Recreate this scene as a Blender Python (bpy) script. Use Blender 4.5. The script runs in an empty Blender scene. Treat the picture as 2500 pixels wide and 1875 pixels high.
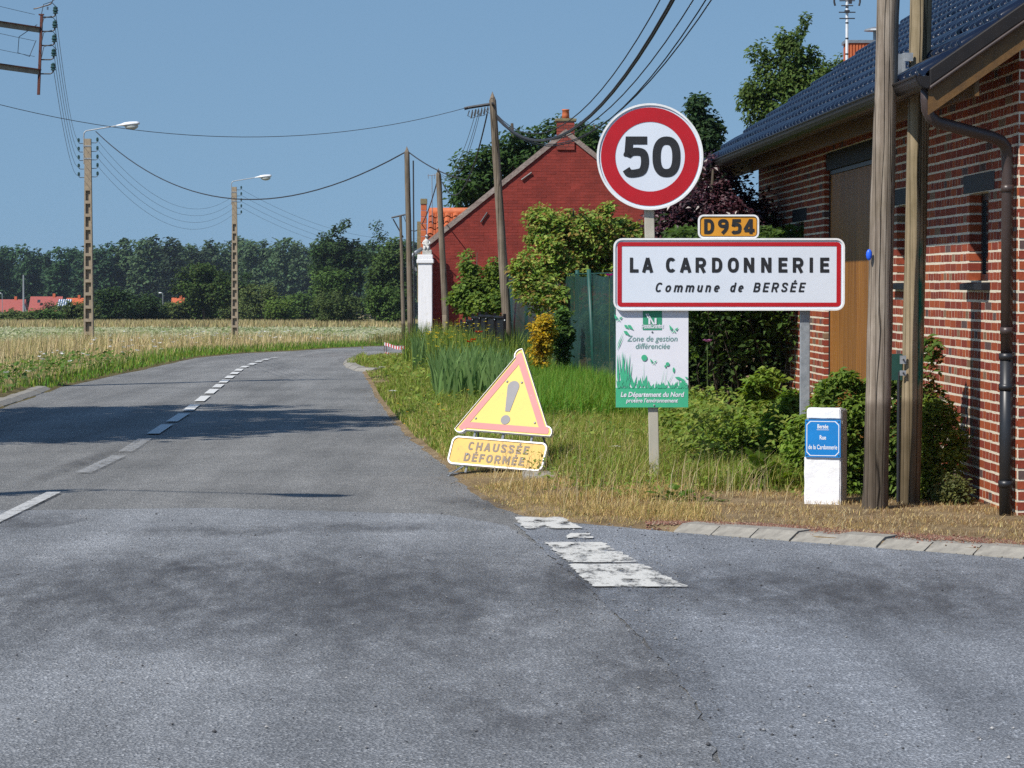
import bpy, bmesh, math, random
import numpy as np
from mathutils import Vector, Matrix, noise

random.seed(11)
rng = np.random.default_rng(11)
sc = bpy.context.scene
col = sc.collection
R = math.radians

# ------------------------------------------------------------------ camera, sky, sun, exposure
FPX, EYE, HOR = 7200.0, 1.63, 696.0          # focal length in photo pixels, eye height, horizon row
PITCH = math.atan((937.5 - HOR) / FPX)
cam_d = bpy.data.cameras.new('camera')
cam_d.sensor_width = 36.0
cam_d.lens = 36.0 * FPX / 2500.0
cam_d.clip_start = 0.5
cam_d.clip_end = 6000.0
cam = bpy.data.objects.new('camera', cam_d)
cam.location = (0, 0, EYE)
cam.rotation_euler = (R(90) - PITCH, 0, 0)
col.objects.link(cam)
sc.camera = cam

SUN_EL = R(46.0)
LX, LY = 0.72, 0.694                          # the way sunlight travels over the ground
world = bpy.data.worlds.new('World')
sc.world = world
world.use_nodes = True
wn = world.node_tree
bg = wn.nodes['Background']
sky = wn.nodes.new('ShaderNodeTexSky')
sky.sky_type = 'NISHITA'
sky.sun_disc = False
sky.sun_elevation = SUN_EL
sky.sun_rotation = math.atan2(-LX, -LY)
sky.altitude = 0
sky.air_density = 1.75
sky.dust_density = 0.0
sky.ozone_density = 7.0
# the low sky in the photograph is an even hazy blue: read the sky a little above the horizon band
tcw = wn.nodes.new('ShaderNodeTexCoord'); mpw = wn.nodes.new('ShaderNodeMapping'); nzw = wn.nodes.new('ShaderNodeVectorMath'); nzw.operation = 'NORMALIZE'
mpw.inputs['Scale'].default_value = (1, 1, .8); mpw.inputs['Location'].default_value = (0, 0, .26)
wn.links.new(tcw.outputs['Generated'], mpw.inputs[0]); wn.links.new(mpw.outputs[0], nzw.inputs[0]); wn.links.new(nzw.outputs[0], sky.inputs[0])
wn.links.new(sky.outputs[0], bg.inputs[0])
bg.inputs[1].default_value = 0.097

sun_d = bpy.data.lights.new('sun', 'SUN')
sun_d.energy = 4.9
sun_d.angle = R(0.53)
sun_d.color = (1.0, 0.95, 0.87)
sun = bpy.data.objects.new('sun', sun_d)
sun.rotation_euler = Vector((LX * math.cos(SUN_EL), LY * math.cos(SUN_EL), -math.sin(SUN_EL))).to_track_quat('-Z', 'Y').to_euler()
col.objects.link(sun)

vs = sc.view_settings
vs.view_transform = 'Standard'
vs.look = 'None'
vs.gamma = 1.0
vs.use_curve_mapping = False
vs.exposure = 0.18
sc.cycles.use_denoising = False
sc.cycles.max_bounces = 6
sc.cycles.diffuse_bounces = 3
sc.cycles.glossy_bounces = 2
sc.cycles.transmission_bounces = 4
sc.cycles.transparent_max_bounces = 32
sc.cycles.volume_bounces = 0

# ------------------------------------------------------------------ helpers
def at(px, py, y):
    """world point seen at photo pixel (px, py), at distance y along the view"""
    dx, dz = (px - 1250.0) / FPX, (937.5 - py) / FPX
    cp, sp = math.cos(PITCH), math.sin(PITCH)
    dy_w, dz_w = cp + dz * sp, -sp + dz * cp
    k = y / dy_w
    return Vector((dx * k, y, EYE + dz_w * k))

def X(px, y):
    return (px - 1250.0) / FPX * y

def Z(py, y):
    return EYE - (py - HOR) / FPX * y

def tag(o, label=None, cat=None, group=None, kind=None):
    if label: o['label'] = label
    if cat: o['category'] = cat
    if group: o['group'] = group
    if kind: o['kind'] = kind
    return o

def empty(name, loc, rz=0.0):
    o = bpy.data.objects.new(name, None)
    o.location = loc
    o.rotation_euler = (0, 0, rz)
    o.empty_display_size = 0.2
    col.objects.link(o)
    return o

def link(name, me, parent=None, loc=None):
    o = bpy.data.objects.new(name, me)
    col.objects.link(o)
    if parent is not None: o.parent = parent
    if loc is not None: o.location = loc
    return o

def copy_tree(o, parent=None):
    c = o.copy()
    col.objects.link(c)
    c.parent = parent
    for ch in list(o.children):
        copy_tree(ch, c)
    return c

class MB:
    """collects shapes and links them as one mesh object"""
    def __init__(self):
        self.v, self.f, self.mi = [], [], []
    def add(self, vs, fs, mi=0):
        b = len(self.v)
        self.v += [tuple(p) for p in vs]
        for f in fs:
            self.f.append([b + i for i in f]); self.mi.append(mi)
        return self
    def box(self, x0, x1, y0, y1, z0, z1, mi=0):
        return self.add([(x0,y0,z0),(x1,y0,z0),(x1,y1,z0),(x0,y1,z0),(x0,y0,z1),(x1,y0,z1),(x1,y1,z1),(x0,y1,z1)],
            [(0,3,2,1),(4,5,6,7),(0,1,5,4),(1,2,6,5),(2,3,7,6),(3,0,4,7)], mi)
    def hexa(self, p, mi=0):
        return self.add(p, [(0,3,2,1),(4,5,6,7),(0,1,5,4),(1,2,6,5),(2,3,7,6),(3,0,4,7)], mi)
    def tube(self, pts, r, n=8, cap=True, mi=0):
        pts = [Vector(p) for p in pts]
        if not hasattr(r, '__len__'): r = [r] * len(pts)
        rings = []
        up = None
        for i, p in enumerate(pts):
            d = (pts[min(i+1, len(pts)-1)] - pts[max(i-1, 0)]).normalized()
            if up is None:
                up = Vector((0,0,1)) if abs(d.z) < 0.9 else Vector((1,0,0))
            a = d.cross(up)
            if a.length < 1e-6: a = d.orthogonal()
            a.normalize(); bb = a.cross(d).normalized()
            up = bb
            rings.append([p + (a*math.cos(2*math.pi*k/n) + bb*math.sin(2*math.pi*k/n)) * r[i] for k in range(n)])
        vs = [q for ring in rings for q in ring]
        fs = []
        for i in range(len(pts)-1):
            for k in range(n):
                k2 = (k+1) % n
                fs.append((i*n+k, i*n+k2, (i+1)*n+k2, (i+1)*n+k))
        if cap:
            fs.append(tuple(range(n-1, -1, -1))); fs.append(tuple((len(pts)-1)*n + k for k in range(n)))
        return self.add(vs, fs, mi)
    def lathe(self, prof, c=(0,0,0), n=16, mi=0):
        vs, fs = [], []
        for (rr, z) in prof:
            for k in range(n):
                t = 2*math.pi*k/n
                vs.append((c[0]+rr*math.cos(t), c[1]+rr*math.sin(t), c[2]+z))
        for i in range(len(prof)-1):
            for k in range(n):
                k2 = (k+1) % n
                fs.append((i*n+k, i*n+k2, (i+1)*n+k2, (i+1)*n+k))
        fs.append(tuple(range(n-1, -1, -1))); fs.append(tuple((len(prof)-1)*n+k for k in range(n)))
        return self.add(vs, fs, mi)
    def prism(self, poly, y0, y1, mi=0):
        """outline in x,z (counter-clockwise seen from -y) between y0 (front) and y1 (back)"""
        n = len(poly)
        vs = [(x, y0, z) for x, z in poly] + [(x, y1, z) for x, z in poly]
        fs = [tuple(range(n)), tuple(range(2*n-1, n-1, -1))]
        for i in range(n):
            j = (i+1) % n
            fs.append((i, n+i, n+j, j))
        return self.add(vs, fs, mi)
    def sphere(self, c, rx, ry, rz, nu=12, nv=8, mi=0):
        vs, fs = [], []
        for j in range(nv+1):
            ph = math.pi * j / nv
            for i in range(nu):
                th = 2*math.pi*i/nu
                vs.append((c[0]+rx*math.sin(ph)*math.cos(th), c[1]+ry*math.sin(ph)*math.sin(th), c[2]+rz*math.cos(ph)))
        for j in range(nv):
            for i in range(nu):
                i2 = (i+1) % nu
                fs.append((j*nu+i, (j+1)*nu+i, (j+1)*nu+i2, j*nu+i2))
        return self.add(vs, fs, mi)
    def move(self, M):
        self.v = [tuple(M @ Vector(p)) for p in self.v]
        return self
    def mesh(self, name, mats, smooth=False):
        me = bpy.data.meshes.new(name)
        me.from_pydata(self.v, [], self.f)
        if not isinstance(mats, (list, tuple)): mats = [mats]
        for m in mats: me.materials.append(m)
        if len(mats) > 1: me.polygons.foreach_set('material_index', self.mi)
        if smooth: me.polygons.foreach_set('use_smooth', [True]*len(me.polygons))
        me.update()
        return me
    def build(self, name, mats, parent=None, smooth=False, loc=None, bevel=0.0):
        o = link(name, self.mesh(name, mats, smooth), parent, loc)
        if bevel:
            m = o.modifiers.new('bevel', 'BEVEL'); m.width = bevel; m.segments = 2; m.limit_method = 'ANGLE'
        return o

def mesh_arrays(name, V, F, mat, tint=None, smooth=False):
    """V (n,3), F (m,k) numpy arrays; tint (n,3) colour of the thing itself"""
    me = bpy.data.meshes.new(name)
    V = np.asarray(V, np.float32); F = np.asarray(F, np.int32)
    me.vertices.add(len(V)); me.vertices.foreach_set('co', V.ravel())
    k = F.shape[1]
    me.loops.add(F.size); me.loops.foreach_set('vertex_index', F.ravel())
    me.polygons.add(len(F))
    me.polygons.foreach_set('loop_start', np.arange(0, F.size, k, dtype=np.int32))
    me.polygons.foreach_set('loop_total', np.full(len(F), k, np.int32))
    if smooth: me.polygons.foreach_set('use_smooth', np.ones(len(F), bool))
    me.update(calc_edges=True)
    if not smooth: me.polygons.foreach_set('use_smooth', np.zeros(len(F), bool))
    if tint is not None:
        a = me.color_attributes.new('tint', 'FLOAT_COLOR', 'POINT')
        c = np.ones((len(V), 4), np.float32); c[:, :3] = tint
        a.data.foreach_set('color', c.ravel())
    me.materials.append(mat)
    return me

# ------------------------------------------------------------------ materials
def new_mat(name):
    m = bpy.data.materials.new(name); m.use_nodes = True
    nt = m.node_tree
    return m, nt, nt.nodes['Principled BSDF']

def N(nt, kind, **kw):
    n = nt.nodes.new(kind)
    for k, v in kw.items():
        if k in ('operation', 'blend_type', 'data_type', 'feature', 'attribute_name', 'noise_dimensions', 'distance', 'wave_type', 'bands_direction', 'wave_profile', 'interpolation'):
            setattr(n, k, v)
        else:
            n.inputs[k.replace('_', ' ')].default_value = v
    return n

def ramp(nt, stops, fac=None, interp='LINEAR'):
    n = nt.nodes.new('ShaderNodeValToRGB')
    n.color_ramp.interpolation = interp
    e = n.color_ramp.elements
    while len(e) > 1: e.remove(e[0])
    e[0].position = stops[0][0]; e[0].color = (*stops[0][1], 1)
    for p, c in stops[1:]:
        q = e.new(p); q.color = (*c, 1)
    if fac is not None: nt.links.new(fac, n.inputs[0])
    return n

def coords(nt, scale=(1,1,1), kind='Object'):
    tc = nt.nodes.new('ShaderNodeTexCoord'); mp = nt.nodes.new('ShaderNodeMapping')
    mp.inputs['Scale'].default_value = scale
    nt.links.new(tc.outputs[kind], mp.inputs[0])
    return mp.outputs[0]

def mixc(nt, a, b, fac, blend='MIX'):
    n = nt.nodes.new('ShaderNodeMix'); n.data_type = 'RGBA'; n.blend_type = blend
    for sock, v in ((6, a), (7, b), (0, fac)):
        if hasattr(v, 'is_linked') or hasattr(v, 'links'): nt.links.new(v, n.inputs[sock])
        elif sock == 0: n.inputs[0].default_value = v
        else: n.inputs[sock].default_value = (*v, 1)
    return n.outputs[2]

def pm(name, c1, c2=None, scale=6.0, rough=0.7, bump=0.0, bscale=None, metal=0.0, spec=0.5, stretch=(1,1,1), lo=0.35, hi=0.65, coat=0.0):
    """noise-mottled plain material"""
    m, nt, b = new_mat(name)
    b.inputs['Roughness'].default_value = rough
    b.inputs['Metallic'].default_value = metal
    b.inputs['Specular IOR Level'].default_value = spec
    b.inputs['Coat Weight'].default_value = coat
    co = coords(nt, stretch)
    if c2 is None: c2 = tuple(x*0.8 for x in c1)
    n = N(nt, 'ShaderNodeTexNoise', Scale=scale, Detail=6.0, Roughness=0.6)
    nt.links.new(co, n.inputs['Vector'])
    r = ramp(nt, [(lo, c1), (hi, c2)], n.outputs[0])
    nt.links.new(r.outputs[0], b.inputs['Base Color'])
    if bump:
        n2 = N(nt, 'ShaderNodeTexNoise', Scale=bscale or scale*4, Detail=5.0, Roughness=0.65)
        nt.links.new(co, n2.inputs['Vector'])
        bp = N(nt, 'ShaderNodeBump', Strength=1.0, Distance=bump)
        nt.links.new(n2.outputs[0], bp.inputs['Height'])
        nt.links.new(bp.outputs[0], b.inputs['Normal'])
    return m

def leaf_mat(name, trans=0.3, rough=0.5, spec=0.35):
    m, nt, b = new_mat(name)
    at_ = N(nt, 'ShaderNodeAttribute', attribute_name='tint')
    nt.links.new(at_.outputs['Color'], b.inputs['Base Color'])
    b.inputs['Roughness'].default_value = rough
    b.inputs['Specular IOR Level'].default_value = spec
    tr = nt.nodes.new('ShaderNodeBsdfTranslucent')
    hs = N(nt, 'ShaderNodeHueSaturation', Hue=0.485, Saturation=1.1, Value=1.25)
    nt.links.new(at_.outputs['Color'], hs.inputs['Color'])
    nt.links.new(hs.outputs[0], tr.inputs[0])
    mx = nt.nodes.new('ShaderNodeMixShader'); mx.inputs[0].default_value = trans
    nt.links.new(b.outputs[0], mx.inputs[1]); nt.links.new(tr.outputs[0], mx.inputs[2])
    nt.links.new(mx.outputs[0], nt.nodes['Material Output'].inputs[0])
    return m

def attr_mat(name, rough=0.8, spec=0.3, bump=0.0, bscale=60.0, mottle=0.25, mscale=20.0):
    """colour from the piece's own tint, mottled"""
    m, nt, b = new_mat(name)
    at_ = N(nt, 'ShaderNodeAttribute', attribute_name='tint')
    co = coords(nt)
    n = N(nt, 'ShaderNodeTexNoise', Scale=mscale, Detail=6.0, Roughness=0.7)
    nt.links.new(co, n.inputs['Vector'])
    r = ramp(nt, [(0.3, (1-mottle,)*3), (0.7, (1+mottle*0.4,)*3)], n.outputs[0])
    nt.links.new(mixc(nt, at_.outputs['Color'], r.outputs[0], 1.0, 'MULTIPLY'), b.inputs['Base Color'])
    b.inputs['Roughness'].default_value = rough; b.inputs['Specular IOR Level'].default_value = spec
    if bump:
        n2 = N(nt, 'ShaderNodeTexNoise', Scale=bscale, Detail=4.0, Roughness=0.6)
        nt.links.new(co, n2.inputs['Vector'])
        bp = N(nt, 'ShaderNodeBump', Strength=1.0, Distance=bump)
        nt.links.new(n2.outputs[0], bp.inputs['Height']); nt.links.new(bp.outputs[0], b.inputs['Normal'])
    return m

M = {}
M['white_sheet'] = pm('sign_white_sheeting', (.66,.71,.79), (.63,.68,.76), 3, .45, spec=.4)
M['white_rim'] = pm('sign_white_rim', (.78,.78,.78), (.62,.62,.60), 14, .4, lo=.5, hi=.8)
M['red_sheet'] = pm('sign_red_sheeting', (.46,.010,.018), (.40,.010,.016), 8, .42, spec=.4)
M['black_print'] = pm('sign_black_print', (.012,.012,.014), (.02,.02,.022), 10, .5)
M['orange_sheet'] = pm('route_orange', (.66,.29,.02), (.60,.26,.02), 6, .45)
M['galv'] = pm('galvanised_steel', (.36,.38,.40), (.25,.27,.29), 18, .5, .0006, 60, metal=.35)
M['post_beige'] = pm('beige_post_steel', (.44,.41,.34), (.36,.34,.28), 9, .6, stretch=(1,1,.25))  # streaky beige tone for the speed sign's post
M['green_print'] = pm('notice_green', (.06,.44,.24), (.05,.40,.22), 6, .5)
M['dgreen_print'] = pm('notice_dark_green', (.04,.30,.17), (.035,.27,.15), 6, .5)
M['grey_green_print'] = pm('notice_grey_green', (.16,.33,.29), (.14,.30,.27), 6, .5)
M['notice_white'] = pm('notice_white', (.74,.74,.80), (.70,.70,.77), 4, .45)
M['sign_back'] = pm('sign_aluminium_back', (.35,.36,.37), (.28,.29,.30), 10, .5, metal=.6)
M['blue_enamel'] = pm('blue_enamel', (.006,.21,.58), (.008,.18,.50), 5, .25, coat=.4)
M['white_enamel'] = pm('white_enamel', (.80,.82,.84), (.75,.77,.80), 5, .3)
M['whitewash'] = pm('whitewashed_concrete', (.78,.78,.80), (.62,.61,.58), 9, .85, .003, 40, lo=.55, hi=.85)
M['concrete_bare'] = pm('bare_concrete', (.52,.51,.48), (.36,.35,.32), 22, .9, .004, 70)
M['kerb'] = pm('kerb_concrete', (.30,.28,.24), (.20,.185,.16), 16, .9, .004, 60)
M['pole_concrete'] = pm('pole_concrete', (.33,.27,.19), (.24,.19,.14), 10, .9, .004, 50)
M['slab'] = pm('drain_slab_concrete', (.36,.34,.30), (.24,.22,.19), 12, .9, .004, 50)
M['steel_dark'] = pm('dark_steel', (.05,.05,.055), (.03,.03,.033), 20, .5, metal=.3)
M['rusty'] = pm('rusty_steel', (.13,.035,.022), (.07,.025,.02), 25, .75, .002, 60)
M['lamp_white'] = pm('lamp_white_paint', (.75,.77,.80), (.66,.68,.70), 8, .35)
M['lamp_bowl'] = pm('lamp_bowl', (.55,.56,.52), (.48,.49,.45), 8, .25)
M['glass_insul'] = pm('insulator_green_glass', (.03,.07,.07), (.02,.05,.05), 8, .15)
M['cable'] = pm('cable_black', (.02,.022,.026), (.03,.03,.035), 8, .6)
M['cable_grey'] = pm('cable_grey', (.07,.075,.08), (.06,.06,.065), 8, .6)
M['pipe_brown'] = pm('gutter_brown', (.060,.040,.034), (.045,.030,.026), 8, .38)
M['gutter_dark'] = pm('gutter_dark_brown', (.020,.016,.015), (.014,.012,.012), 8, .5, spec=.25)
M['pipe_black'] = pm('cast_iron_black', (.014,.015,.018), (.02,.02,.022), 10, .4)
M['lintel'] = pm('lintel_dark', (.012,.014,.018), (.009,.010,.013), 9, .6, spec=.25)
M['frame_dark'] = pm('window_frame_dark', (.018,.018,.020), (.03,.03,.03), 9, .4)
M['stone_cap'] = pm('chimney_cap_stone', (.22,.19,.10), (.15,.13,.07), 20, .9, .004, 60)
M['terracotta'] = pm('terracotta', (.52,.14,.045), (.42,.10,.035), 12, .7, .002, 60)
M['orange_roof'] = attr_mat('orange_pantile', .8, .3, .003, 60, .3, 15)
M['green_net'] = None
M['fence_green'] = pm('fence_post_green', (.015,.085,.065), (.012,.06,.05), 12, .5)
M['black_panel'] = pm('black_plastic', (.008,.007,.009), (.012,.011,.012), 8, .6, spec=.12)
M['zinc'] = pm('zinc', (.30,.32,.34), (.22,.24,.26), 10, .45, metal=.5)
M['tape_white'] = pm('tape_white', (.75,.75,.75), (.7,.7,.7), 8, .4)
M['tape_red'] = pm('tape_red', (.55,.02,.03), (.48,.02,.03), 8, .4)
M['cabinet_green'] = pm('cabinet_green', (.012,.06,.045), (.01,.05,.04), 8, .5)
M['statue'] = pm('weathered_statue', (.66,.65,.62), (.40,.39,.36), 22, .85, .004, 50)
M['bark'] = pm('bark', (.085,.065,.045), (.045,.035,.026), 10, .95, .02, 20, stretch=(1,1,.25))
M['birch_bark'] = pm('birch_bark', (.45,.44,.40), (.10,.09,.08), 6, .9, .01, 18, stretch=(.5,.5,2), lo=.5, hi=.62)
M['leaf'] = leaf_mat('foliage', .45, .6, .2)
M['leaf_far'] = leaf_mat('foliage_far', .22, .7, .15)
M['leaf_purple'] = leaf_mat('foliage_purple', .18, .38, .5)
M['grass'] = leaf_mat('grass_blades', .30, .6, .25)
M['flower'] = leaf_mat('petals', .25, .7, .2)
M['bird'] = attr_mat('plumage', .9, .1, 0, 60, .15, 40)
M['wood_door'] = None
M['brick'] = attr_mat('brick_face', .85, .2, .0012, 120, .3, 30)
M['mortar'] = pm('mortar_cream', (.74,.66,.52), (.62,.55,.42), 25, .95, .005, 60)
M['red_paint_brick'] = attr_mat('painted_brick', .75, .3, .004, 60, .32, 2.2)
M['far_wall'] = pm('render_wall', (.45,.42,.38), (.38,.35,.32), 2, .9)
M['far_roof'] = pm('far_roof_tile', (.36,.085,.065), (.27,.065,.055), 3, .85)
M['far_roof_orange'] = pm('far_roof_orange', (.50,.11,.035), (.42,.09,.03), 3, .85)
M['pane'] = pm('window_glass', (.02,.025,.03), (.03,.035,.04), 3, .06, spec=.8)
M['solar_white'] = pm('glass_roof_bars', (.65,.68,.72), (.6,.63,.68), 4, .35)
M['solar_blue'] = pm('glass_roof_pane', (.05,.10,.19), (.06,.12,.22), 4, .12)
def make_asphalt(name, dark, light, tone):
    m, nt, b = new_mat(name)
    co = coords(nt)
    big = N(nt, 'ShaderNodeTexNoise', Scale=0.55, Detail=5.0, Roughness=0.62); nt.links.new(co, big.inputs['Vector'])
    mid = N(nt, 'ShaderNodeTexNoise', Scale=7.0, Detail=6.0, Roughness=0.65); nt.links.new(co, mid.inputs['Vector'])
    long_ = N(nt, 'ShaderNodeTexNoise', Scale=1.0, Detail=4.0, Roughness=0.6)
    nt.links.new(coords(nt, (1.6, .12, 1)), long_.inputs['Vector'])
    fine = N(nt, 'ShaderNodeTexNoise', Scale=95.0, Detail=5.0, Roughness=0.75); nt.links.new(co, fine.inputs['Vector'])
    vor = N(nt, 'ShaderNodeTexVoronoi', Scale=85.0); nt.links.new(co, vor.inputs['Vector'])
    base = ramp(nt, [(.30, dark), (.70, light)], big.outputs[0])
    c = mixc(nt, base.outputs[0], ramp(nt, [(.3, (.86,)*3), (.7, (1.12,)*3)], mid.outputs[0]).outputs[0], 1.0, 'MULTIPLY')
    c = mixc(nt, c, ramp(nt, [(.32, (.74,)*3), (.62, (1.10,)*3)], long_.outputs[0]).outputs[0], 1.0, 'MULTIPLY')
    c = mixc(nt, c, ramp(nt, [(.30, (.40,)*3), (.5, (.98,)*3), (.70, (1.60,)*3)], fine.outputs[0]).outputs[0], 1.0, 'MULTIPLY')
    st = ramp(nt, [(.0, (1.6, 1.58, 1.55)), (.2, (1.05,)*3), (.6, (.80,)*3)], vor.outputs['Color'])
    sep = nt.nodes.new('ShaderNodeSeparateColor'); nt.links.new(vor.outputs['Color'], sep.inputs[0])
    nt.links.new(sep.outputs[0], st.inputs[0])
    c = mixc(nt, c, st.outputs[0], 1.0, 'MULTIPLY')
    c = mixc(nt, c, tone, 1.0, 'MULTIPLY')
    nt.links.new(c, b.inputs['Base Color'])
    b.inputs['Roughness'].default_value = .82
    b.inputs['Specular IOR Level'].default_value = .35
    bp = N(nt, 'ShaderNodeBump', Strength=1.0, Distance=0.010)
    h = N(nt, 'ShaderNodeMath', operation='ADD'); nt.links.new(fine.outputs[0], h.inputs[0]); nt.links.new(vor.outputs['Distance'], h.inputs[1])
    nt.links.new(h.outputs[0], bp.inputs['Height']); nt.links.new(bp.outputs[0], b.inputs['Normal'])
    return m
M['asphalt'] = make_asphalt('road_asphalt', (.19,.19,.186), (.265,.263,.256), (1, 1, 1))
M['asphalt_side'] = make_asphalt('side_road_asphalt', (.205,.222,.248), (.30,.318,.345), (1, 1, 1))
M['asphalt_old'] = make_asphalt('old_junction_asphalt', (.228,.238,.252), (.325,.336,.35), (1, 1, 1))
M['asphalt_stain'] = make_asphalt('tar_stained_asphalt', (.052,.052,.054), (.082,.082,.082), (1, 1, 1))

def worn_paint(name, lo, hi, colr=(.62,.62,.60), stretch=(2,9,1), scale=4.0, keep=1.0):
    """paint that wears through to the asphalt under it"""
    m, nt, b = new_mat(name)
    n = N(nt, 'ShaderNodeTexNoise', Scale=scale, Detail=10.0, Roughness=0.72); nt.links.new(coords(nt, stretch), n.inputs['Vector'])
    n2 = N(nt, 'ShaderNodeTexNoise', Scale=60.0, Detail=6.0, Roughness=0.7); nt.links.new(coords(nt), n2.inputs['Vector'])
    h_ = N(nt, 'ShaderNodeMath', operation='MULTIPLY'); nt.links.new(n2.outputs[0], h_.inputs[0]); h_.inputs[1].default_value = .35
    ad = N(nt, 'ShaderNodeMath', operation='ADD'); nt.links.new(n.outputs[0], ad.inputs[0]); nt.links.new(h_.outputs[0], ad.inputs[1])
    r = ramp(nt, [(lo + .175, (0, 0, 0)), (hi + .175, (keep,)*3)], ad.outputs[0])
    g = ramp(nt, [(.3, tuple(x*.80 for x in colr)), (.7, colr)], n2.outputs[0])
    nt.links.new(g.outputs[0], b.inputs['Base Color']); b.inputs['Roughness'].default_value = .8
    bp = N(nt, 'ShaderNodeBump', Strength=.8, Distance=.006); nt.links.new(n2.outputs[0], bp.inputs['Height']); nt.links.new(bp.outputs[0], b.inputs['Normal'])
    t = nt.nodes.new('ShaderNodeBsdfTransparent'); mx = nt.nodes.new('ShaderNodeMixShader')
    nt.links.new(r.outputs[0], mx.inputs[0]); nt.links.new(t.outputs[0], mx.inputs[1]); nt.links.new(b.outputs[0], mx.inputs[2])
    nt.links.new(mx.outputs[0], nt.nodes['Material Output'].inputs[0])
    return m
M['paint'] = worn_paint('road_paint', .18, .36, (.64,.64,.62), (2, 4, 1))
M['paint_mid'] = worn_paint('road_paint_half_worn', .30, .52, (.58,.58,.57), (3, 1.5, 1), keep=.85)
M['paint_old'] = worn_paint('road_paint_faded', .34, .66, (.52,.53,.54), (3, 1.5, 1), keep=.6)
M['paint_stop'] = worn_paint('road_paint_worn', .40, .52, (.62,.61,.57), (1.3, .45, 1), 5.0)

def wood_pole_mat(name, c1, c2, green=False):
    m, nt, b = new_mat(name)
    tc = nt.nodes.new('ShaderNodeTexCoord')
    co = coords(nt, (26, 26, 1.2))
    n = N(nt, 'ShaderNodeTexNoise', Scale=1.0, Detail=8.0, Roughness=0.7); nt.links.new(co, n.inputs['Vector'])
    n2 = N(nt, 'ShaderNodeTexNoise', Scale=3.0, Detail=5.0, Roughness=0.6); nt.links.new(coords(nt), n2.inputs['Vector'])
    crk = N(nt, 'ShaderNodeTexVoronoi', feature='DISTANCE_TO_EDGE', Scale=1.0); nt.links.new(coords(nt, (15, 15, .16)), crk.inputs['Vector'])
    c = ramp(nt, [(.25, tuple(x*.5 for x in c1)), (.45, c1), (.62, c2), (.8, tuple(min(1, x*1.35) for x in c2))], n.outputs[0]).outputs[0]
    c = mixc(nt, c, ramp(nt, [(.3, (.72,.70,.62)), (.7, (1.15,1.12,1.1))], n2.outputs[0]).outputs[0], 1.0, 'MULTIPLY')
    cr = ramp(nt, [(.0, (.18,.17,.16)), (.028, (1, 1, 1))], crk.outputs['Distance']).outputs[0]
    c = mixc(nt, c, cr, 1.0, 'MULTIPLY')
    sep = nt.nodes.new('ShaderNodeSeparateXYZ'); nt.links.new(tc.outputs['Object'], sep.inputs[0])
    # darker tone over the foot of the pole
    zr = ramp(nt, [(.0, (.42,.40,.38)), (.155, (.50,.48,.46)), (.165, (1, 1, 1))])
    d = N(nt, 'ShaderNodeMath', operation='MULTIPLY'); d.inputs[1].default_value = .2
    nt.links.new(sep.outputs['Z'], d.inputs[0]); nt.links.new(d.outputs[0], zr.inputs[0])
    c = mixc(nt, c, zr.outputs[0], 1.0, 'MULTIPLY')
    if green:
        g = N(nt, 'ShaderNodeTexNoise', Scale=1.0, Detail=3.0); nt.links.new(coords(nt, (14, 14, 2.2)), g.inputs['Vector'])
        gm = ramp(nt, [(.42, (0, 0, 0)), (.55, (1, 1, 1))], g.outputs[0]).outputs[0]
        def win(out, a0, a1, a2, a3):
            mr = nt.nodes.new('ShaderNodeMapRange'); mr.inputs[1].default_value = a0; mr.inputs[2].default_value = a1
            nt.links.new(out, mr.inputs[0])
            mr2 = nt.nodes.new('ShaderNodeMapRange'); mr2.inputs[1].default_value = a2; mr2.inputs[2].default_value = a3
            mr2.inputs[3].default_value = 1; mr2.inputs[4].default_value = 0
            nt.links.new(out, mr2.inputs[0])
            q = N(nt, 'ShaderNodeMath', operation='MULTIPLY'); nt.links.new(mr.outputs[0], q.inputs[0]); nt.links.new(mr2.outputs[0], q.inputs[1])
            return q.outputs[0]
        wz = win(sep.outputs['Z'], .60, .75, 1.85, 2.02); wx = win(sep.outputs['X'], .035, .055, .085, .10)
        q = N(nt, 'ShaderNodeMath', operation='MULTIPLY'); nt.links.new(wz, q.inputs[0]); nt.links.new(wx, q.inputs[1])
        q2 = N(nt, 'ShaderNodeMath', operation='MULTIPLY'); nt.links.new(q.outputs[0], q2.inputs[0]); nt.links.new(gm, q2.inputs[1])
        c = mixc(nt, c, (.008, .12, .085), q2.outputs[0])
    nt.links.new(c, b.inputs['Base Color'])
    b.inputs['Roughness'].default_value = .9; b.inputs['Specular IOR Level'].default_value = .2
    hs = N(nt, 'ShaderNodeMath', operation='MULTIPLY'); nt.links.new(n.outputs[0], hs.inputs[0]); hs.inputs[1].default_value = .5
    h2 = N(nt, 'ShaderNodeMath', operation='ADD'); nt.links.new(hs.outputs[0], h2.inputs[0]); nt.links.new(cr, h2.inputs[1])
    bp = N(nt, 'ShaderNodeBump', Strength=1.0, Distance=.008); nt.links.new(h2.outputs[0], bp.inputs['Height']); nt.links.new(bp.outputs[0], b.inputs['Normal'])
    return m
M['pole_wood'] = wood_pole_mat('weathered_pole_wood', (.20,.165,.135), (.33,.285,.24))
M['pole_wood_smooth'] = wood_pole_mat('olive_pole_wood', (.24,.195,.125), (.33,.27,.185), True)
M['pole_wood_far'] = wood_pole_mat('grey_pole_wood', (.155,.128,.10), (.235,.195,.155))

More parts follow.
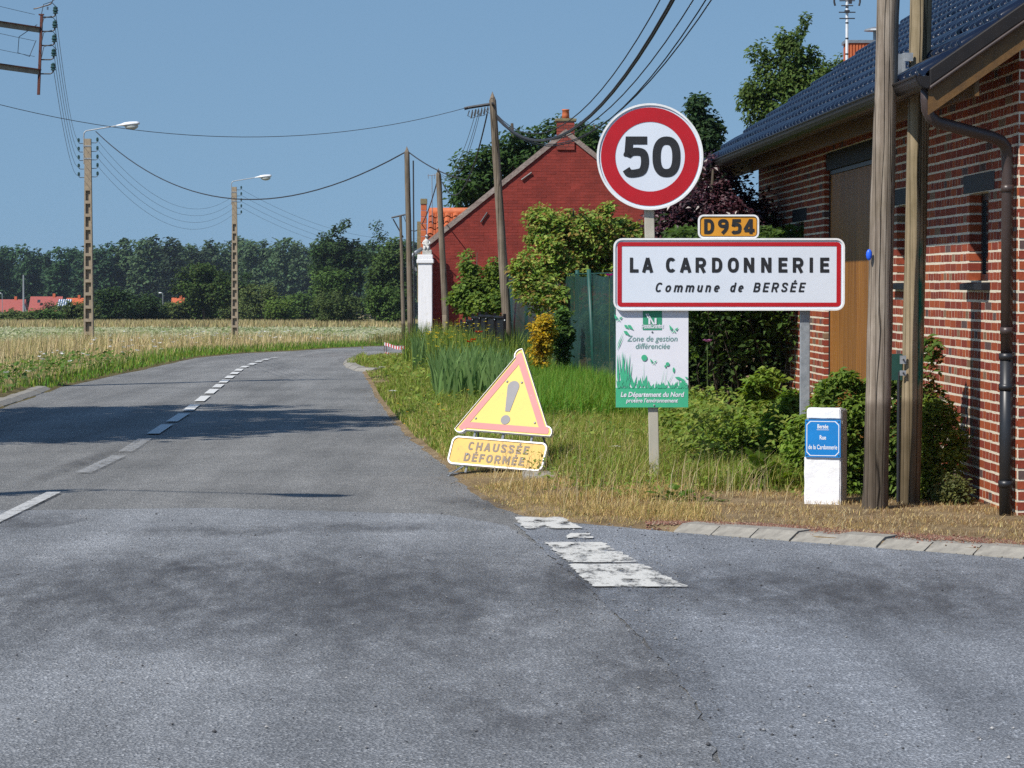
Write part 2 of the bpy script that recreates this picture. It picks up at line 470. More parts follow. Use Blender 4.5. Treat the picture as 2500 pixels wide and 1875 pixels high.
def door_mat():
    m, nt, b = new_mat('varnished_door_wood')
    n = N(nt, 'ShaderNodeTexNoise', Scale=1.0, Detail=7.0, Roughness=.65); nt.links.new(coords(nt, (30, 30, .9)), n.inputs['Vector'])
    r = ramp(nt, [(.3, (.13,.044,.006)), (.5, (.29,.115,.016)), (.72, (.42,.19,.034))], n.outputs[0])
    oi = nt.nodes.new('ShaderNodeObjectInfo')
    v = ramp(nt, [(0, (.8,.8,.8)), (1, (1.15,1.12,1.05))], oi.outputs['Random'])
    nt.links.new(mixc(nt, r.outputs[0], v.outputs[0], 1.0, 'MULTIPLY'), b.inputs['Base Color'])
    b.inputs['Roughness'].default_value = .5
    bp = N(nt, 'ShaderNodeBump', Strength=.6, Distance=.002); nt.links.new(n.outputs[0], bp.inputs['Height']); nt.links.new(bp.outputs[0], b.inputs['Normal'])
    return m
M['wood_door'] = door_mat()
M['wood_trim'] = pm('stained_trim_wood', (.13,.062,.012), (.085,.040,.008), 3, .6, .002, 20, stretch=(6,.6,6))

def tile_mat():
    m, nt, b = new_mat('glazed_blue_black_tile')
    oi = nt.nodes.new('ShaderNodeObjectInfo')
    n = N(nt, 'ShaderNodeTexNoise', Scale=1.3, Detail=3.0); nt.links.new(coords(nt), n.inputs['Vector'])
    r = ramp(nt, [(.3, (.004,.007,.018)), (.7, (.007,.012,.028))], n.outputs[0])
    nt.links.new(r.outputs[0], b.inputs['Base Color'])
    b.inputs['Roughness'].default_value = .13; b.inputs['Specular IOR Level'].default_value = .45
    n2 = N(nt, 'ShaderNodeTexNoise', Scale=9.0, Detail=3.0); nt.links.new(coords(nt), n2.inputs['Vector'])
    bp = N(nt, 'ShaderNodeBump', Strength=.5, Distance=.004); nt.links.new(n2.outputs[0], bp.inputs['Height']); nt.links.new(bp.outputs[0], b.inputs['Normal'])
    return m
M['tile'] = tile_mat()

def brick_obj_mat():
    m, nt, b = new_mat('brick_single')
    oi = nt.nodes.new('ShaderNodeObjectInfo')
    r = ramp(nt, [(0, (.27,.055,.028)), (.16, (.31,.066,.030)), (.34, (.235,.046,.028)), (.5, (.33,.075,.031)), (.66, (.26,.058,.034)), (.78, (.21,.044,.030)), (.87, (.35,.085,.032)), (.945, (.11,.070,.066)), (.975, (.23,.14,.085))], oi.outputs['Random'], 'CONSTANT')
    n = N(nt, 'ShaderNodeTexNoise', Scale=30.0, Detail=6.0, Roughness=.7); nt.links.new(coords(nt), n.inputs['Vector'])
    q = ramp(nt, [(.3, (0.680,0.660,0.660)), (.7, (1.12,1.1,1.08))], n.outputs[0])
    nt.links.new(mixc(nt, r.outputs[0], q.outputs[0], 1.0, 'MULTIPLY'), b.inputs['Base Color'])
    b.inputs['Roughness'].default_value = .85; b.inputs['Specular IOR Level'].default_value = .2
    n2 = N(nt, 'ShaderNodeTexNoise', Scale=110.0, Detail=4.0); nt.links.new(coords(nt), n2.inputs['Vector'])
    bp = N(nt, 'ShaderNodeBump', Strength=.8, Distance=.0012); nt.links.new(n2.outputs[0], bp.inputs['Height']); nt.links.new(bp.outputs[0], b.inputs['Normal'])
    return m
M['brick_one'] = brick_obj_mat()
BRICK_TINTS = np.array([(.27,.055,.028),(.31,.066,.030),(.235,.046,.028),(.33,.075,.031),(.26,.058,.034),(.21,.044,.030),(.35,.085,.032)]*3 + [(.11,.070,.066),(.23,.14,.085)])

def faded_sign_mat(name, c1, c2, dirt, lo=.60, hi=.72):
    """sun-bleached sheeting with scratches and clinging dirt"""
    m, nt, b = new_mat(name)
    n = N(nt, 'ShaderNodeTexNoise', Scale=3.0, Detail=4.0); nt.links.new(coords(nt), n.inputs['Vector'])
    c = ramp(nt, [(.3, c1), (.7, c2)], n.outputs[0]).outputs[0]
    d = N(nt, 'ShaderNodeTexNoise', Scale=26.0, Detail=9.0, Roughness=.8); nt.links.new(coords(nt, (1, 1, .6)), d.inputs['Vector'])
    dm = ramp(nt, [(lo, (0, 0, 0)), (hi, (1, 1, 1))], d.outputs[0])
    f = N(nt, 'ShaderNodeMath', operation='MULTIPLY'); nt.links.new(dm.outputs[0], f.inputs[0]); f.inputs[1].default_value = .75
    nt.links.new(mixc(nt, c, dirt, f.outputs[0]), b.inputs['Base Color'])
    b.inputs['Roughness'].default_value = .5
    return m
M['yellow_sheet'] = faded_sign_mat('yellow_sheeting', (.60,.43,.045), (.56,.39,.04), (.28,.17,.05), .58, .70)
M['yellow_plate'] = faded_sign_mat('yellow_plate_sheeting', (.58,.345,.022), (.53,.30,.02), (.22,.10,.03), .54, .66)
M['pink_border'] = faded_sign_mat('faded_red_border', (.44,.11,.11), (.42,.14,.135), (.62,.40,.35), .60, .74)
M['grey_symbol'] = faded_sign_mat('faded_black_symbol', (.13,.125,.14), (.165,.16,.175), (.33,.31,.31), .60, .72)
M['faded_letter'] = faded_sign_mat('faded_black_letter', (.10,.06,.035), (.13,.08,.045), (.45,.25,.05), .58, .68)

def net_mat():
    m, nt, b = new_mat('green_windbreak_net')
    n = N(nt, 'ShaderNodeTexNoise', Scale=5.0, Detail=6.0); nt.links.new(coords(nt), n.inputs['Vector'])
    r = ramp(nt, [(.35, (.004,.030,.023)), (.65, (.008,.050,.038))], n.outputs[0])
    nt.links.new(r.outputs[0], b.inputs['Base Color']); b.inputs['Roughness'].default_value = .6
    t = nt.nodes.new('ShaderNodeBsdfTransparent')
    mx = nt.nodes.new('ShaderNodeMixShader'); mx.inputs[0].default_value = .14
    nt.links.new(b.outputs[0], mx.inputs[1]); nt.links.new(t.outputs[0], mx.inputs[2])
    nt.links.new(mx.outputs[0], nt.nodes['Material Output'].inputs[0])
    return m
M['green_net'] = net_mat()

def ground_mat(name, stops, scale, rough=.95, bump=.02, bscale=30):
    m, nt, b = new_mat(name)
    co = coords(nt)
    n = N(nt, 'ShaderNodeTexNoise', Scale=scale, Detail=8.0, Roughness=.68); nt.links.new(co, n.inputs['Vector'])
    n2 = N(nt, 'ShaderNodeTexNoise', Scale=bscale, Detail=6.0, Roughness=.7); nt.links.new(co, n2.inputs['Vector'])
    r = ramp(nt, stops, n.outputs[0])
    q = ramp(nt, [(.3, (.6,.6,.6)), (.7, (1.25,1.25,1.25))], n2.outputs[0])
    nt.links.new(mixc(nt, r.outputs[0], q.outputs[0], 1.0, 'MULTIPLY'), b.inputs['Base Color'])
    b.inputs['Roughness'].default_value = rough; b.inputs['Specular IOR Level'].default_value = .1
    bp = N(nt, 'ShaderNodeBump', Strength=1.0, Distance=bump); nt.links.new(n2.outputs[0], bp.inputs['Height']); nt.links.new(bp.outputs[0], b.inputs['Normal'])
    return m
M['field'] = ground_mat('dry_field', [(.3, (.15,.12,.05)), (.5, (.24,.19,.09)), (.7, (.12,.13,.05))], .25, bump=.08, bscale=3)
M['verge'] = ground_mat('verge_soil', [(.28, (.14,.095,.055)), (.5, (.25,.18,.10)), (.72, (.36,.27,.16))], 2.2, bump=.02, bscale=40)
M['verge_left'] = ground_mat('verge_left_soil', [(.3, (.07,.06,.025)), (.55, (.16,.13,.06)), (.72, (.10,.10,.04))], .8, bump=.03, bscale=20)
M['red_gravel'] = ground_mat('red_brick_gravel', [(.35, (.13,.055,.04)), (.5, (.20,.095,.065)), (.65, (.15,.10,.06))], 14, bump=.012, bscale=70)

# ------------------------------------------------------------------ terrain, road, verges
def xl(y):   # left edge of the road
    return np.interp(y, [5, 26, 30, 34, 38.6, 46.4, 52.9, 60.8, 66.7, 76, 82, 100, 106, 116, 130],
                     [-22, -14, -10, -7.6, -6.75, -7.2, -7.16, -7.12, -7.1, -7.0, -6.1, -4.8, -3.9, -1.5, 4])
def xr(y):   # right edge of the road (edge of the right verge)
    return np.interp(y, [5, 10, 14, 16, 17.5, 18.5, 19.4, 20.0, 20.7, 21.9, 23.7, 26.7, 31.5, 35.9, 42.5, 48.5, 55.5, 58.3, 60.0, 63, 66, 68.5, 70, 80, 90, 100, 110, 120, 130],
                     [16, 12, 7.0, 4.7, 3.04, 2.0, 1.10, .60, .12, -.14, -.34, -.60, -1.10, -1.45, -1.94, -2.33, -2.80, -3.05, -3.40, -3.55, -3.45, -2.95, -2.62, -2.55, -2.3, -1.5, 0, 3.5, 10])
def gr(y):
    return np.interp(y, [0, 66, 75, 90, 100, 131, 350, 480, 700, 900, 3000], [0, 0, -.12, -.30, -.45, -.95, -3.1, -4.45, -6.7, -8.4, -11])
def gl(y):
    return np.interp(y, [0, 40, 50, 60, 94, 131, 350, 480, 700, 900, 3000], [0, 0, -.08, -.25, -.72, -1.02, -3.14, -4.5, -6.8, -8.5, -11])
def tz(x, y):
    x = np.asarray(x, float); y = np.asarray(y, float)
    t = np.clip((xl(y) - 2.0 - x) / 5.0, 0, 1)
    t = t * t * (3 - 2 * t)
    return gr(y) * (1 - t) + gl(y) * t

def grid_mesh(name, P, mat, parent=None, smooth=True):
    """P (rows, cols, 3)"""
    r_, c_ = P.shape[:2]
    idx = np.arange(r_ * c_).reshape(r_, c_)
    F = np.stack([idx[:-1, :-1], idx[:-1, 1:], idx[1:, 1:], idx[1:, :-1]], -1).reshape(-1, 4)
    return link(name, mesh_arrays(name, P.reshape(-1, 3), F, mat, smooth=smooth), parent)

ys = np.concatenate([np.arange(-40, 40, 4), np.arange(40, 140, 1.0), np.arange(140, 400, 10), np.arange(400, 1601, 60)])
us = np.concatenate([np.linspace(-900, -60, 12), np.linspace(-50, -16, 12), np.arange(-15, 15, 1.0), np.linspace(16, 60, 8), np.linspace(80, 900, 10)])
gx, gy = np.meshgrid(us, ys)
o = grid_mesh('ground', np.stack([gx, gy, tz(gx, gy) - .05], -1), M['field'])
tag(o, kind='structure')

ys = np.concatenate([np.arange(4, 30, .5), np.arange(30, 130, 1.0)])
fr = np.linspace(0, 1, 9)
P = np.zeros((len(ys), 9, 3))
for i, y in enumerate(ys):
    xs = (xl(y) - .25) * (1 - fr) + (xr(y) + .25) * fr
    P[i, :, 0] = xs; P[i, :, 1] = y; P[i, :, 2] = gr(y)
road = grid_mesh('road', P, M['asphalt'])
tag(road, kind='structure')

# older rough surfacing of the junction in front, ending at a ragged joint
def sheet(name, poly, z, mat, parent=None, jag=0.0, step=.15, seed=0):
    rr = random.Random(seed)
    pts = []
    n = len(poly)
    for i in range(n):
        a, c = Vector(poly[i]), Vector(poly[(i+1) % n])
        k = max(1, int((c - a).length / step))
        for j in range(k):
            q = a.lerp(c, j / k)
            pts.append((q.x + rr.uniform(-jag, jag), q.y + rr.uniform(-jag, jag)))
    bm = bmesh.new()
    vsb = [bm.verts.new((x, y, z + float(gr(y)))) for x, y in pts]
    f = bm.faces.new(vsb)
    bmesh.ops.triangulate(bm, faces=[f])
    bmesh.ops.recalc_face_normals(bm, faces=bm.faces)
    me = bpy.data.meshes.new(name); bm.to_mesh(me); bm.free()
    if len(me.polygons) and me.polygons[0].normal.z < 0:
        me.flip_normals()
    me.materials.append(mat)
    return link(name, me, parent)

def g2(px, py):
    y = EYE * FPX / (py - HOR)
    return (X(px, y), y)

junction = sheet('junction_surface', [(-13, 5), (.71, 5), (.71, 9.9), (.72, 11.4), (.66, 12.7), (.52, 14.5), (.42, 15.7), (.17, 18.3), (-.05, 20.0), (-.5, 20.9), (-2.2, 21.5), (-3.9, 21.2), (-6, 20.4), (-13, 18)], .004, M['asphalt_old'], None, .025, .12, 3)
tag(junction, kind='structure')
side = sheet('side_road', [(.71, 5), (15.5, 5), (11.9, 10), (6.9, 14), (4.6, 16), (2.98, 17.5), (1.95, 18.5), (1.05, 19.4), (.5, 20.0), (.02, 20.1), (.17, 18.3), (.42, 15.7), (.52, 14.5), (.66, 12.7), (.72, 11.4), (.71, 9.9)], .006, M['asphalt_side'], None, .012, .12, 4)
tag(side, kind='structure')

# tar stains lying on the asphalt
def soft_stain():
    m, nt, b = new_mat('tar_stain')
    b.inputs['Base Color'].default_value = (.055,.055,.060, 1); b.inputs['Roughness'].default_value = .85
    tc = nt.nodes.new('ShaderNodeTexCoord')
    v = nt.nodes.new('ShaderNodeVectorMath'); v.operation = 'DISTANCE'; v.inputs[1].default_value = (.5, .5, 0)
    sx_ = nt.nodes.new('ShaderNodeVectorMath'); sx_.operation = 'MULTIPLY'; sx_.inputs[1].default_value = (1, 1, 0)
    nt.links.new(tc.outputs['Generated'], sx_.inputs[0]); nt.links.new(sx_.outputs[0], v.inputs[0])
    n = N(nt, 'ShaderNodeTexNoise', Scale=5.0, Detail=9.0, Roughness=.75); nt.links.new(coords(nt, (1, .3, 1)), n.inputs['Vector'])
    fo = ramp(nt, [(.10, (1, 1, 1)), (.5, (0, 0, 0))], v.outputs['Value'])
    nr = ramp(nt, [(.38, (0, 0, 0)), (.66, (1, 1, 1))], n.outputs[0])
    q = N(nt, 'ShaderNodeMath', operation='MULTIPLY'); nt.links.new(fo.outputs[0], q.inputs[0]); nt.links.new(nr.outputs[0], q.inputs[1])
    q2 = N(nt, 'ShaderNodeMath', operation='MULTIPLY'); nt.links.new(q.outputs[0], q2.inputs[0]); q2.inputs[1].default_value = .55
    t = nt.nodes.new('ShaderNodeBsdfTransparent'); mx = nt.nodes.new('ShaderNodeMixShader')
    nt.links.new(q2.outputs[0], mx.inputs[0]); nt.links.new(t.outputs[0], mx.inputs[1]); nt.links.new(b.outputs[0], mx.inputs[2])
    nt.links.new(mx.outputs[0], nt.nodes['Material Output'].inputs[0])
    return m
M['stain'] = soft_stain()
for i, (px, py, rx_, ry_, an_) in enumerate([(450, 1385, .13, .9, -.2), (545, 1300, 1.0, .5, 0), (60, 1278, .35, .9, -.25), (1560, 1640, .30, 2.6, .02), (1400, 1420, .16, 2.6, -.05), (900, 1290, .9, .5, 0), (300, 1480, 1.8, 2.6, .1), (1000, 1500, 1.3, 3.6, 0), (700, 1400, 2.2, 2.4, 0), (2000, 1430, 2.2, 1.8, 0), (1250, 1750, .5, 1.4, .1), (2150, 1480, 1.0, 1.6, .2), (200, 1130, .12, 3.2, -.02), (1180, 1230, .3, .9, .4)]):
    c0 = g2(px, py); ca, sa = math.cos(an_), math.sin(an_)
    MB().add([(u*rx_*ca - w_*ry_*sa, u*rx_*sa + w_*ry_*ca, 0) for u, w_ in ((-1, -1), (1, -1), (1, 1), (-1, 1))], [(0, 1, 2, 3)]).build('tar_stain', M['stain'], road, loc=(c0[0], c0[1], .0092 + i*.00035))

# painted centre line, dash by dash (photo rows of each dash's near and far end)
def cx(y):
    return float(np.interp(y, [20.5, 23, 25.4, 28, 37.1, 48.1, 57.5, 63.1, 66, 69.5, 76, 83, 96, 110], [-3.55, -3.58, -3.70, -3.73, -4.13, -4.76, -5.28, -5.38, -5.32, -4.75, -4.2, -3.6, -2.9, -1]))
def yy(py): return EYE * FPX / (py - HOR)
dashes = [(1290, 1206, 1), (1158, 1116, 2), (1106, 1074, 2), (1062, 1039, 0), (1032, 1012, 0), (1005, 990, 0), (982, 969, 0), (963, 952, 0), (948, 940, 0),
          (936, 929, 0), (925, 919, 0), (915, 910, 0), (907, 902, 0), (899, 895, 0), (892, 888, 0), (885, 882, 0), (880, 877.5, 0), (874.5, 872.5, 0), (868, 866.5, 0)]
for i, (p0, p1, k) in enumerate(dashes):
    ya, yb = yy(p0), yy(p1)
    w = .055 if k == 1 else .07
    nseg = 5
    vsl, fs = [], []
    for j in range(nseg + 1):
        y = ya + (yb - ya) * j / nseg
        xx = cx(y)
        vsl += [(xx - w, y, gr(y) + .0155), (xx + w, y, gr(y) + .0155)]
        if j: fs.append((2*j-2, 2*j-1, 2*j+1, 2*j))
    MB().add(vsl, fs).build('road_marking', [M['paint'], M['paint_mid'], M['paint_old']][k], road)
# worn give-way blocks at the mouth of the side road
for i, (poly) in enumerate([[(1258, 1268), (1372, 1268), (1425, 1296), (1280, 1296)], [(1330, 1330), (1470, 1330), (1560, 1380), (1385, 1380)], [(1388, 1384), (1566, 1384), (1680, 1440), (1447, 1440)], [(1390, 1308), (1440, 1308), (1450, 1320), (1380, 1320)]]):
    sheet('road_marking', [g2(*p) for p in poly], .0155, M['paint_stop'], road, .014, .05, 20+i)

# right verge: soil sheet that rises from the asphalt
ys = np.concatenate([np.arange(4, 17, .5), np.arange(17, 30, .2), np.arange(30, 80, .5), np.arange(80, 131, 2)])
ds = np.array([-.18, 0, .06, .15, .3, .6, 1.0, 1.6, 2.5, 4, 7, 12, 20])
hz = np.array([-.03, .004, .012, .022, .03, .035, .04, .04, .04, .04, .04, .04, .04])
VDS, VHZ = ds.copy(), hz.copy()
P = np.zeros((len(ys), len(ds), 3))
def vz(x, y):
    d = np.asarray(x) - xr(y)
    b_ = np.interp(d, VDS, VHZ)
    k = np.clip((19.9 - np.asarray(y)) / .5, 0, 1) * np.clip(1.2 - d, 0, 1)      # behind the kerb the soil stands at kerb height
    return gr(y) + b_ + .03 * k * (d > .05)
for i, y in enumerate(ys):
    jit = .07 * noise.noise(Vector((0, y*1.7, 3.1))) + .03 * noise.noise(Vector((0, y*7, 9.1)))
    x_ = xr(y) + ds + jit
    P[i, :, 0] = x_; P[i, :, 1] = y
    P[i, :, 2] = vz(x_ - jit, y) + np.array([.012 * noise.noise(Vector((q*2.3, y*2.3, 0))) * (d > .1) for q, d in zip(x_, ds)])
verge = grid_mesh('verge', P, M['verge'])
tag(verge, kind='structure')
# left verge
ys = np.concatenate([np.arange(34, 130, 1.0)])
ds = np.array([-.2, 0, .1, .3, .6, 1.2, 2, 3, 4.5, 7, 12, 20])
P = np.zeros((len(ys), len(ds), 3))
for i, y in enumerate(ys):
    jit = .12 * noise.noise(Vector((5, y*.9, 3.1)))
    x_ = xl(y) - ds - jit
    P[i, ::-1, 0] = x_; P[i, :, 1] = y
    P[i, ::-1, 2] = tz(x_, np.full(len(ds), y)) + np.interp(ds, [-.2, 0, .1, .5, 20], [-.03, .004, .02, .03, .03])
lv = grid_mesh('left_verge', P, M['verge_left']); tag(lv, kind='structure')

# kerbs: one object per stone
def kerb_stone(L, w=.22, h=.060):
    mb = MB()
    prof = [(-.02, -.05), (.0, .012), (.09, h), (w, h + .004), (w, -.05)]
    n = len(prof)
    vsl = [(0.006, d, z) for d, z in prof] + [(L - .006, d, z) for d, z in prof]
    fs = [tuple(range(n-1, -1, -1)), tuple(range(n, 2*n))] + [(i, (i+1) % n, n+(i+1) % n, n+i) for i in range(n)]
    return mb.add(vsl, fs).mesh('kerb_stone', M['kerb'])
def kerb_run(name, pts, L, label):
    """stones along a polyline; the road lies on the right-hand side when walking it"""
    root = empty(name, (pts[0][0], pts[0][1], 0)); tag(root, kind='structure')
    me = kerb_stone(L)
    V2 = [Vector(p) for p in pts]; acc = 0.0; base = V2[0].copy()
    seg = [(V2[i], V2[i+1]) for i in range(len(V2)-1)]
    for a, c in seg:
        d = (c - a); ln = d.length; n = max(1, round(ln / L)); d.normalize()
        for k in range(n):
            q = a + d * (k * ln / n)
            o = link('kerb_stone', me, root)
            o.location = (q.x - base.x, q.y - base.y, random.uniform(-.006, .006) + float(gr(q.y)))
            o.rotation_euler = (random.uniform(-.012, .012), random.uniform(-.005, .005), math.atan2(d.y, d.x) + random.uniform(-.008, .008))
            o.scale = (ln / n / L, 1, 1)
    return root
kerb_run('kerb', [(7.2, 13.8), (4.75, 15.98), (3.04, 17.48), (2.0, 18.46), (1.06, 19.36)][::-1], .36, '')
kerb_run('corner_kerb', [g2(905, 908), g2(868, 906), g2(845, 897), g2(838, 888), g2(845, 878)][::-1], .55, '')
kerb_run('left_kerb', [g2(126, 951), g2(70, 972), g2(-10, 999), g2(-160, 1040)][::-1], .8, '')
o = MB().box(-.28, .28, -.3, .3, -.04, .05).build('drain_slab', M['slab'], None, loc=(X(1358, 24.6), 24.6, .01), bevel=.01)
tag(o, 'flat grey concrete slab in dry grass beside the triangular warning sign', 'slab')
# ------------------------------------------------------------------ brick barn on the right
TH = .0333
barn = empty('brick_barn', (3.485, 20.3, 0), TH)
tag(barn, 'long brick barn with glossy blue-black tiled roof and tall wooden door', 'barn')
BL, BW, PT = 15.3, 9.0, .70            # length, width, roof pitch (rise over run)
EAVE_X, EAVE_Z = -.66, 3.07
COURSE, ST, HD, BH = .0722, .232, .116, .0545
WZ0, WZ1 = 23*COURSE, 32*COURSE
openings = [(1.05, 1.79, WZ0, WZ1), (4.35, 5.10, WZ0, WZ1), (6.45, 9.60, -.1, 41*COURSE), (11.15, 11.85, WZ0, WZ1)]
lintels = [(.83, 2.02, WZ1, 34*COURSE), (4.14, 5.34, WZ1, 34*COURSE), (10.93, 12.1, WZ1, 34*COURSE)]
def clip_row(y0, y1, z0, z1, holes):
    segs = [(y0, y1)]
    for (a, c, lo, hi) in holes:
        if z1 <= lo + .012 or z0 >= hi - .012: continue
        segs = [(c if c - .001 <= s <= c + .045 else s, a if a - .045 <= e <= a + .001 else e) for s, e in segs]
        out = []
        for s, e in segs:
            if e <= a or s >= c: out.append((s, e)); continue
            if s < a - .010: out.append((s, a))
            if e > c + .010: out.append((c, e))
        segs = out
    return segs
holes = [(a+.006, c-.006, lo, hi) for a, c, lo, hi in openings] + lintels + [(a-.075, c+.045, WZ0-COURSE, WZ0) for a, c, lo, hi in openings if lo > 0]
WALL_TOP = 3.42
side_bricks = []
nrow = int(WALL_TOP / COURSE)
for rI in range(nrow):
    z0 = rI * COURSE + .006
    pitch, off = (ST, 0.0) if rI % 2 == 0 else (HD, -.058)
    n = int(BL / pitch) + 2
    for k in range(n):
        a = off + k * pitch + .005; c = a + pitch - .010
        a = max(a, .0); c = min(c, BL)
        if c - a < .02: continue
        for s, e in clip_row(a, c, z0, z0 + BH, holes):
            if e - s > .010: side_bricks.append((s, e, z0))
wall = MB()
# mortar bed of the side wall with real openings, 10 mm behind the brick faces
zc = sorted(set([-.1, WALL_TOP] + [v for h in openings for v in (max(h[2], -.1), h[3])]))
yc = sorted(set([0, BL] + [v for h in openings for v in (h[0], h[1])]))
for i in range(len(yc)-1):
    for j in range(len(zc)-1):
        ym, zm = (yc[i]+yc[i+1])/2, (zc[j]+zc[j+1])/2
        if any(a < ym < c and lo < zm < hi for a, c, lo, hi in openings): continue
        wall.box(-.0045, .30, yc[i], yc[i+1], zc[j], zc[j+1])
wall_o = wall.build('wall', M['mortar'], barn)
# gable wall facing the road
gz = lambda x: min(EAVE_Z + (x - EAVE_X) * PT, EAVE_Z + (BW + .66 - x) * PT) - .14
gm = MB(); gp = [(.295, -.1), (BW - .004, -.1), (BW - .004, gz(BW)), (BW / 2, gz(BW / 2)), (.30, gz(.3))]
gm.prism(gp, -.0045, .30)
gp2 = [(-.0045, -.1), (BW - .004, -.1), (BW - .004, gz(BW)), (BW / 2, gz(BW / 2)), (-.0045, gz(0))]
gm.prism(gp2, BL - .3, BL - .004)
gm.box(BW - .3, BW - .004, .3, BL - .3, -.1, gz(BW))
gm.build('gable_wall', M['mortar'], barn)
gable_bricks = []
for rI in range(int(gz(BW/2) / COURSE)):
    z0 = rI * COURSE + .006
    pitch, off = (HD, -.0) if rI % 2 == 0 else (ST, .058)
    for k in range(int(BW / pitch) + 2):
        a = max(off + k * pitch + .005, 0.0); c = min(off + (k+1) * pitch - .005, BW)
        if rI % 2 == 1 and k == 0: gable_bricks.append((0.0, .053, z0))
        if c - a > .03 and z0 + BH < min(gz(a), gz(c)): gable_bricks.append((a, c, z0))
# 300 bricks that show largest: the side wall and gable edge nearest the corner
cand = [('s', b) for b in side_bricks if b[0] < 2.4 and .22 < b[2] < 3.3 and not (b[0] < .15 and b[1] < .25)] + [('g', b) for b in gable_bricks if b[1] < .16 and .05 < b[2] < 3.1]
cand.sort(key=lambda q: (q[1][0] if q[0] == 's' else .05))
single = set(cand[:300])
unit = {}
def unit_brick(kind, k):
    key = (kind, k)
    if key not in unit:
        rr = random.Random(k * 7 + len(kind)); j = lambda: rr.uniform(-.0003, .0003)
        pts = [(0,0,0),(1,0,0),(1,1,0),(0,1,0),(0,0,1),(1,0,1),(1,1,1),(0,1,1)]
        L = ST - .01 if kind.endswith('st') else HD - .01
        sx, sy = (.10, L) if kind[0] == 's' else (L, .10)
        unit[key] = MB().hexa([(x*sx + j(), y*sy + j(), z*BH + j()) for x, y, z in pts]).mesh('brick', M['brick_one'])
    return unit[key]
rest_v, rest_t = [], []
for src, lst in (('s', side_bricks), ('g', gable_bricks)):
    for bk in lst:
        a, c, z0 = bk
        ln = c - a
        pr = random.uniform(.0019, .0029)          # how far each brick stands proud of the mortar
        kind = src + ('st' if ln > .15 else 'hd')
        if (src, bk) in single:
            o = link('brick', unit_brick(kind, random.randrange(5)), wall_o)
            L = ST - .01 if ln > .15 else HD - .01
            if src == 's': o.location = (-pr - .003, a, z0 + random.uniform(-.002, .002)); o.scale = (1, ln / L, 1)
            else: o.location = (a, -pr - .003, z0 + random.uniform(-.002, .002)); o.scale = (ln / L, 1, 1)
        else:
            dz = random.uniform(-.002, .002)
            rest_v.append((-pr-.003, .1, a, c, z0+dz, z0+dz+BH) if src == 's' else (a, c, -pr-.003, .1, z0+dz, z0+dz+BH))
            rest_t.append(BRICK_TINTS[random.randrange(len(BRICK_TINTS))]*random.uniform(.88, 1.1))
def boxes_mesh(name, B, T, mat):
    B = np.array(B); n = len(B)
    ix = np.array([(0,2,4),(1,2,4),(1,3,4),(0,3,4),(0,2,5),(1,2,5),(1,3,5),(0,3,5)])
    V = B[:, ix].reshape(-1, 3) + rng.uniform(-.0003, .0003, (n*8, 3))
    f = np.array([(0,3,2,1),(4,5,6,7),(0,1,5,4),(1,2,6,5),(2,3,7,6),(3,0,4,7)])
    F = (np.arange(n)[:, None, None]*8 + f).reshape(-1, 4)
    return mesh_arrays(name, V, F, mat, np.repeat(np.array(T), 8, 0))
o = link('brickwork', boxes_mesh('brickwork', rest_v, rest_t, M['brick']), wall_o); o['kind'] = 'stuff'
# windows: lintel, sill, frame, pane, brick reveal
for i, ((a, c, lo, hi), (la, lc, l0, l1)) in enumerate(zip([openings[0], openings[1], openings[3]], lintels)):
    w = MB()
    w.box(.085, .125, a, a+.05, lo, hi).box(.085, .125, c-.05, c, lo, hi).box(.085, .125, a+.05, c-.05, lo, lo+.05).box(.085, .125, a+.05, c-.05, hi-.05, hi)
    wo = w.build('window', M['frame_dark'], barn)
    MB().box(.100, .108, a+.05, c-.05, lo+.05, hi-.05).build('pane', M['pane'], wo)
    MB().box(-.008, .12, la, lc, l0+.004, l1-.004).build('lintel', M['lintel'], barn, bevel=.004)
    MB().hexa([(-.07, a-.07, lo-.068), (.09, a-.07, lo-.068), (.09, c+.04, lo-.068), (-.07, c+.04, lo-.068), (-.07, a-.07, lo-.02), (.09, a-.07, lo+.004), (.09, c+.04, lo+.004), (-.07, c+.04, lo-.02)]).build('sill', M['lintel'], barn, bevel=.004)
# tall plank door with dark lintel
a, c = 6.45, 9.60
door = empty('door', (.055, a, 0)); door.parent = barn
np_ = 21
for k in range(np_):
    w = (c - a - .06) / np_
    MB().box(0, .035, .03 + k*w + .002, .03 + (k+1)*w - .002, .04, 2.74).build('plank', M['wood_door'], door, bevel=.004)
MB().box(.035, .06, .03, c-a-.03, .03, 2.74).build('backing', M['frame_dark'], door)
MB().box(-.012, .06, 0, .03, 0, 2.78).box(-.012, .06, c-a-.03, c-a, 0, 2.78).box(-.012, .06, .03, c-a-.03, 2.742, 2.78).build('door_frame', M['frame_dark'], door)
MB().box(.012, .20, a, c, 2.785, 41*COURSE).build('door_lintel', M['lintel'], barn)
# roof structure
roof = MB()
for s in (0, 1):
    def rx(x): return x if s == 0 else BW - x
    e0, r0 = EAVE_X - .02, BW/2
    for (dz, th) in ((-.05, .05),):
        z_e, z_r = EAVE_Z + dz, EAVE_Z + dz + (r0 - e0) * PT
        roof.hexa([(rx(e0), -.30, z_e-th), (rx(r0), -.30, z_r-th), (rx(r0), BL+.3, z_r-th), (rx(e0), BL+.3, z_e-th), (rx(e0), -.30, z_e), (rx(r0), -.30, z_r), (rx(r0), BL+.3, z_r), (rx(e0), BL+.3, z_e)])
roof_o = roof.build('roof', M['frame_dark'], barn)
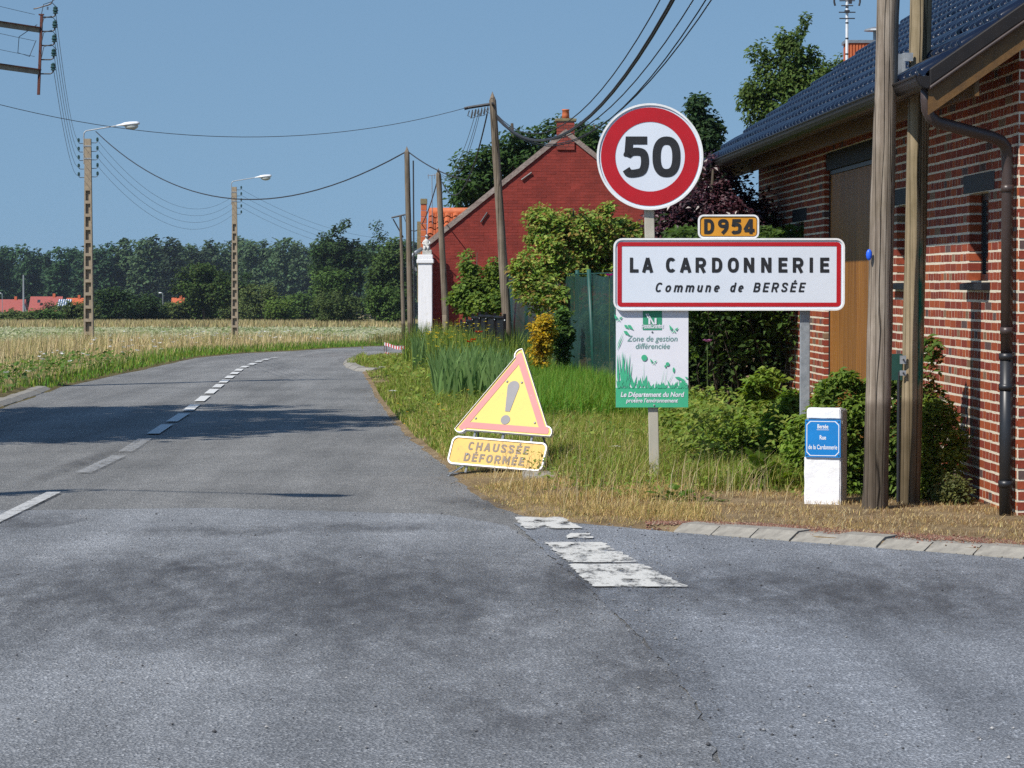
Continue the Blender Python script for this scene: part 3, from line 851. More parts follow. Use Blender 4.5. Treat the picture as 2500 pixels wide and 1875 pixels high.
# tiles: curved plates with a raised roll along one edge
SL = math.sqrt(1 + PT*PT)
TW, TX, TLEN = .245, .330, .40
def tile_mesh():
    prof = [(0, .000), (.02, -.004), (.10, -.006), (.138, .000), (.150, .026), (.170, .047), (.195, .054), (.222, .046), (.242, .022), (.254, .002)]
    rows = [(0.0, -.004, 0), (.010, .026, 0), (.035, .034, 0), (TLEN*.55, .020, 0), (TLEN, -.010, 0)]
    V, F = [], []
    for (s, lift, _) in rows:
        for (y, h) in prof:
            hh = (h if s > 0 else h*.4) + .022 + lift
            V.append((s, y, hh))
    n = len(prof)
    for i in range(len(rows)-1):
        for k in range(n-1):
            F.append((i*n+k, (i+1)*n+k, (i+1)*n+k+1, i*n+k+1))
    mb = MB(); mb.add(V, F)
    # into barn axes: s runs up the slope
    cs, sn = 1/SL, PT/SL
    mb.v = [(s*cs - h*sn, y, s*sn + h*cs) for s, y, h in mb.v]
    return mb.mesh('roof_tile', M['tile'], smooth=True)
tm = tile_mesh()
slope_len = (BW/2 - EAVE_X) * SL
nR = int(slope_len / TX); nC = int((BL + .62) / TW)
spots = []
for i in range(nR):
    s = i * TX - .03
    for k in range(nC):
        spots.append((i, k, EAVE_X + s / SL, -.31 + k * TW, EAVE_Z + s * PT / SL - .045))
def tile_seen(i, k):
    return True
def roof_px(x, y, z):
    ca, sa = math.cos(TH), math.sin(TH)
    wx, wy = 3.485 + x*ca - y*sa, 20.3 + x*sa + y*ca
    return 1250 + FPX*wx/wy, HOR - FPX*(z-EYE)/wy
spots.sort(key=lambda q: q[3])
vis, hid = [], []
for q in spots:
    px, py = roof_px(q[2]+.1, q[3], q[4]+.1)
    (vis if (5 < px < 2490 and 8 < py and not (2100 < px < 2190 or 2205 < px < 2270)) else hid).append(q)
hid += vis[300:]; vis = vis[:300]
for q in vis:
    o = link('roof_tile', tm, roof_o); o.location = (q[2], q[3], q[4] + random.uniform(0, .004)); o.rotation_euler = (random.uniform(-.02, .02), random.uniform(-.014, .014), random.uniform(-.012, .012))
tv = np.array([v.co[:] for v in tm.vertices]); tf = np.array([list(p.vertices) for p in tm.polygons])
def tiles_joined(lst, mirror=False):
    n = len(lst)
    off = np.array([(q[2], q[3], q[4]) for q in lst])
    V = tv[None] + off[:, None]
    r1 = rng.uniform(-.014, .014, (n, 1)); r2 = rng.uniform(-.02, .02, (n, 1))
    V = V.copy(); V[:, :, 2] += r1 * tv[None, :, 0] + r2 * (tv[None, :, 1] - .12)
    F = (np.arange(n)[:, None, None]*len(tv) + tf).reshape(-1, 4)
    V = V.reshape(-1, 3)
    if mirror: V[:, 0] = BW - V[:, 0]; F = F[:, ::-1]
    return mesh_arrays('tiling', V, F, M['tile'], smooth=True)
o = link('tiling', tiles_joined(hid), roof_o); o['kind'] = 'stuff'
o = link('tiling', tiles_joined(spots, True), roof_o); o['kind'] = 'stuff'
MB().tube([(BW/2, -.32, EAVE_Z + (BW/2-EAVE_X)*PT + .01), (BW/2, BL+.32, EAVE_Z + (BW/2-EAVE_X)*PT + .01)], .11, 10).build('ridge_tiles', M['tile'], roof_o, smooth=True)
# barge trim and boards along both gables, soffit and fascia along the eaves
for y0, y1 in ((-.335, -.302), (BL+.302, BL+.335)):
    for s in (0, 1):
        f = (lambda x: x) if s == 0 else (lambda x: BW - x)
        e0, r0 = EAVE_X - .02, BW/2
        ze, zr = EAVE_Z, EAVE_Z + (r0-e0)*PT
        def strip(dz0, dz1, ya, yb): return MB().hexa([(f(e0), ya, ze+dz0), (f(r0), ya, zr+dz0), (f(r0), yb, zr+dz0), (f(e0), yb, ze+dz0), (f(e0), ya, ze+dz1), (f(r0), ya, zr+dz1), (f(r0), yb, zr+dz1), (f(e0), yb, ze+dz1)])
        strip(-.10, .020, y0, y1).build('barge_trim', M['gutter_dark'], barn, bevel=.01)
        if y0 < 0: strip(-.125, -.098, y0-.012, y1).build('barge_trim', M['pipe_brown'], barn, bevel=.008)
        yb = -.296 if y0 < 0 else BL+.296
        strip(-.29, -.102, yb, yb+.03 if y0 < 0 else yb-.03).build('barge_board', M['wood_trim'], barn)
MB().hexa([(EAVE_X, -.29, EAVE_Z-.12), (.0, -.29, EAVE_Z-.12-EAVE_X*PT), (.0, BL+.29, EAVE_Z-.12-EAVE_X*PT), (EAVE_X, BL+.29, EAVE_Z-.12), (EAVE_X, -.29, EAVE_Z-.102), (.0, -.29, EAVE_Z-.102-EAVE_X*PT), (.0, BL+.29, EAVE_Z-.102-EAVE_X*PT), (EAVE_X, BL+.29, EAVE_Z-.102)]).build('soffit', M['wood_trim'], barn)
MB().box(-.36, -.33, -.26, BL+.26, EAVE_Z-.16, EAVE_Z-.0).build('fascia', M['wood_trim'], barn)
# half-round gutter along the eaves
gp = []
for k in range(9):
    t = math.pi * k / 8
    gp.append((EAVE_X - .035 - .08*math.cos(t)*1.0, -.085*math.sin(t)))
n = len(gp); GZ = EAVE_Z - .03
vsl = [(x, -.33, GZ+z) for x, z in gp] + [(x, BL+.33, GZ+z) for x, z in gp] + [(x*1.0+(.006 if x < EAVE_X-.035 else -.006), -.33, GZ+z+.006) for x, z in gp] + [(x+(.006 if x < EAVE_X-.035 else -.006), BL+.33, GZ+z+.006) for x, z in gp]
fs = []
for k in range(n-1):
    fs += [(k, k+1, n+k+1, n+k), (2*n+k+1, 2*n+k, 3*n+k, 3*n+k+1), (k+1, k, 2*n+k, 2*n+k+1)]
gut = MB(); gut.add(vsl, fs); gut.add([(x, -.33, GZ+z) for x, z in gp], [tuple(range(n))])
gut.tube([(EAVE_X-.115, -.33, GZ), (EAVE_X-.115, BL+.33, GZ)], .010, 6)
for k in range(20): gut.box(EAVE_X-.118, EAVE_X+.05, -.1+k*.8, -.08+k*.8, GZ+.001, GZ+.006)
gutter = gut.build('gutter', M['gutter_dark'], barn)
# swan-neck downpipe: brown above, cast iron below
gx = EAVE_X - .03
P0, P1, P2 = (gx+.01, -.22, GZ-.07), (gx+.03, -.18, GZ-.30), (-.07, .02, GZ-.47)
pts = [P0, (gx+.01, -.22, GZ-.16), (gx+.015, -.215, GZ-.22), (gx+.04, -.205, GZ-.27), (gx+.09, -.19, GZ-.305), (-.20, -.04, GZ-.395), (-.13, -.01, GZ-.42), (-.09, .02, GZ-.46), (-.075, .04, GZ-.53), (-.07, .05, GZ-.62)]
dp = MB().tube(pts + [(-.07, .05, 1.13)], .041, 14)
for z in (2.32, 1.34): dp.tube([(-.07, .05, z), (-.07, .05, z-.05)], .046, 14)
dpo = dp.build('downpipe', M['pipe_brown'], barn, smooth=True)
lp = MB().tube([(-.07, .05, 1.16), (-.07, .05, .0)], .046, 14)
for z in (1.16, .95, .28): lp.tube([(-.07, .05, z), (-.07, .05, z-.045)], .053, 14)
lp.build('downpipe_foot', M['pipe_black'], barn, smooth=True)
MB().box(-.07, .0, .035, .065, 2.0, 2.03).box(-.07, .0, .035, .065, .9, .93).build('pipe_clip', M['pipe_black'], barn)

# ------------------------------------------------------------------ wooden pole pair
def pole_mesh(name, h, r0, r1, lean, mat, rough=.006, point=False, n=22, m=44, seed=0):
    V, F = [], []
    zs = [h * (i/m)**1.0 for i in range(m+1)]
    for z in zs:
        t = z / h
        r = r0 + (r1-r0)*t
        for k in range(n):
            a = 2*math.pi*k/n
            q = r + rough*noise.noise(Vector((math.cos(a)*1.6+seed, math.sin(a)*1.6, z*2.2))) + rough*.5*noise.noise(Vector((math.cos(a)*5+seed, math.sin(a)*5, z*1.1)))
            V.append((lean[0]*t + q*math.cos(a), lean[1]*t + q*math.sin(a), z))
    if point:
        V.append((lean[0]*1.02, lean[1]*1.02, h + r1*2.6))
    for i in range(m):
        for k in range(n):
            k2 = (k+1) % n
            F.append((i*n+k, i*n+k2, (i+1)*n+k2, (i+1)*n+k))
    if point:
        for k in range(n): F.append((m*n+k, m*n+(k+1) % n, len(V)-1))
    else: F.append(tuple(m*n+k for k in range(n)))
    return MB().add(V, F).mesh(name, mat, smooth=True)
p1 = empty('utility_pole', (2.585, 20.96, .0))
tag(p1, 'rough cracked wooden utility pole with a small blue tag, the left of the pair', 'utility pole')
link('shaft', pole_mesh('shaft', 8.2, .091, .070, (.175, 0), M['pole_wood'], .010, seed=2), p1)
q = at(2122, 622, 20.88)
MB().sphere((q.x-2.585, -.075, q.z), .022, .014, .040, 10, 6).build('blue_tag', pm('tag_blue', (.02,.12,.75), (.02,.11,.7), 5, .4), p1, smooth=True)
p2 = empty('utility_pole', (2.893, 21.43, .0))
tag(p2, 'smoother wooden utility pole stained with green paint, the right of the pair', 'utility pole')
link('shaft', pole_mesh('shaft', 8.0, .078, .080, (.15, 0), M['pole_wood_smooth'], .004, seed=9), p2)
MB().tube([(-.085, -.02, 0), (-.083, -.02, 1.0)], .014, 6).build('dark_strip', M['pipe_black'], p2)  # thin dark tube up the left side of the pole's lower part
br = MB().box(-.165, -.06, -.03, .03, 3.10, 3.30)
bro = br.build('spacer_bracket', M['zinc'], p2)
MB().box(-.062, .0, -.094, -.080, 3.245, 3.305).box(-.062, .0, -.094, -.080, 3.155, 3.19).box(-.070, -.055, -.09, .03, 3.09, 3.305).build('bracket_plate', M['galv'], bro)
b2 = MB().box(-.175, -.06, -.03, .03, .94, 1.13).build('spacer_bracket', M['cabinet_green'], p2)
pl = MB().box(-.085, -.040, -.090, -.078, 1.06, 1.12).box(-.085, -.040, -.090, -.078, .975, 1.012)
pl.build('bracket_plate', M['galv'], b2)
for z_ in (1.09, .993): MB().tube([(-.06, -.09, z_), (-.06, -.105, z_)], .007, 6).build('bolt', M['steel_dark'], b2)

# ------------------------------------------------------------------ lettering: a stroke alphabet for the signs
def cat(pts, per=7):
    """smooth curve through the points"""
    P = [Vector(p) for p in pts]; out = []
    P = [P[0]*2-P[1]] + P + [P[-1]*2-P[-2]]
    for i in range(1, len(P)-2):
        for k in range(per):
            t = k/per
            out.append(0.5*((2*P[i]) + (-P[i-1]+P[i+1])*t + (2*P[i-1]-5*P[i]+4*P[i+1]-P[i+2])*t*t + (-P[i-1]+3*P[i]-3*P[i+1]+P[i+2])*t**3))
    out.append(P[-2])
    return [tuple(p) for p in out]
def sup(cx, cy, rx, ry, a0, a1, n=26, e=.82):
    out = []
    for k in range(n+1):
        t = R(a0 + (a1-a0)*k/n)
        c, s = math.cos(t), math.sin(t)
        out.append((cx + rx*math.copysign(abs(c)**e, c), cy + ry*math.copysign(abs(s)**e, s)))
    return out
def glyph(ch, W, t):
    a = t/2; l, r, b, T, mx = a, W-a, a, 1-a, W/2
    xh = .72; xT = xh - a
    if ch == 'É': return glyph('E', W, t) + [[(W*.38, 1.07), (W*.66, 1.24)]]
    if ch == 'I': return [[(mx, 0), (mx, 1)]]
    if ch == 'L': return [[(l, 1), (l, b), (W, b)]]
    if ch == 'A': return [[(a*1.05, 0), (mx-.0, 1-a*.2)], [(mx+.0, 1-a*.2), (W-a*1.05, 0)], [(W*.2, .30), (W*.8, .30)]]
    if ch == 'C': return [sup(mx, .5, mx-a, .5-a, 42, 318)]
    if ch == 'O' or ch == '0': return [sup(mx, .5, mx-a, .5-a, 0, 360, 40)]
    if ch == 'D': return [[(l, 0), (l, 1)], [(l+a*.9, T), (W*.42, T)] + sup(W*.42, .5, W*.58-a, .5-a, 88, -88, 18) + [(W*.42, b), (l+a*.9, b)]]
    if ch == 'E': return [[(W, T), (l, T), (l, b), (W, b)], [(l+a, .52), (W*.92, .52)]]
    if ch == 'F': return [[(W, T), (l, T), (l, 0)], [(l+a, .50), (W*.9, .50)]]
    if ch == 'H': return [[(l, 0), (l, 1)], [(r, 0), (r, 1)], [(l+a, .5), (r-a, .5)]]
    if ch == 'N': return [[(l, 0), (l, 1)], [(r, 0), (r, 1)], [(l+a*.3, 1-a*.6), (r-a*.3, a*.6)]]
    if ch == 'M': return [[(l, 0), (l, 1)], [(r, 0), (r, 1)], [(l+a*.3, 1-a*.6), (mx, .25), (r-a*.3, 1-a*.6)]]
    if ch == 'R': return [[(l, 0), (l, 1)], [(l+a*.9, T), (W*.5, T)] + sup(W*.5, .725-a/2, W*.5-a, .275-a/2, 88, -88, 14) + [(W*.5, .45), (l+a*.9, .45)], [(W*.52, .45), (r, 0)]]
    if ch == 'B': return [[(l, 0), (l, 1)], [(l+a*.9, T), (W*.5, T)] + sup(W*.5, .76-a/2, W*.44-a, .24-a/2, 88, -88, 14) + [(W*.5, .52), (l+a*.9, .52)], [(W*.5, .52)] + sup(W*.52, .26+a/2, W*.48-a, .26-a/2, 86, -88, 14) + [(W*.5, b), (l+a*.9, b)]]
    if ch == 'S': return [cat([(r-.01, .70), (r-.06, .86), (mx, T), (l+.03, .87), (l+.01, .70), (l+.10, .58), (mx, .51), (r-.08, .42), (r, .28), (r-.05, .13), (mx, b), (l+.06, .12), (l, .28)])]
    if ch == 'U': return [[(l, 1), (l, .35)] + sup(mx, .35, mx-a, .35-a, 180, 360, 18) + [(r, 1)]]
    if ch == '5': return [[(W*.93, T), (l+.06, T), (l+.03, .50)], cat([(l+.0, .50), (W*.22, .585), (mx, .63), (W*.78, .58), (r, .36), (r-.06, .16), (mx, b), (W*.24, .10), (l-.02, .20)])]
    if ch == '9': return [sup(mx, .70, mx-a, .30-a, 0, 360, 30), cat([(r, .66), (r-.01, .45), (r-.10, .26), (mx*.8, .0+a*.3)])]
    if ch == '4': return [[(W*.70, 0), (W*.70, 1)], [(W*.66, 1-a*.5), (l, .26)], [(l*.8, .22+a*.2), (W, .22+a*.2)]]
    if ch == 'o': return [sup(mx, xh/2, mx-a, xh/2-a, 0, 360, 28)]
    if ch == 'n': return [[(l, 0), (l, xh)], [(l, xh*.55)] + sup(mx, xh*.58, mx-a, xh*.42-a, 172, 0, 14) + [(r, 0)]]
    if ch == 'u': return [[(r, 0), (r, xh)], [(l, xh)] + sup(mx, xh*.42, mx-a, xh*.42-a, 180, 352, 14) + [(r, xh*.45)]]
    if ch == 'm':
        w2 = (W - t)/2
        return [[(l, 0), (l, xh)], [(l, xh*.6)] + sup(l+w2/2, xh*.62, w2/2, xh*.38-a, 172, 0, 12) + [(l+w2, 0)], [(l+w2, xh*.6)] + sup(l+1.5*w2, xh*.62, w2/2, xh*.38-a, 172, 0, 12) + [(r, 0)]]
    if ch == 'e': return [[(l+a*.6, xh*.5), (r-a*.4, xh*.5)], sup(mx, xh/2, mx-a, xh/2-a, 0, 318, 26)]
    if ch == 'd': return [[(r, 0), (r, 1)], sup(mx, xh/2, mx-a, xh/2-a, 0, 360, 28)]
    return []
GW = {'I': .22, 'L': .58, 'A': .78, 'C': .68, 'O': .72, 'D': .70, 'E': .60, 'É': .60, 'F': .58, 'H': .70, 'N': .70, 'M': .84, 'R': .70, 'B': .68, 'S': .66, 'U': .70, '5': .64, '0': .68, '9': .66, '4': .72, 'o': .56, 'n': .52, 'u': .52, 'm': .84, 'e': .55, 'd': .56, ' ': .45}
def strokes(mb, ch, x0, W, z0, H, t, y, shear=0.0):
    """W, H in metres; t stroke width in metres"""
    for si, pl in enumerate(glyph(ch, W/H, t/H)):
        pts = [Vector(p)*H for p in pl]
        L, Rr = [], []
        n = len(pts); closed = n > 20 and (pts[0]-pts[-1]).length < 1e-4*H
        for i, p in enumerate(pts):
            if closed: pa, pb = pts[i-1 if i > 0 else n-2], pts[i+1 if i < n-1 else 1]
            else: pa, pb = pts[max(i-1, 0)], pts[min(i+1, n-1)]
            d1, d2 = (p-pa), (pb-p)
            if d1.length < 1e-9: d1 = d2
            if d2.length < 1e-9: d2 = d1
            d1 = d1.normalized(); d2 = d2.normalized()
            n1, n2 = Vector((-d1.y, d1.x)), Vector((-d2.y, d2.x))
            mm = (n1+n2)
            mm = mm.normalized() if mm.length > 1e-6 else n1
            k = min(1/max(.35, mm.dot(n1)), 1.6)
            L.append(p + mm*(t/2*k)); Rr.append(p - mm*(t/2*k))
        yy_ = y - .00035*si
        vsl = []
        for q1, q2 in zip(L, Rr):
            vsl += [(x0 + q1.x + shear*q1.y, yy_, z0 + q1.y), (x0 + q2.x + shear*q2.y, yy_, z0 + q2.y)]
        mb.add(vsl, [(2*i, 2*i+1, 2*i+3, 2*i+2) for i in range(n-1)])
def line_of(text, x0, x1, z0, H, t, y, shear=0.0, gap=.22):
    """letters fitted between x0 and x1"""
    tot = sum(GW[c] for c in text) + gap*(len(text)-1)
    k = (x1-x0-shear*H*.7)/(tot*H)
    mb = MB(); x = x0
    for c in text:
        if c != ' ': strokes(mb, c, x, GW[c]*H*min(k, 1.05), z0, H, t, y, shear)
        x += (GW[c]*min(k, 1.05) + gap*max(k, (tot*k - sum(GW[q] for q in text)*min(k, 1.05))/(gap*max(1, len(text)-1))))*H
    return mb
def font_text(name, body, size, mat, parent, loc, bold=0.0, shear=0.0, sx=1.0, align='CENTER', space=1.0):
    c = bpy.data.curves.new(name, 'FONT'); c.body = body; c.size = size; c.offset = bold; c.shear = shear
    c.align_x = align; c.space_character = space; c.resolution_u = 3
    tmp = bpy.data.objects.new('tmp_text', c); col.objects.link(tmp)
    me = bpy.data.meshes.new_from_object(tmp.evaluated_get(bpy.context.evaluated_depsgraph_get()))
    col.objects.unlink(tmp); bpy.data.objects.remove(tmp); bpy.data.curves.remove(c)
    for v in me.vertices: v.co = Vector((v.co.x*sx, 0, v.co.y))
    me.materials.clear(); me.materials.append(mat); me.name = name
    if len(me.polygons) and sum(p.normal.y for p in me.polygons) > 0: me.flip_normals()
    return link(name, me, parent, loc)
def rrect(w, h, r, n=6, cx_=0, cz_=0):
    out = []
    for (sx, sz, a0) in ((1, -1, 270), (1, 1, 0), (-1, 1, 90), (-1, -1, 180)):
        for k in range(n+1):
            t = R(a0 + 90*k/n)
            out.append((cx_ + sx*(w/2-r) + r*math.cos(t), cz_ + sz*(h/2-r) + r*math.sin(t)))
    return out
def ring_sheet(mb, outer, inner, y):
    n = len(outer)
    mb.add([(x, y, z) for x, z in outer] + [(x, y, z) for x, z in inner], [(i, (i+1) % n, n+(i+1) % n, n+i) for i in range(n)])
def panel(name, poly_fn, w, h, r, th, mats, parent, loc, lip=.012):
    """plate with a raised folded rim: body white, rim proud"""
    o = MB().prism(poly_fn(w, h, r), 0, th).build(name, mats[0], parent, loc=loc)
    return o
def circ(r, n=64, cz_=0.0): return [(r*math.cos(2*math.pi*k/n), cz_ + r*math.sin(2*math.pi*k/n)) for k in range(n)]
def rim(mb, outer, inner, y0, y1):
    n = len(outer)
    mb.add([(x, y0, z) for x, z in outer] + [(x, y0, z) for x, z in inner] + [(x, y1, z) for x, z in inner] + [(x, y1, z) for x, z in outer],
           [f for i in range(n) for j in [(i+1) % n] for f in ((i, j, n+j, n+i), (n+i, n+j, 2*n+j, 2*n+i), (j, i, 3*n+i, 3*n+j))])

SY = 23.75
# speed limit sign
sx0 = X(1599, SY)
sp = empty('speed_limit_sign', (sx0, SY, 0))
tag(sp, 'round white 50 speed limit sign with red ring on a leaning grey post', 'road sign')
MB().hexa([(-.040, -.02, 0), (.040, -.02, 0), (.040, .02, 0), (-.040, .02, 0), (-.040-.066, -.02, 3.05), (.040-.066, -.02, 3.05), (.040-.066, .02, 3.05), (-.040-.066, .02, 3.05)]).build('post', M['post_beige'], sp, bevel=.006)
dc = (X(1585.5, SY)-sx0, -.055, Z(384, SY))
disc = MB().prism(circ(.418), 0, .022).build('disc', M['white_sheet'], sp, loc=dc)
mb = MB(); rim(mb, circ(.427), circ(.411), -.010, .028); mb.build('rim', M['white_rim'], disc)
mb = MB(); ring_sheet(mb, circ(.394, 64), circ(.279, 64), -.003); mb.build('red_ring', M['red_sheet'], disc)
mb = MB(); k = .425/397
strokes(mb, '5', (212-415)*k, 195*k, (443-597)*k, 305*k, 60*k, -.003); mb.build('numeral', M['black_print'], disc)
mb = MB(); strokes(mb, '0', (433-415)*k, 210*k, (443-597)*k, 305*k, 62*k, -.003); mb.build('numeral', M['black_print'], disc)
MB().box(-.06, .06, .022, .03, -.18, -.15).box(-.06, .06, .022, .03, .15, .18).build('clamp', M['galv'], disc)

# town name sign
tw, thh = 1.855, .580
tx, tzc = X(1778, SY), Z(670, SY)
ts = empty('town_sign', (X(1965, SY), SY, 0))
tag(ts, 'long white red-bordered town sign reading LA CARDONNERIE with Commune de BERSÉE below', 'town sign')
tl = (tx - X(1965, SY), -.075, tzc)
MB().box(-.040, .040, -.02, .02, 0, tzc+.2).build('post', M['galv'], ts, bevel=.006)
pn = MB().prism(rrect(tw-.014, thh-.014, .063), 0, .03).build('panel', M['white_sheet'], ts, loc=tl)
mb = MB(); rim(mb, rrect(tw, thh, .07), rrect(tw-.030, thh-.030, .055), -.010, .036); mb.build('rim', M['white_rim'], pn)
mb = MB(); ring_sheet(mb, rrect(tw-.062, thh-.062, .030), rrect(tw-.132, thh-.128, .004), -.003); mb.build('red_border', M['red_sheet'], pn)
k = tw/1732; ox = -tw/2; zb = lambda yc: thh/2 - (yc-1050)*thh/542
mb = MB()
for ch, a, c in [('L',265,330),('A',355,441),('C',535,612),('A',638,727),('R',757,835),('D',880,957),('O',998,1081),('N',1118,1196),('N',1248,1325),('E',1378,1445),('R',1485,1564),('I',1612,1635),('E',1690,1758)]:
    mb = MB(); strokes(mb, ch, ox + (a-143)*k, (c-a)*k, zb(1307), .120, .0262, -.003); mb.build('letter', M['black_print'], pn)
mb = MB()
for word, a, c in (('Commune', 452, 942), ('de', 1012, 1120), ('BERSÉE', 1188, 1580)):
    q = line_of(word, ox + (a-143)*k, ox + (c-143)*k, zb(1453), .076, .0135, -.003, .22, .34)
    q.build('word', M['black_print'], pn)

# route number plate
rp = empty('route_plate', (X(1776.5, SY), SY, Z(583, SY)))
tag(rp, 'small orange route number plate reading D954 on top of the town sign', 'road sign')
RW, RH = .489, .192
pl_ = MB().prism(rrect(RW-.012, RH-.012, .038, cz_=RH/2), -.07, -.045).build('plate', M['orange_sheet'], rp)
mb = MB(); rim(mb, rrect(RW, RH, .045, cz_=RH/2), rrect(RW-.028, RH-.028, .032, cz_=RH/2), -.078, -.04); mb.build('rim', M['white_rim'], rp)
mb = MB(); ring_sheet(mb, rrect(RW-.030, RH-.030, .030, cz_=RH/2), rrect(RW-.040, RH-.040, .025, cz_=RH/2), -.072); mb.build('border_line', M['black_print'], rp)
mb = MB(); k = RW/457
for ch, a, c in [('D',820,895),('9',924,1003),('5',1024,1100),('4',1112,1197)]:
    mb = MB(); strokes(mb, ch, (a-1003.5)*k, (c-a)*k, RH-(1015-870)*k, 112*k, 25*k, -.073); mb.build('letter', M['black_print'], rp)
MB().box(-.08, -.05, -.045, -.02, -.1, .12).box(.05, .08, -.045, -.02, -.1, .12).build('bracket', M['galv'], rp)

# notice board
NBW, NBH = .582, .80
nb = empty('notice_board', (X(1591.5, SY), SY-.045, Z(994, SY)))
tag(nb, 'white notice board with green plant silhouettes fixed under the town sign', 'notice board')
MB().box(-NBW/2, NBW/2, 0, .012, 0, NBH).build('board', M['notice_white'], nb)
k = NBW/977
nx = lambda px: (px-786.5)*k
nz = lambda py: (1405-py)*k
MB().add([(nx(298), -.002, nz(1405)), (nx(1275), -.002, nz(1405)), (nx(1275), -.002, nz(1140)), (nx(298), -.002, nz(1140))], [(0, 1, 2, 3)]).build('green_band', M['green_print'], nb)
mb = MB(); rr = random.Random(4)
def leafshape(x0, z0, x1, z1, w, y=-.003):
    d = Vector((x1-x0, z1-z0)); nrm = Vector((-d.y, d.x)).normalized()*w
    m1 = Vector((x0, z0)) + d*.35
    mb.add([(x0, y, z0), (m1.x+nrm.x, y, m1.y+nrm.y), (x1, y, z1), (m1.x-nrm.x, y, m1.y-nrm.y)], [(0, 3, 2, 1)])
ly = [-.003]
def lf(*a):
    ly[0] -= .00004; leafshape(*a, y=ly[0])
for i in range(75):
    x = rr.uniform(300, 1270); hgt = rr.uniform(40, 190) * (1.5 if x < 480 else 1.0 if x < 700 else .62)
    lf(nx(x), nz(1150), nx(min(1272, max(300, x + rr.uniform(-60, 60)))), nz(1145-hgt), rr.uniform(.004, .012))
for i in range(14):
    x = rr.uniform(320, 470); lf(nx(x), nz(1150), nx(max(302, x + rr.uniform(-45, 60))), nz(rr.uniform(620, 900)), rr.uniform(.003, .010))
for (x, z, x1, z1, w) in [(672,1100,676,760,.0012),(900,1130,955,870,.0012),(945,1130,995,850,.0012),(1000,1090,1080,930,.0015),(310,640,400,440,.004),(305,600,400,375,.003),(1090,995,1240,1040,.012),(1250,1080,1140,1005,.010),(1272,1110,1200,1060,.010),(1272,1020,1225,990,.008)]:
    lf(nx(x), nz(z), nx(x1), nz(z1), w)
for (c0, c1, r0, r1) in [(680,735,40,42),(1077,900,14,36),(995,820,26,26),(965,850,14,18)]:
    ly[0] -= .00004
    mb.add([(nx(c0)+r0*k*math.cos(t), ly[0], nz(c1)+r1*k*math.sin(t)) for t in [2*math.pi*j/14 for j in range(14)]], [tuple(range(14))])
for (c0, c1, s) in [(1078, 345, 1.0), (805, 785, .72), (330, 195, .9)]:      # butterflies
    for (a, b_, c_, d_, e_, f_) in [(-8, 0, -62, -55, -50, 20), (8, 5, 62, -20, 40, 25), (-5, 15, -40, 55, -8, 40), (5, 15, 30, 50, 0, 45)]:
        ly[0] -= .00004
        mb.add([(nx(c0+a*s), ly[0], nz(c1+b_*s)), (nx(c0+e_*s), ly[0], nz(c1+f_*s)), (nx(c0+c_*s), ly[0], nz(c1+d_*s))], [(0, 1, 2)])
for (x, z, x1, z1, w) in [(410,290,470,345,.012),(455,290,535,360,.014),(400,372,490,435,.014)]:
    lf(nx(x), nz(z), nx(x1), nz(z1), w)
mb.build('plant_print', M['green_print'], nb)
# logo: green square with a white N and diagonal rays
lz0, lz1 = nz(362), nz(100)
MB().add([(nx(660), -.002, lz0), (nx(918), -.002, lz0), (nx(918), -.002, lz1), (nx(660), -.002, lz1)], [(0, 1, 2, 3)]).build('logo_square', M['dgreen_print'], nb)
mb = MB()
for q in ([(735,285),(762,285),(762,200),(735,200)], [(762,215),(795,285),(822,285),(765,190)], [(818,285),(845,285),(845,200),(818,200)], [(724,200),(745,200),(712,140),(694,140)], [(752,196),(768,196),(732,135),(720,135)]):
    ly[0] -= .00004
    mb.add([(nx(x), ly[0], nz(z)) for x, z in q], [(0, 1, 2, 3)])
mb.build('logo_letter', M['notice_white'], nb)
font_text('lettering', 'Conseil Général', .030, M['notice_white'], nb, (nx(789), -.0035, nz(316)), .0012, 0, .92)
font_text('lettering', 'Département du Nord', .0185, M['notice_white'], nb, (nx(789), -.0035, nz(337)), .0008, 0, 1.05)
font_text('lettering', 'Zone de gestion', .066, M['grey_green_print'], nb, (nx(786), -.0035, nz(512)), 0.0, .2, .93)
font_text('lettering', 'différenciée', .064, M['grey_green_print'], nb, (nx(788), -.0035, nz(612)), 0.0, .2, .93)
font_text('lettering', 'Le Département du Nord', .055, M['notice_white'], nb, (nx(786), -.0050, nz(1262)), .0016, .2, .88)
font_text('lettering', 'protège l\'environnement', .046, M['notice_white'], nb, (nx(783), -.0050, nz(1338)), .0010, .2, .90)
for (x, z) in ((785, 385), (815, 1378)): MB().sphere((nx(x), -.004, nz(z)), .008, .005, .008, 8, 5).build('bolt', M['galv'], nb, smooth=True)

# triangular temporary warning sign with plate, on a low stand
wsx, wsy = X(1203, 25.05), 25.05
ws = empty('warning_sign', (wsx, wsy, 0), 0)
tag(ws, 'faded yellow triangular roadworks warning sign with exclamation mark, plate reading CHAUSSÉE DÉFORMÉE', 'warning sign')
YAW, LEAN, ROLL = R(-24), R(-25), R(3.2)
frame = Matrix.Rotation(YAW, 4, 'Z') @ Matrix.Rotation(LEAN, 4, 'X') @ Matrix.Rotation(ROLL, 4, 'Y')
def tri(side, r, cz_, n=6):
    h = side*.866; pts = []
    cs = [(-side/2, 0), (side/2, 0), (0, h)]
    out = []
    for i, (x, z) in enumerate(cs):
        a0 = [180, 300, 60][i]+30
        ix, iz = (x - 0)*(1 - r*2*math.sqrt(3)/side) , (z - h/3)*(1 - r*2*math.sqrt(3)/side) + h/3
        for k in range(n+1):
            t = R(a0 + 120*k/n)
            out.append((ix + r*math.cos(t), iz + r*math.sin(t) + cz_))
    return out
def fbuild(mb, name, mat, parent, **kw):
    mb.move(frame); return mb.build(name, mat, parent, **kw)
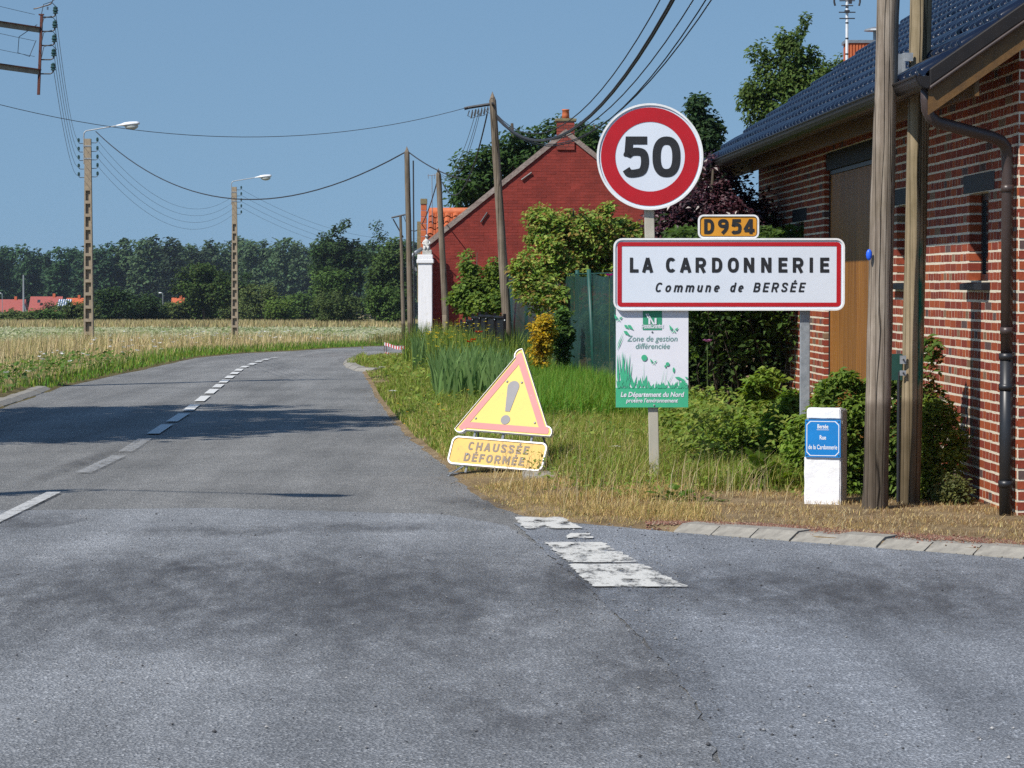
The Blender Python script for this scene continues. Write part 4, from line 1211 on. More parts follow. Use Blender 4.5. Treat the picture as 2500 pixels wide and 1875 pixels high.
TB = .37           # height of the triangle's lower edge along the leaning plane
fbuild(MB().prism(tri(1.0, .055, TB), -.02, 0), 'panel', M['yellow_sheet'], ws)
mb = MB(); rim(mb, tri(1.015, .062, TB-.004), tri(.987, .052, TB+.004), -.032, .006); fbuild(mb, 'rim', M['white_rim'], ws)
mb = MB(); ring_sheet(mb, tri(.92, .045, TB+.024), tri(.92-.26, .006, TB+.024+.075), -.023); fbuild(mb, 'pink_border', M['pink_border'], ws)
mb = MB(); ez = TB
ex = lambda d: d
q = [(-.022, ez+.225), (.022, ez+.225)] + [(.055*math.cos(R(t)), ez+.455+.055*math.sin(R(t))) for t in range(0, 181, 15)]
mb.add([(x, -.0235, z) for x, z in q], [tuple(range(len(q)))])
mb.add([(.043*math.cos(R(t)), -.0235, ez+.148+.043*math.sin(R(t))) for t in range(0, 360, 15)], [tuple(range(24))])
fbuild(mb, 'exclamation_mark', M['grey_symbol'], ws)
PLC = .205
plate = fbuild(MB().prism(rrect(.885, .245, .05, cz_=PLC), -.02, 0), 'plate', M['yellow_plate'], ws)
mb = MB(); rim(mb, rrect(.90, .26, .056, cz_=PLC), rrect(.874, .234, .046, cz_=PLC), -.030, .006); fbuild(mb, 'plate_rim', M['white_rim'], ws)
mb = line_of('CHAUSSÉE', -.285, .285, PLC+.012, .076, .016, -.023, 0, .2)
fbuild(mb, 'word', M['faded_letter'], ws)
fbuild(line_of('DÉFORMÉE', -.30, .27, PLC-.092, .076, .016, -.023, 0, .2), 'word', M['faded_letter'], ws)
for x, z in ((-.28, PLC-.03), (.25, PLC-.03), (-.07, ez+.50), (.07, ez+.50), (-.28, ez+.14), (.28, ez+.14)): fbuild(MB().sphere((x, -.024, z), .010, .006, .010, 8, 5), 'rivet', M['galv'], ws, smooth=True)
sup_ = MB()
for x in (-.27, .27): sup_.tube([(x, .012, TB+.3), (x, .012, .02)], .011, 6)
sup_.tube([(0, .012, TB+.6), (0, .012, .06)], .013, 6)
fbuild(sup_, 'frame', M['galv'], ws)
for x in (-.33, .33):
    a = frame @ Vector((x*.85, .0, .09)); b_ = Matrix.Rotation(YAW, 4, 'Z') @ Vector((x*1.12, -.10, .012)); c_ = Matrix.Rotation(YAW, 4, 'Z') @ Vector((x*1.12, .48, .012)); d_ = frame @ Vector((x*.85, .02, .55))
    MB().tube([a, b_, c_, d_], .011, 6).build('stand_leg', M['galv'], ws)

# street-name bollard
bo = empty('street_name_post', (X(2012, 21.45), 21.45, 0), R(-17))
tag(bo, 'short whitewashed concrete post carrying a blue street-name plate', 'street sign')
bw, bd, bh = .280, .20, .735
def rough_block(x0, x1, y0, y1, z0, z1, mat, name, parent):
    bm = bmesh.new(); bmesh.ops.create_cube(bm, size=1)
    bmesh.ops.scale(bm, vec=(x1-x0, y1-y0, z1-z0), verts=bm.verts); bmesh.ops.translate(bm, vec=((x0+x1)/2, (y0+y1)/2, (z0+z1)/2), verts=bm.verts)
    bmesh.ops.bevel(bm, geom=list(bm.edges), offset=.008, segments=2, affect='EDGES')
    bmesh.ops.subdivide_edges(bm, edges=[e for e in bm.edges if e.calc_length() > .1], cuts=10, use_grid_fill=True)
    for v in bm.verts: v.co += Vector((noise.noise(v.co*14), noise.noise(v.co*14+Vector((7,0,0))), noise.noise(v.co*14+Vector((0,9,0)))))*.0035
    me = bpy.data.meshes.new(name); bm.to_mesh(me); bm.free(); me.materials.append(mat)
    return link(name, me, parent)
rough_block(-bw/2+.012, bw/2-.004, -.002, bd, -.05, bh-.012, M['concrete_bare'], 'concrete_core', bo)
rough_block(-bw/2, bw/2-.012, -.020, .02, -.05, .385, M['whitewash'], 'white_face', bo)
rough_block(-bw/2+.018, bw/2-.012, -.016, .10, .655, bh, M['whitewash'], 'white_top', bo)
bp = MB().prism(rrect(.262, .275, .006, 2, cz_=.515), -.036, -.020).build('name_plate', M['blue_enamel'], bo)
mb = MB()
def plate_line(w, h, c, y):
    o_ = [(-w/2+c, h/2), (-w/2, h/2-c), (-w/2, -h/2+c), (-w/2+c, -h/2), (w/2-c, -h/2), (w/2, -h/2+c), (w/2, h/2-c), (w/2-c, h/2)]
    return [(x, z+.515) for x, z in o_]
ring_sheet(mb, plate_line(.240, .253, .026, 0), plate_line(.230, .243, .025, 0), -.0375)
mb.build('border_line', M['white_enamel'], bp)
MB().add([(-.045, -.0375, .577), (.045, -.0375, .577), (.045, -.0375, .580), (-.045, -.0375, .580)], [(0, 1, 2, 3)]).build('rule', M['white_enamel'], bp)
font_text('lettering', 'Bersée', .042, M['white_enamel'], bp, (0, -.0378, .589), .0008, 0, .70)
font_text('lettering', 'Rue', .044, M['white_enamel'], bp, (0, -.0378, .508), .0008, 0, .70)
font_text('lettering', 'de la Cardonnerie', .047, M['white_enamel'], bp, (0, -.0378, .437), .0006, 0, .62)
for x in (-.118, .118):
    for z in (.392, .638): MB().sphere((x, -.037, z), .006, .004, .006, 6, 4).build('screw', M['steel_dark'], bp, smooth=True)
# ------------------------------------------------------------------ red painted-brick house at the bend
HY = 69.0
hs = 7200/HY
hx0, hxr, hx1 = X(1052, HY), X(1381, HY), X(1381, HY) + (X(1381, HY)-X(1052, HY))
he, hr = Z(588, HY), Z(322, HY)
house = empty('red_house', (hxr, HY, 0))
tag(house, 'dark red painted-brick gable house with a small chimney behind the wooden poles', 'house')
a_, b_ = hx0-hxr, hx1-hxr
gw = MB().prism([(a_, -.1), (b_, -.1), (b_, he), (0, hr), (a_, he)], 0, 6.0).build('wall', pm('red_wall_joint', (.20,.027,.02), (.16,.024,.02), 6, .9), house)
B, T = [], []
slope = (hr-he)/(-a_)
for i in range(int(hr/.068)):
    z0 = i*.068
    wz = min(-a_, (hr - z0 - .10)/slope)
    x = -15*.225 + (.112 if i % 2 else 0)
    while x < wz - .05:
        if x < -wz - .11: x += .225; continue
        L = min(.225, wz - x)
        p_ = random.choice([.0015, .002, .004, .006])
        B.append((x, x+L-.003, -p_, .02, z0 + random.uniform(-.002, .002), z0+.063))
        T.append(np.array((.24, .034, .024)) * random.uniform(.86, 1.08))
        x += L
o = link('brickwork', boxes_mesh('brickwork', B, T, M['red_paint_brick']), gw); o['kind'] = 'stuff'
# coping of grey mortar along the rakes, roof behind it
for s in (-1, 1):
    MB().hexa([(s*(-a_)*1.02, -.05, he-.13), (0, -.05, hr-.08), (0, .25, hr-.08), (s*(-a_)*1.02, .25, he-.13), (s*(-a_)*1.02, -.05, he+.02), (0, -.05, hr+.06), (0, .25, hr+.06), (s*(-a_)*1.02, .25, he+.02)]).build('coping', pm('coping_mortar', (.30,.25,.22), (.20,.15,.13), 5, .9, .02, 18), house)
    MB().hexa([(s*(-a_)*1.05, .25, he-.14), (0, .25, hr-.1), (0, 6.1, hr-.1), (s*(-a_)*1.05, 6.1, he-.14), (s*(-a_)*1.05, .25, he-.02), (0, .25, hr+.02), (0, 6.1, hr+.02), (s*(-a_)*1.05, 6.1, he-.02)]).build('roof', M['far_roof_orange'], house)
for (u, v, u1, v1) in ((1273, 440, 1298, 422), (1174, 543, 1190, 519)):     # wall anchors
    MB().tube([(X(u, HY)-hxr, -.04, Z(v, HY)), (X(u1, HY)-hxr, -.04, Z(v1, HY))], .022, 6).build('wall_anchor', M['steel_dark'], house)
cw = .20
chm = MB(); B, T = [], []
c0, c1 = Z(330, HY)-.35, Z(297, HY)
chm.box(-cw, cw, -.03, .38, c0, c1)
ch = chm.build('chimney', pm('chimney_joint', (.42,.33,.26), (.32,.24,.2), 12, .9), house)
for i in range(int((c1-c0)/.072)):
    z0 = c0 + i*.072
    xs = [-cw-.008, -cw*.3, cw*.35, cw+.008] if i % 2 else [-cw-.008, 0, cw+.008]
    for j in range(len(xs)-1):
        B.append((xs[j]+(.006 if j else 0), xs[j+1]-.006, -.045, .39, z0, z0+.06)); T.append(np.array((.26,.05,.035))*random.uniform(.8, 1.15))
o = link('brickwork', boxes_mesh('brickwork', B, T, M['red_paint_brick']), ch); o['kind'] = 'stuff'
MB().box(-.25, .25, -.08, .43, c1, c1+.06).build('cap', M['stone_cap'], ch, bevel=.01)
MB().lathe([(.09, 0), (.085, .1), (.078, .19), (.088, .195), (.088, .225), (.06, .225)], (0, .17, c1+.06), 14).build('chimney_pot', M['terracotta'], ch, smooth=True)
# white corner pier in front of the gable
wpx0, wpx1 = X(1021, 68.4), X(1055, 68.4)
pier = empty('white_pier', ((wpx0+wpx1)/2, 68.4, 0))
tag(pier, 'tall white-painted pier with a moulded cap at the edge of the red gable', 'pier')
pw = (wpx1-wpx0)/2
pt = Z(628, 68.4)
rough_block(-pw, pw, 0, .55, -.05, pt-.14, M['whitewash'], 'shaft', pier)
MB().box(-pw-.035, pw+.035, -.035, .58, pt-.14, pt-.05).box(-pw-.015, pw+.015, -.015, .56, pt-.05, pt+.06).build('cap', M['whitewash'], pier, bevel=.012)
MB().box(-pw+.10, pw-.01, .02, .40, pt+.061, pt+.17).build('plinth', M['concrete_bare'], pier, bevel=.01)
gtr = MB().tube([(-pw+.1, .12, pt+.20), (-pw-.08, .10, pt+.10), (-pw-.17, .05, pt-.02)], .045, 8).tube([(-pw-.17, .05, pt-.02), (-pw-.16, .10, pt-.16), (-pw-.05, .2, pt-.30)], .04, 8)
gtr.build('gutter_spout', M['zinc'], pier, smooth=True)
# small white seated statue on the pier
st_ = empty('statue', ((wpx0+wpx1)/2 + .03, 68.52, pt+.17))
tag(st_, 'small weathered white seated figure statue on top of the white pier', 'statue')
body = MB()
body.lathe([(.13, 0), (.135, .03), (.12, .08), (.115, .15), (.10, .22), (.105, .28), (.085, .34), (.045, .37), (.038, .395)], (0, .04, 0), 14)
body.sphere((.0, .02, .455), .055, .058, .068, 12, 9)
body.tube([(-.08, .02, .31), (-.125, -.02, .22), (-.06, -.09, .17)], [.032, .028, .022], 8)
body.tube([(.08, .02, .31), (.125, -.02, .22), (.05, -.09, .18)], [.032, .028, .022], 8)
body.tube([(-.05, .0, .10), (-.06, -.12, .11), (-.05, -.14, .0)], [.045, .04, .03], 8)
body.tube([(.05, .0, .10), (.06, -.12, .11), (.05, -.14, .0)], [.045, .04, .03], 8)
body.build('figure', M['statue'], st_, smooth=True); st_.scale = (.68, .68, .68)
# orange-tiled wing behind the gable
OY = 76.5
oh = empty('orange_roof_house', (X(1085, OY), OY, -.1))
tag(oh, 'low house with orange pantile roof and stepped verge just behind the white pier', 'house')
ol, orr = X(1040, OY)-X(1085, OY), X(1240, OY)-X(1085, OY)
oz1, oz0 = Z(516, OY)+.1, Z(608, OY)+.1
MB().box(ol, orr, .6, 4.6, 0, oz0+.05).build('wall', M['whitewash'], oh)
rf = MB().hexa([(ol, .2, oz0-.1), (orr, .2, oz0-.1), (orr, 2.6, oz1-.1), (ol, 2.6, oz1-.1), (ol, .2, oz0), (orr, .2, oz0), (orr, 2.6, oz1), (ol, 2.6, oz1)]).hexa([(ol, 2.6, oz1-.1), (orr, 2.6, oz1-.1), (orr, 5, oz0-.1), (ol, 5, oz0-.1), (ol, 2.6, oz1), (orr, 2.6, oz1), (orr, 5, oz0), (ol, 5, oz0)]).build('roof', M['far_roof_orange'], oh)
V, F, T = [], [], []
nrow_ = 6
for i in range(nrow_):
    t0, t1 = i/nrow_, (i+1.08)/nrow_
    y0, y1, z0, z1 = .2+2.4*t0, .2+2.4*min(1, t1), oz0+(oz1-oz0)*t0+.06, oz0+(oz1-oz0)*min(1, t1)+.02
    x = ol
    while x < orr-.1:
        w = .215
        b0 = len(V); tint = np.array((.50,.125,.045))*random.uniform(.65, 1.1)
        for (yy_, zz) in ((y0, z0), (y1, z1)):
            for (u, h) in ((0, 0), (.03, .035), (.08, .05), (.13, .035), (.17, 0), (.2, -.005)):
                V.append((x+u, yy_, zz+h)); T.append(tint)
        for k in range(5): F.append((b0+k, b0+k+1, b0+6+k+1, b0+6+k))
        x += w
o = link('tiling', mesh_arrays('tiling', V, F, M['orange_roof'], T), rf); o['kind'] = 'stuff'
MB().tube([(ol, 2.6, oz1+.05), (orr, 2.6, oz1+.05)], .11, 8).build('ridge_tiles', M['terracotta'], oh, smooth=True)
vg = MB()
vx0, vx1 = X(1027, OY)-X(1085, OY), X(1041, OY)-X(1085, OY)
zz0, zz1 = Z(625, OY)+.1, Z(498, OY)+.1
for i in range(8):
    za, zb_ = zz0 + (zz1-zz0)*i/8, zz0 + (zz1-zz0)*(i+1)/8
    vg.box(vx0, vx1, .1+i*.02, .35+i*.02, za+.008, zb_-.002)
vg.build('verge_pier', M['terracotta'], oh, bevel=.01)
MB().box(vx0-.01, vx1+.01, .22, .58, zz1, zz1+.14).box(vx0-.10, vx0-.005, .3, .6, zz0-1.2, zz1-.45).build('verge_cap', M['stone_cap'], oh)
an = MB().tube([(X(1052, OY)-X(1085, OY), 1.5, oz1-.3), (X(1051, OY)-X(1085, OY), 1.5, Z(424, OY)+.1)], .012, 6)
for (u, v) in ((1042, 424), (1057, 424), (1062, 422)): an.tube([(X(u, OY)-X(1085, OY), 1.5, Z(v-4, OY)+.1), (X(u, OY)-X(1085, OY), 1.5, Z(v+8, OY)+.1)], .008, 5)
an.tube([(X(1040, OY)-X(1085, OY), 1.5, Z(424, OY)+.1), (X(1064, OY)-X(1085, OY), 1.5, Z(422, OY)+.1)], .01, 5)
an.build('antenna', M['zinc'], oh)
o = MB().box(-.09, .09, 0, .2, 0, .25).box(-.1, .1, -.01, .21, .25, .27).build('cabinet', M['cabinet_green'], None, loc=(X(1016, 70), 70, Z(818, 70)))
o2 = MB().box(-.03, .03, .05, .11, -.55, .0).build('leg', M['cabinet_green'], o)
tag(o, 'small dark green cabinet on a post beside the white pier', 'cabinet')

# house behind the barn: only its chimney and aerial rise over the tiles
bh_ = empty('rear_house', (5.9, 50, 0)); tag(bh_, 'house behind the barn with orange brick chimney and cowl over the tiles', 'house')
MB().box(-.6, 4.4, 0, 7, 0, 3.2).build('wall', M['far_wall'], bh_)
MB().prism([(-.75, 3.1), (4.6, 3.1), (1.9, 4.75)], -.2, 7.2).build('roof', M['far_roof'], bh_)
cz1 = Z(105, 50)
ck = MB().box(-.22, .46, .2, .7, 3.2, cz1).build('chimney', M['far_roof_orange'], bh_)
MB().box(-.25, .49, .17, .73, cz1, cz1+.05).build('cap', M['zinc'], ck)
for j in range(13): MB().box(-.216+j*.052, -.186+j*.052, .185, .2, cz1-.55, cz1-.03).build('flute', M['terracotta'], ck)
MB().box(-.02, .04, .17, .199, cz1-.42, cz1-.24).build('vent', M['galv'], ck)
MB().tube([(.28, .4, cz1+.05), (.28, .4, cz1+.22)], .03, 8).lathe([(.19, 0), (.17, .03), (.03, .07)], (.28, .4, cz1+.22), 12).build('cowl', M['zinc'], ck)
an = empty('tv_aerial', (X(2065, 49.5), 49.5, 3.0)); tag(an, 'tall thin white television aerial mast rising beside the orange brick chimney', 'aerial')
top = 7.3 - 3.0
MB().tube([(0, 0, 0), (0, 0, top)], .024, 8).build('mast', M['lamp_white'], an)
for i in range(14): MB().tube([(0, 0, .4+i*.26), (0, 0, .425+i*.26)], .027, 8).build('band', M['steel_dark'], an)
el = MB(); zc_ = lambda py: Z(py, 49.5)-3.0
for py, w in ((17, .10), (33, .14), (48, .13), (5, .13), (-8, .16), (-22, .16)):
    el.tube([(-w, -.02, zc_(py)), (w, -.02, zc_(py))], .010, 5)
for s in (-1, 1): el.tube([(s*.20, 0, zc_(17)), (s*.215, 0, zc_(8)), (s*.215, 0, zc_(-5)), (s*.20, 0, zc_(-14))], .018, 6)
el.box(-.04, .04, -.06, .04, zc_(34), zc_(28)); el.box(.03, .08, -.03, .03, zc_(12), zc_(-6))
el.build('elements', M['steel_dark'], an)

# ------------------------------------------------------------------ concrete lamp poles
def conc_pole(h=7.0):
    """tapered concrete pole with a column of square recesses on its faces"""
    mb = MB()
    w0, w1, d0, d1 = .155, .100, .125, .085
    W = lambda z: w0 + (w1-w0)*z/h
    D = lambda z: d0 + (d1-d0)*z/h
    def seg(z0, z1, xa, xb, ya, yb):
        p = []
        for z in (z0, z1):
            w, d = W(z), D(z)
            p += [(xa*w, ya*d, z), (xb*w, ya*d, z), (xb*w, yb*d, z), (xa*w, yb*d, z)]
        mb.hexa(p)
    zt = h*.765
    seg(zt, h, -1, 1, -1, 1); seg(-.3, .35, -1, 1, -1, 1)
    n = 12
    for i in range(n):
        z0, z1 = .35 + (zt-.35)*i/n, .35 + (zt-.35)*(i+1)/n
        seg(z0, z1, -1, -.62, -1, 1); seg(z0, z1, .68, 1, -1, 1); seg(z0, z1, -.62, .68, -.15, .15)
        seg(z0, z0+.10, -.62, .68, -1, -.15); seg(z0, z0+.10, -.62, .68, .15, 1)
    return mb
def insulator(side):
    mb = MB()
    s = side
    mb.tube([(0, 0, 0), (s*.15, 0, .0), (s*.19, 0, .02), (s*.20, 0, .07)], .012, 6)
    mb.lathe([(.02, 0), (.045, .01), (.03, .035), (.048, .05), (.034, .08), (.040, .10), (.012, .125)], (s*.20, 0, .05), 10, 1)
    return mb.mesh('insulator', [M['steel_dark'], M['glass_insul']])
shaft_me = conc_pole().mesh('shaft', M['pole_concrete'])
ins_r, ins_l = insulator(1), insulator(-1)
def lamp_pole(x, y, z, label, arm=(1.65, 0.0), lamp=True, left=False):
    p = empty('lamp_pole', (x, y, z)); tag(p, label, 'lamp pole', 'concrete lamp poles along the field side of the road')
    link('shaft', shaft_me, p)
    for i in range(5):
        o = link('insulator', ins_r, p); o.location = (.10, 0, 6.87 - i*.27)
        if left: o = link('insulator', ins_l, p); o.location = (-.10, .02, 6.85 - i*.27)
    if lamp:
        L = math.hypot(*arm); dx, dy = arm[0]/L, arm[1]/L
        a = MB()
        a.tube([(-.13, -.02, 6.2), (-.13, -.02, 7.10), (-.12, -.02, 7.18), (-.06, -.02, 7.25), (dx*L*.58, dy*L*.58-.02, 7.42)], [.020, .020, .020, .020, .018], 8)
        a.box(-.14, .12, -.10, -.085, 6.75, 6.79).box(-.14, .12, -.10, -.085, 6.35, 6.39)
        a.build('lamp_arm', M['galv'], p, smooth=False)
        hd = MB(); h0 = L*.55
        secs = [(0, .030, .030), (.16, .075, .055), (.25, .130, .085), (.42, .160, .095), (.64, .145, .082), (.74, .105, .055)]
        V, F = [], []
        for (t, w, hh) in secs:
            for k in range(10):
                an_ = 2*math.pi*k/10
                V.append((t, w*math.cos(an_), (hh*math.sin(an_) if math.sin(an_) > 0 else .45*hh*math.sin(an_)) + t*.10))
        n = 10
        for i in range(len(secs)-1):
            for k in range(n): F.append((i*n+k, (i+1)*n+k, (i+1)*n+(k+1) % n, i*n+(k+1) % n))
        F.append(tuple(range(n))); F.append(tuple((len(secs)-1)*n+k for k in range(n-1, -1, -1)))
        hd.add(V, F)
        Mt = Matrix.Translation((dx*h0, dy*h0-.02, 7.41)) @ Matrix.Rotation(math.atan2(dy, dx), 4, 'Z')
        hd.move(Mt); ho = hd.build('lamp_head', M['lamp_white'], p, smooth=True)
        bw_ = MB().sphere((.48, 0, -.01), .22, .13, .115, 12, 8); bw_.move(Mt); bw_.build('lamp_bowl', M['lamp_bowl'], ho, smooth=True)
    return p
LP1 = (X(217, 94), 94, float(gl(94)))
LP2 = (X(573.5, 131), 131, float(gl(131)))
lamp_pole(*LP1, 'tall concrete pole with white street lamp on a long arm, the nearer in view', left=True)
lamp_pole(*LP2, 'concrete pole with white street lamp standing farther along the field edge')
LP0 = (-8.75, 46.2, -.05)
p0 = lamp_pole(*LP0, 'concrete pole just off the left edge carrying the rusty insulator bar', arm=(1.6, 0))
# the rusty insulator bar held out from it, at the upper left
RB = 47.0
rb = empty('insulator_bar', (X(96, RB), RB, Z(233, RB)))
tag(rb, 'rusty upright bar with five insulators on two brackets at the upper left', 'insulator bar')
bt = Z(40, RB)-Z(233, RB)
bar = MB().hexa([(-.012, -.03, 0), (.028, -.03, 0), (.028, .03, 0), (-.012, .03, 0), (.045, -.03, bt), (.085, -.03, bt), (.085, .03, bt), (.045, .03, bt)]).build('bar', M['rusty'], rb)
MB().box(.02, .10, -.035, .035, bt, bt+.02).build('bar_cap', M['rusty'], rb)
bi = insulator(1)
for i in range(5):
    o = link('insulator', bi, rb); z_ = bt - .03 - i*(bt*.178); o.location = (.055*z_/bt + .03, 0, z_)
for zz_ in (Z(78, RB), Z(180, RB)):
    z_ = zz_ - Z(233, RB)
    a = MB().hexa([(-1.35, -.85, z_+.12), (.04, -.02, z_-.03), (.04, .02, z_-.03), (-1.35, -.80, z_+.12), (-1.35, -.85, z_+.21), (.04, -.02, z_+.05), (.04, .02, z_+.05), (-1.35, -.80, z_+.21)])
    ao = a.build('bracket', M['pole_concrete'], rb)
    MB().hexa([(-1.35, -.88, z_+.205), (.05, -.05, z_+.045), (.05, .05, z_+.045), (-1.35, -.77, z_+.205), (-1.35, -.88, z_+.22), (.05, -.05, z_+.06), (.05, .05, z_+.06), (-1.35, -.77, z_+.22)]).build('bracket_edge', M['rusty'], ao)
jl = MB()
for i in range(4):
    z_ = bt - .03 - i*(bt*.178)
    jl.tube([(.30, 0, z_+.16), (.22, -.02, z_+.24), (.10, -.03, z_+.2), (.06, -.03, z_+.02)], .006, 5)
jl.tube([(.0, -.04, bt-.15), (-.28, -.1, bt-.35), (-.30, -.1, bt-.60), (-.12, -.08, bt-.66), (-.02, -.04, bt-.40)], .006, 5)
jl.build('jumper_wire', M['cable'], rb)
# collared dove on the topmost insulator
dv = empty('dove', (X(114, RB)+.02, RB, Z(27, RB))); tag(dv, 'pale grey dove perched on the topmost insulator of the rusty bar', 'bird')
V, F, T = [], [], []
spine = [(-.20, .005, .012, .03), (-.16, .012, .016, .032), (-.10, .03, .030, .045), (-.04, .05, .048, .065), (.03, .068, .052, .085), (.075, .085, .040, .115), (.095, .105, .026, .145), (.105, .135, .026, .165), (.115, .15, .024, .178), (.125, .155, .010, .170), (.150, .165, .003, .1685)]
for i, (x, zl, w, zh) in enumerate(spine):
    for k in range(10):
        t = 2*math.pi*k/10
        zc = (zl+zh)/2 if i < 9 else zl+.003; hh = abs(zh-zl)/2
        V.append((x, w*math.cos(t), zc + hh*math.sin(t)))
        T.append((.33, .28, .25) if i < 5 else (.42, .36, .33))
for i in range(len(spine)-1):
    for k in range(10): F.append((i*10+k, i*10+(k+1) % 10, (i+1)*10+(k+1) % 10, (i+1)*10+k))
link('body', mesh_arrays('body', V, F, M['bird'], T, smooth=True), dv)
MB().tube([(.02, -.015, .05), (.015, -.015, 0)], .005, 5).tube([(.03, .015, .05), (.025, .015, 0)], .005, 5).build('leg', M['rusty'], dv)
# the next pole nearer the camera, left of the frame: its lamp throws the shadow on the road
lamp_pole(-8.45, 18.7, 0, 'concrete lamp pole left of the frame whose lamp shadow crosses the road', arm=(2.35, -1.15))

# ------------------------------------------------------------------ wooden poles by the house
def wood_pole(px_b, px_t, py_t, y, r0, r1, label, mat='pole_wood_far', seed=1):
    xb = X(px_b, y); h = Z(py_t, y)
    p = empty('wooden_pole', (xb, y, 0)); tag(p, label, 'utility pole')
    link('shaft', pole_mesh('shaft', h - r1*2.2, r0, r1, (X(px_t, y)-xb, 0), M[mat], .004, True, 14, 20, seed), p)
    return p, Vector((X(px_t, y), y, h))
w1, W1T = wood_pole(1246, 1203, 228, 52, .088, .062, 'tallest leaning wooden pole with a cable bundle at its pointed top', seed=3)
w2, W2T = wood_pole(1093, 1071, 413, 64, .078, .058, 'short leaning wooden pole standing in front of the red gable', seed=4)
w3, W3T = wood_pole(1004, 994, 360, 65.6, .068, .058, 'thin dark wooden pole left of the white pier at the road edge', seed=5)
MB().box(-.02, .02, -.35, .0, W1T.z-.22, W1T.z-.19).tube([(-.04, -.0, W1T.z-.20), (-.42, .0, W1T.z-.26), (-.50, .0, W1T.z-.28)], .03, 6).build('cable_bracket', M['steel_dark'], w1, loc=(W1T.x-w1.location.x, 0, 0))
lp_ = MB()
for i in range(7):
    x_ = W1T.x-w1.location.x - .08 - i*.055; zt_ = W1T.z - .24 - i*.012
    lp_.tube([(x_, 0, zt_), (x_-.03, 0, zt_-.09-.03*(i % 3)), (x_+.04, 0, zt_-.13), (x_+.06, 0, zt_-.02)], .010, 5)
lp_.build('cable_loops', M['cable_grey'], w1)
MB().tube([(.075, -.02, .3), (.06, -.03, 2.4), (.05, -.02, W3T.z-.3)], .018, 6).build('drop_cable', M['cable'], w3)
o = MB().hexa([(-.05, 0, -.05), (.05, 0, -.05), (.05, .1, -.05), (-.05, .1, -.05), (-.045, 0, .98), (.045, 0, .98), (.045, .1, .98), (-.045, .1, .98)]).build('concrete_post', M['pole_concrete'], None, loc=(X(1085, 63.6), 63.6, 0), bevel=.006)
tag(o, 'short concrete post beside the foot of the short leaning pole', 'post')
fp = empty('distant_pole', (X(986, 110), 110, -.6)); tag(fp, 'distant pole top with a crossarm showing just left of the dark thin pole', 'utility pole')
MB().tube([(0, 0, 0), (-.12, 0, Z(528, 110)+.6)], [.08, .05], 8).build('shaft', M['pole_wood_far'], fp)
MB().tube([(X(956, 110)-X(986, 110), 0, Z(532, 110)+.6), (X(990, 110)-X(986, 110), 0, Z(524, 110)+.6)], .035, 6).tube([(X(960, 110)-X(986, 110), 0, Z(535, 110)+.6), (X(985, 110)-X(986, 110), 0, Z(580, 110)+.6)], .025, 5).build('crossarm', M['steel_dark'], fp)

# ------------------------------------------------------------------ cables
def cable(a, b_, sag, r, label, group=None, mat='cable', n=28):
    a, b_ = Vector(a), Vector(b_)
    pts = []
    for i in range(n+1):
        t = i/n
        p = a.lerp(b_, t); p.z -= sag*4*t*(1-t); pts.append(p)
    o = MB().tube([p - a for p in pts], r*(.45 if mat == 'cable_grey' else .66), 5).build('overhead_cable', M[mat], None, smooth=True, loc=a)
    tag(o, label, 'cable', group)
    return o
for i in range(5):      # bar to the nearer lamp pole
    z_ = bt - .03 - i*(bt*.178)
    a = (X(96, RB)+.055*z_/bt+.23, RB, Z(233, RB)+z_+.10)
    cable(a, (LP1[0]-.28, LP1[1], LP1[2]+6.95-i*.27), .55, .010, 'thin wire sagging from the rusty insulator bar to the nearer lamp pole', 'wires from the insulator bar', 'cable_grey')
for i in range(4):
    cable((LP1[0]+.3, LP1[1], LP1[2]+6.95-i*.27), (LP2[0]-.05, LP2[1], LP2[2]+6.6-i*.27), 1.25, .011, 'thin wire sagging between the two lamp poles over the field', 'wires between the lamp poles', 'cable_grey')
for i in range(4):
    cable((LP2[0]+.3, LP2[1], LP2[2]+6.9-i*.27), (LP2[0]+9.5, LP2[1]+45, LP2[2]+6.0-i*.27), 1.3, .012, 'thin wire running from the farther lamp pole towards the dark trees', 'wires beyond the farther lamp pole', 'cable_grey')
for i in range(3):
    a = (X(96, RB)-.05, RB, Z([38, 102, 140][i], RB))
    cable(a, (a[0]-3.5, RB-14, a[2]+.5), .12, .008, 'thin wire leaving the rusty insulator bar towards the left edge', 'wires left of the insulator bar', 'cable_grey')
cable((LP1[0]+.25, LP1[1], Z(322, LP1[1])), W3T - Vector((.05, 0, .12)), 1.55, .024, 'thick black cable from the nearer lamp pole to the thin dark pole')
cable(at(-60, 240, 44), W1T - Vector((.42, 0, .25)), .55, .012, 'thin wire crossing the sky from the left edge to the tallest leaning pole', mat='cable_grey')
cable(W3T + Vector((.05, 0, -.12)), at(1150, 442, 62), .10, .02, 'black cable sloping right from the thin dark pole into the trees')
for i, (px, py, sg) in enumerate([(1163, 268, .35), (1169, 270, .45), (1172, 275, .50)]):
    cable(at(px, py, 52), at(1080, 422+i*4, 64), sg, .011, 'thin grey wire dropping from the tallest leaning pole to the short leaning pole', 'wires between the leaning poles', 'cable_grey')
cable(at(1190, 275, 52), at(1080, 445, 64), .75, .020, 'thick black cable looping from the tallest leaning pole to the short one')
cable(at(1068, 440, 64), at(985, 525, 100), .8, .020, 'black cable from the short leaning pole down past the thin dark pole')
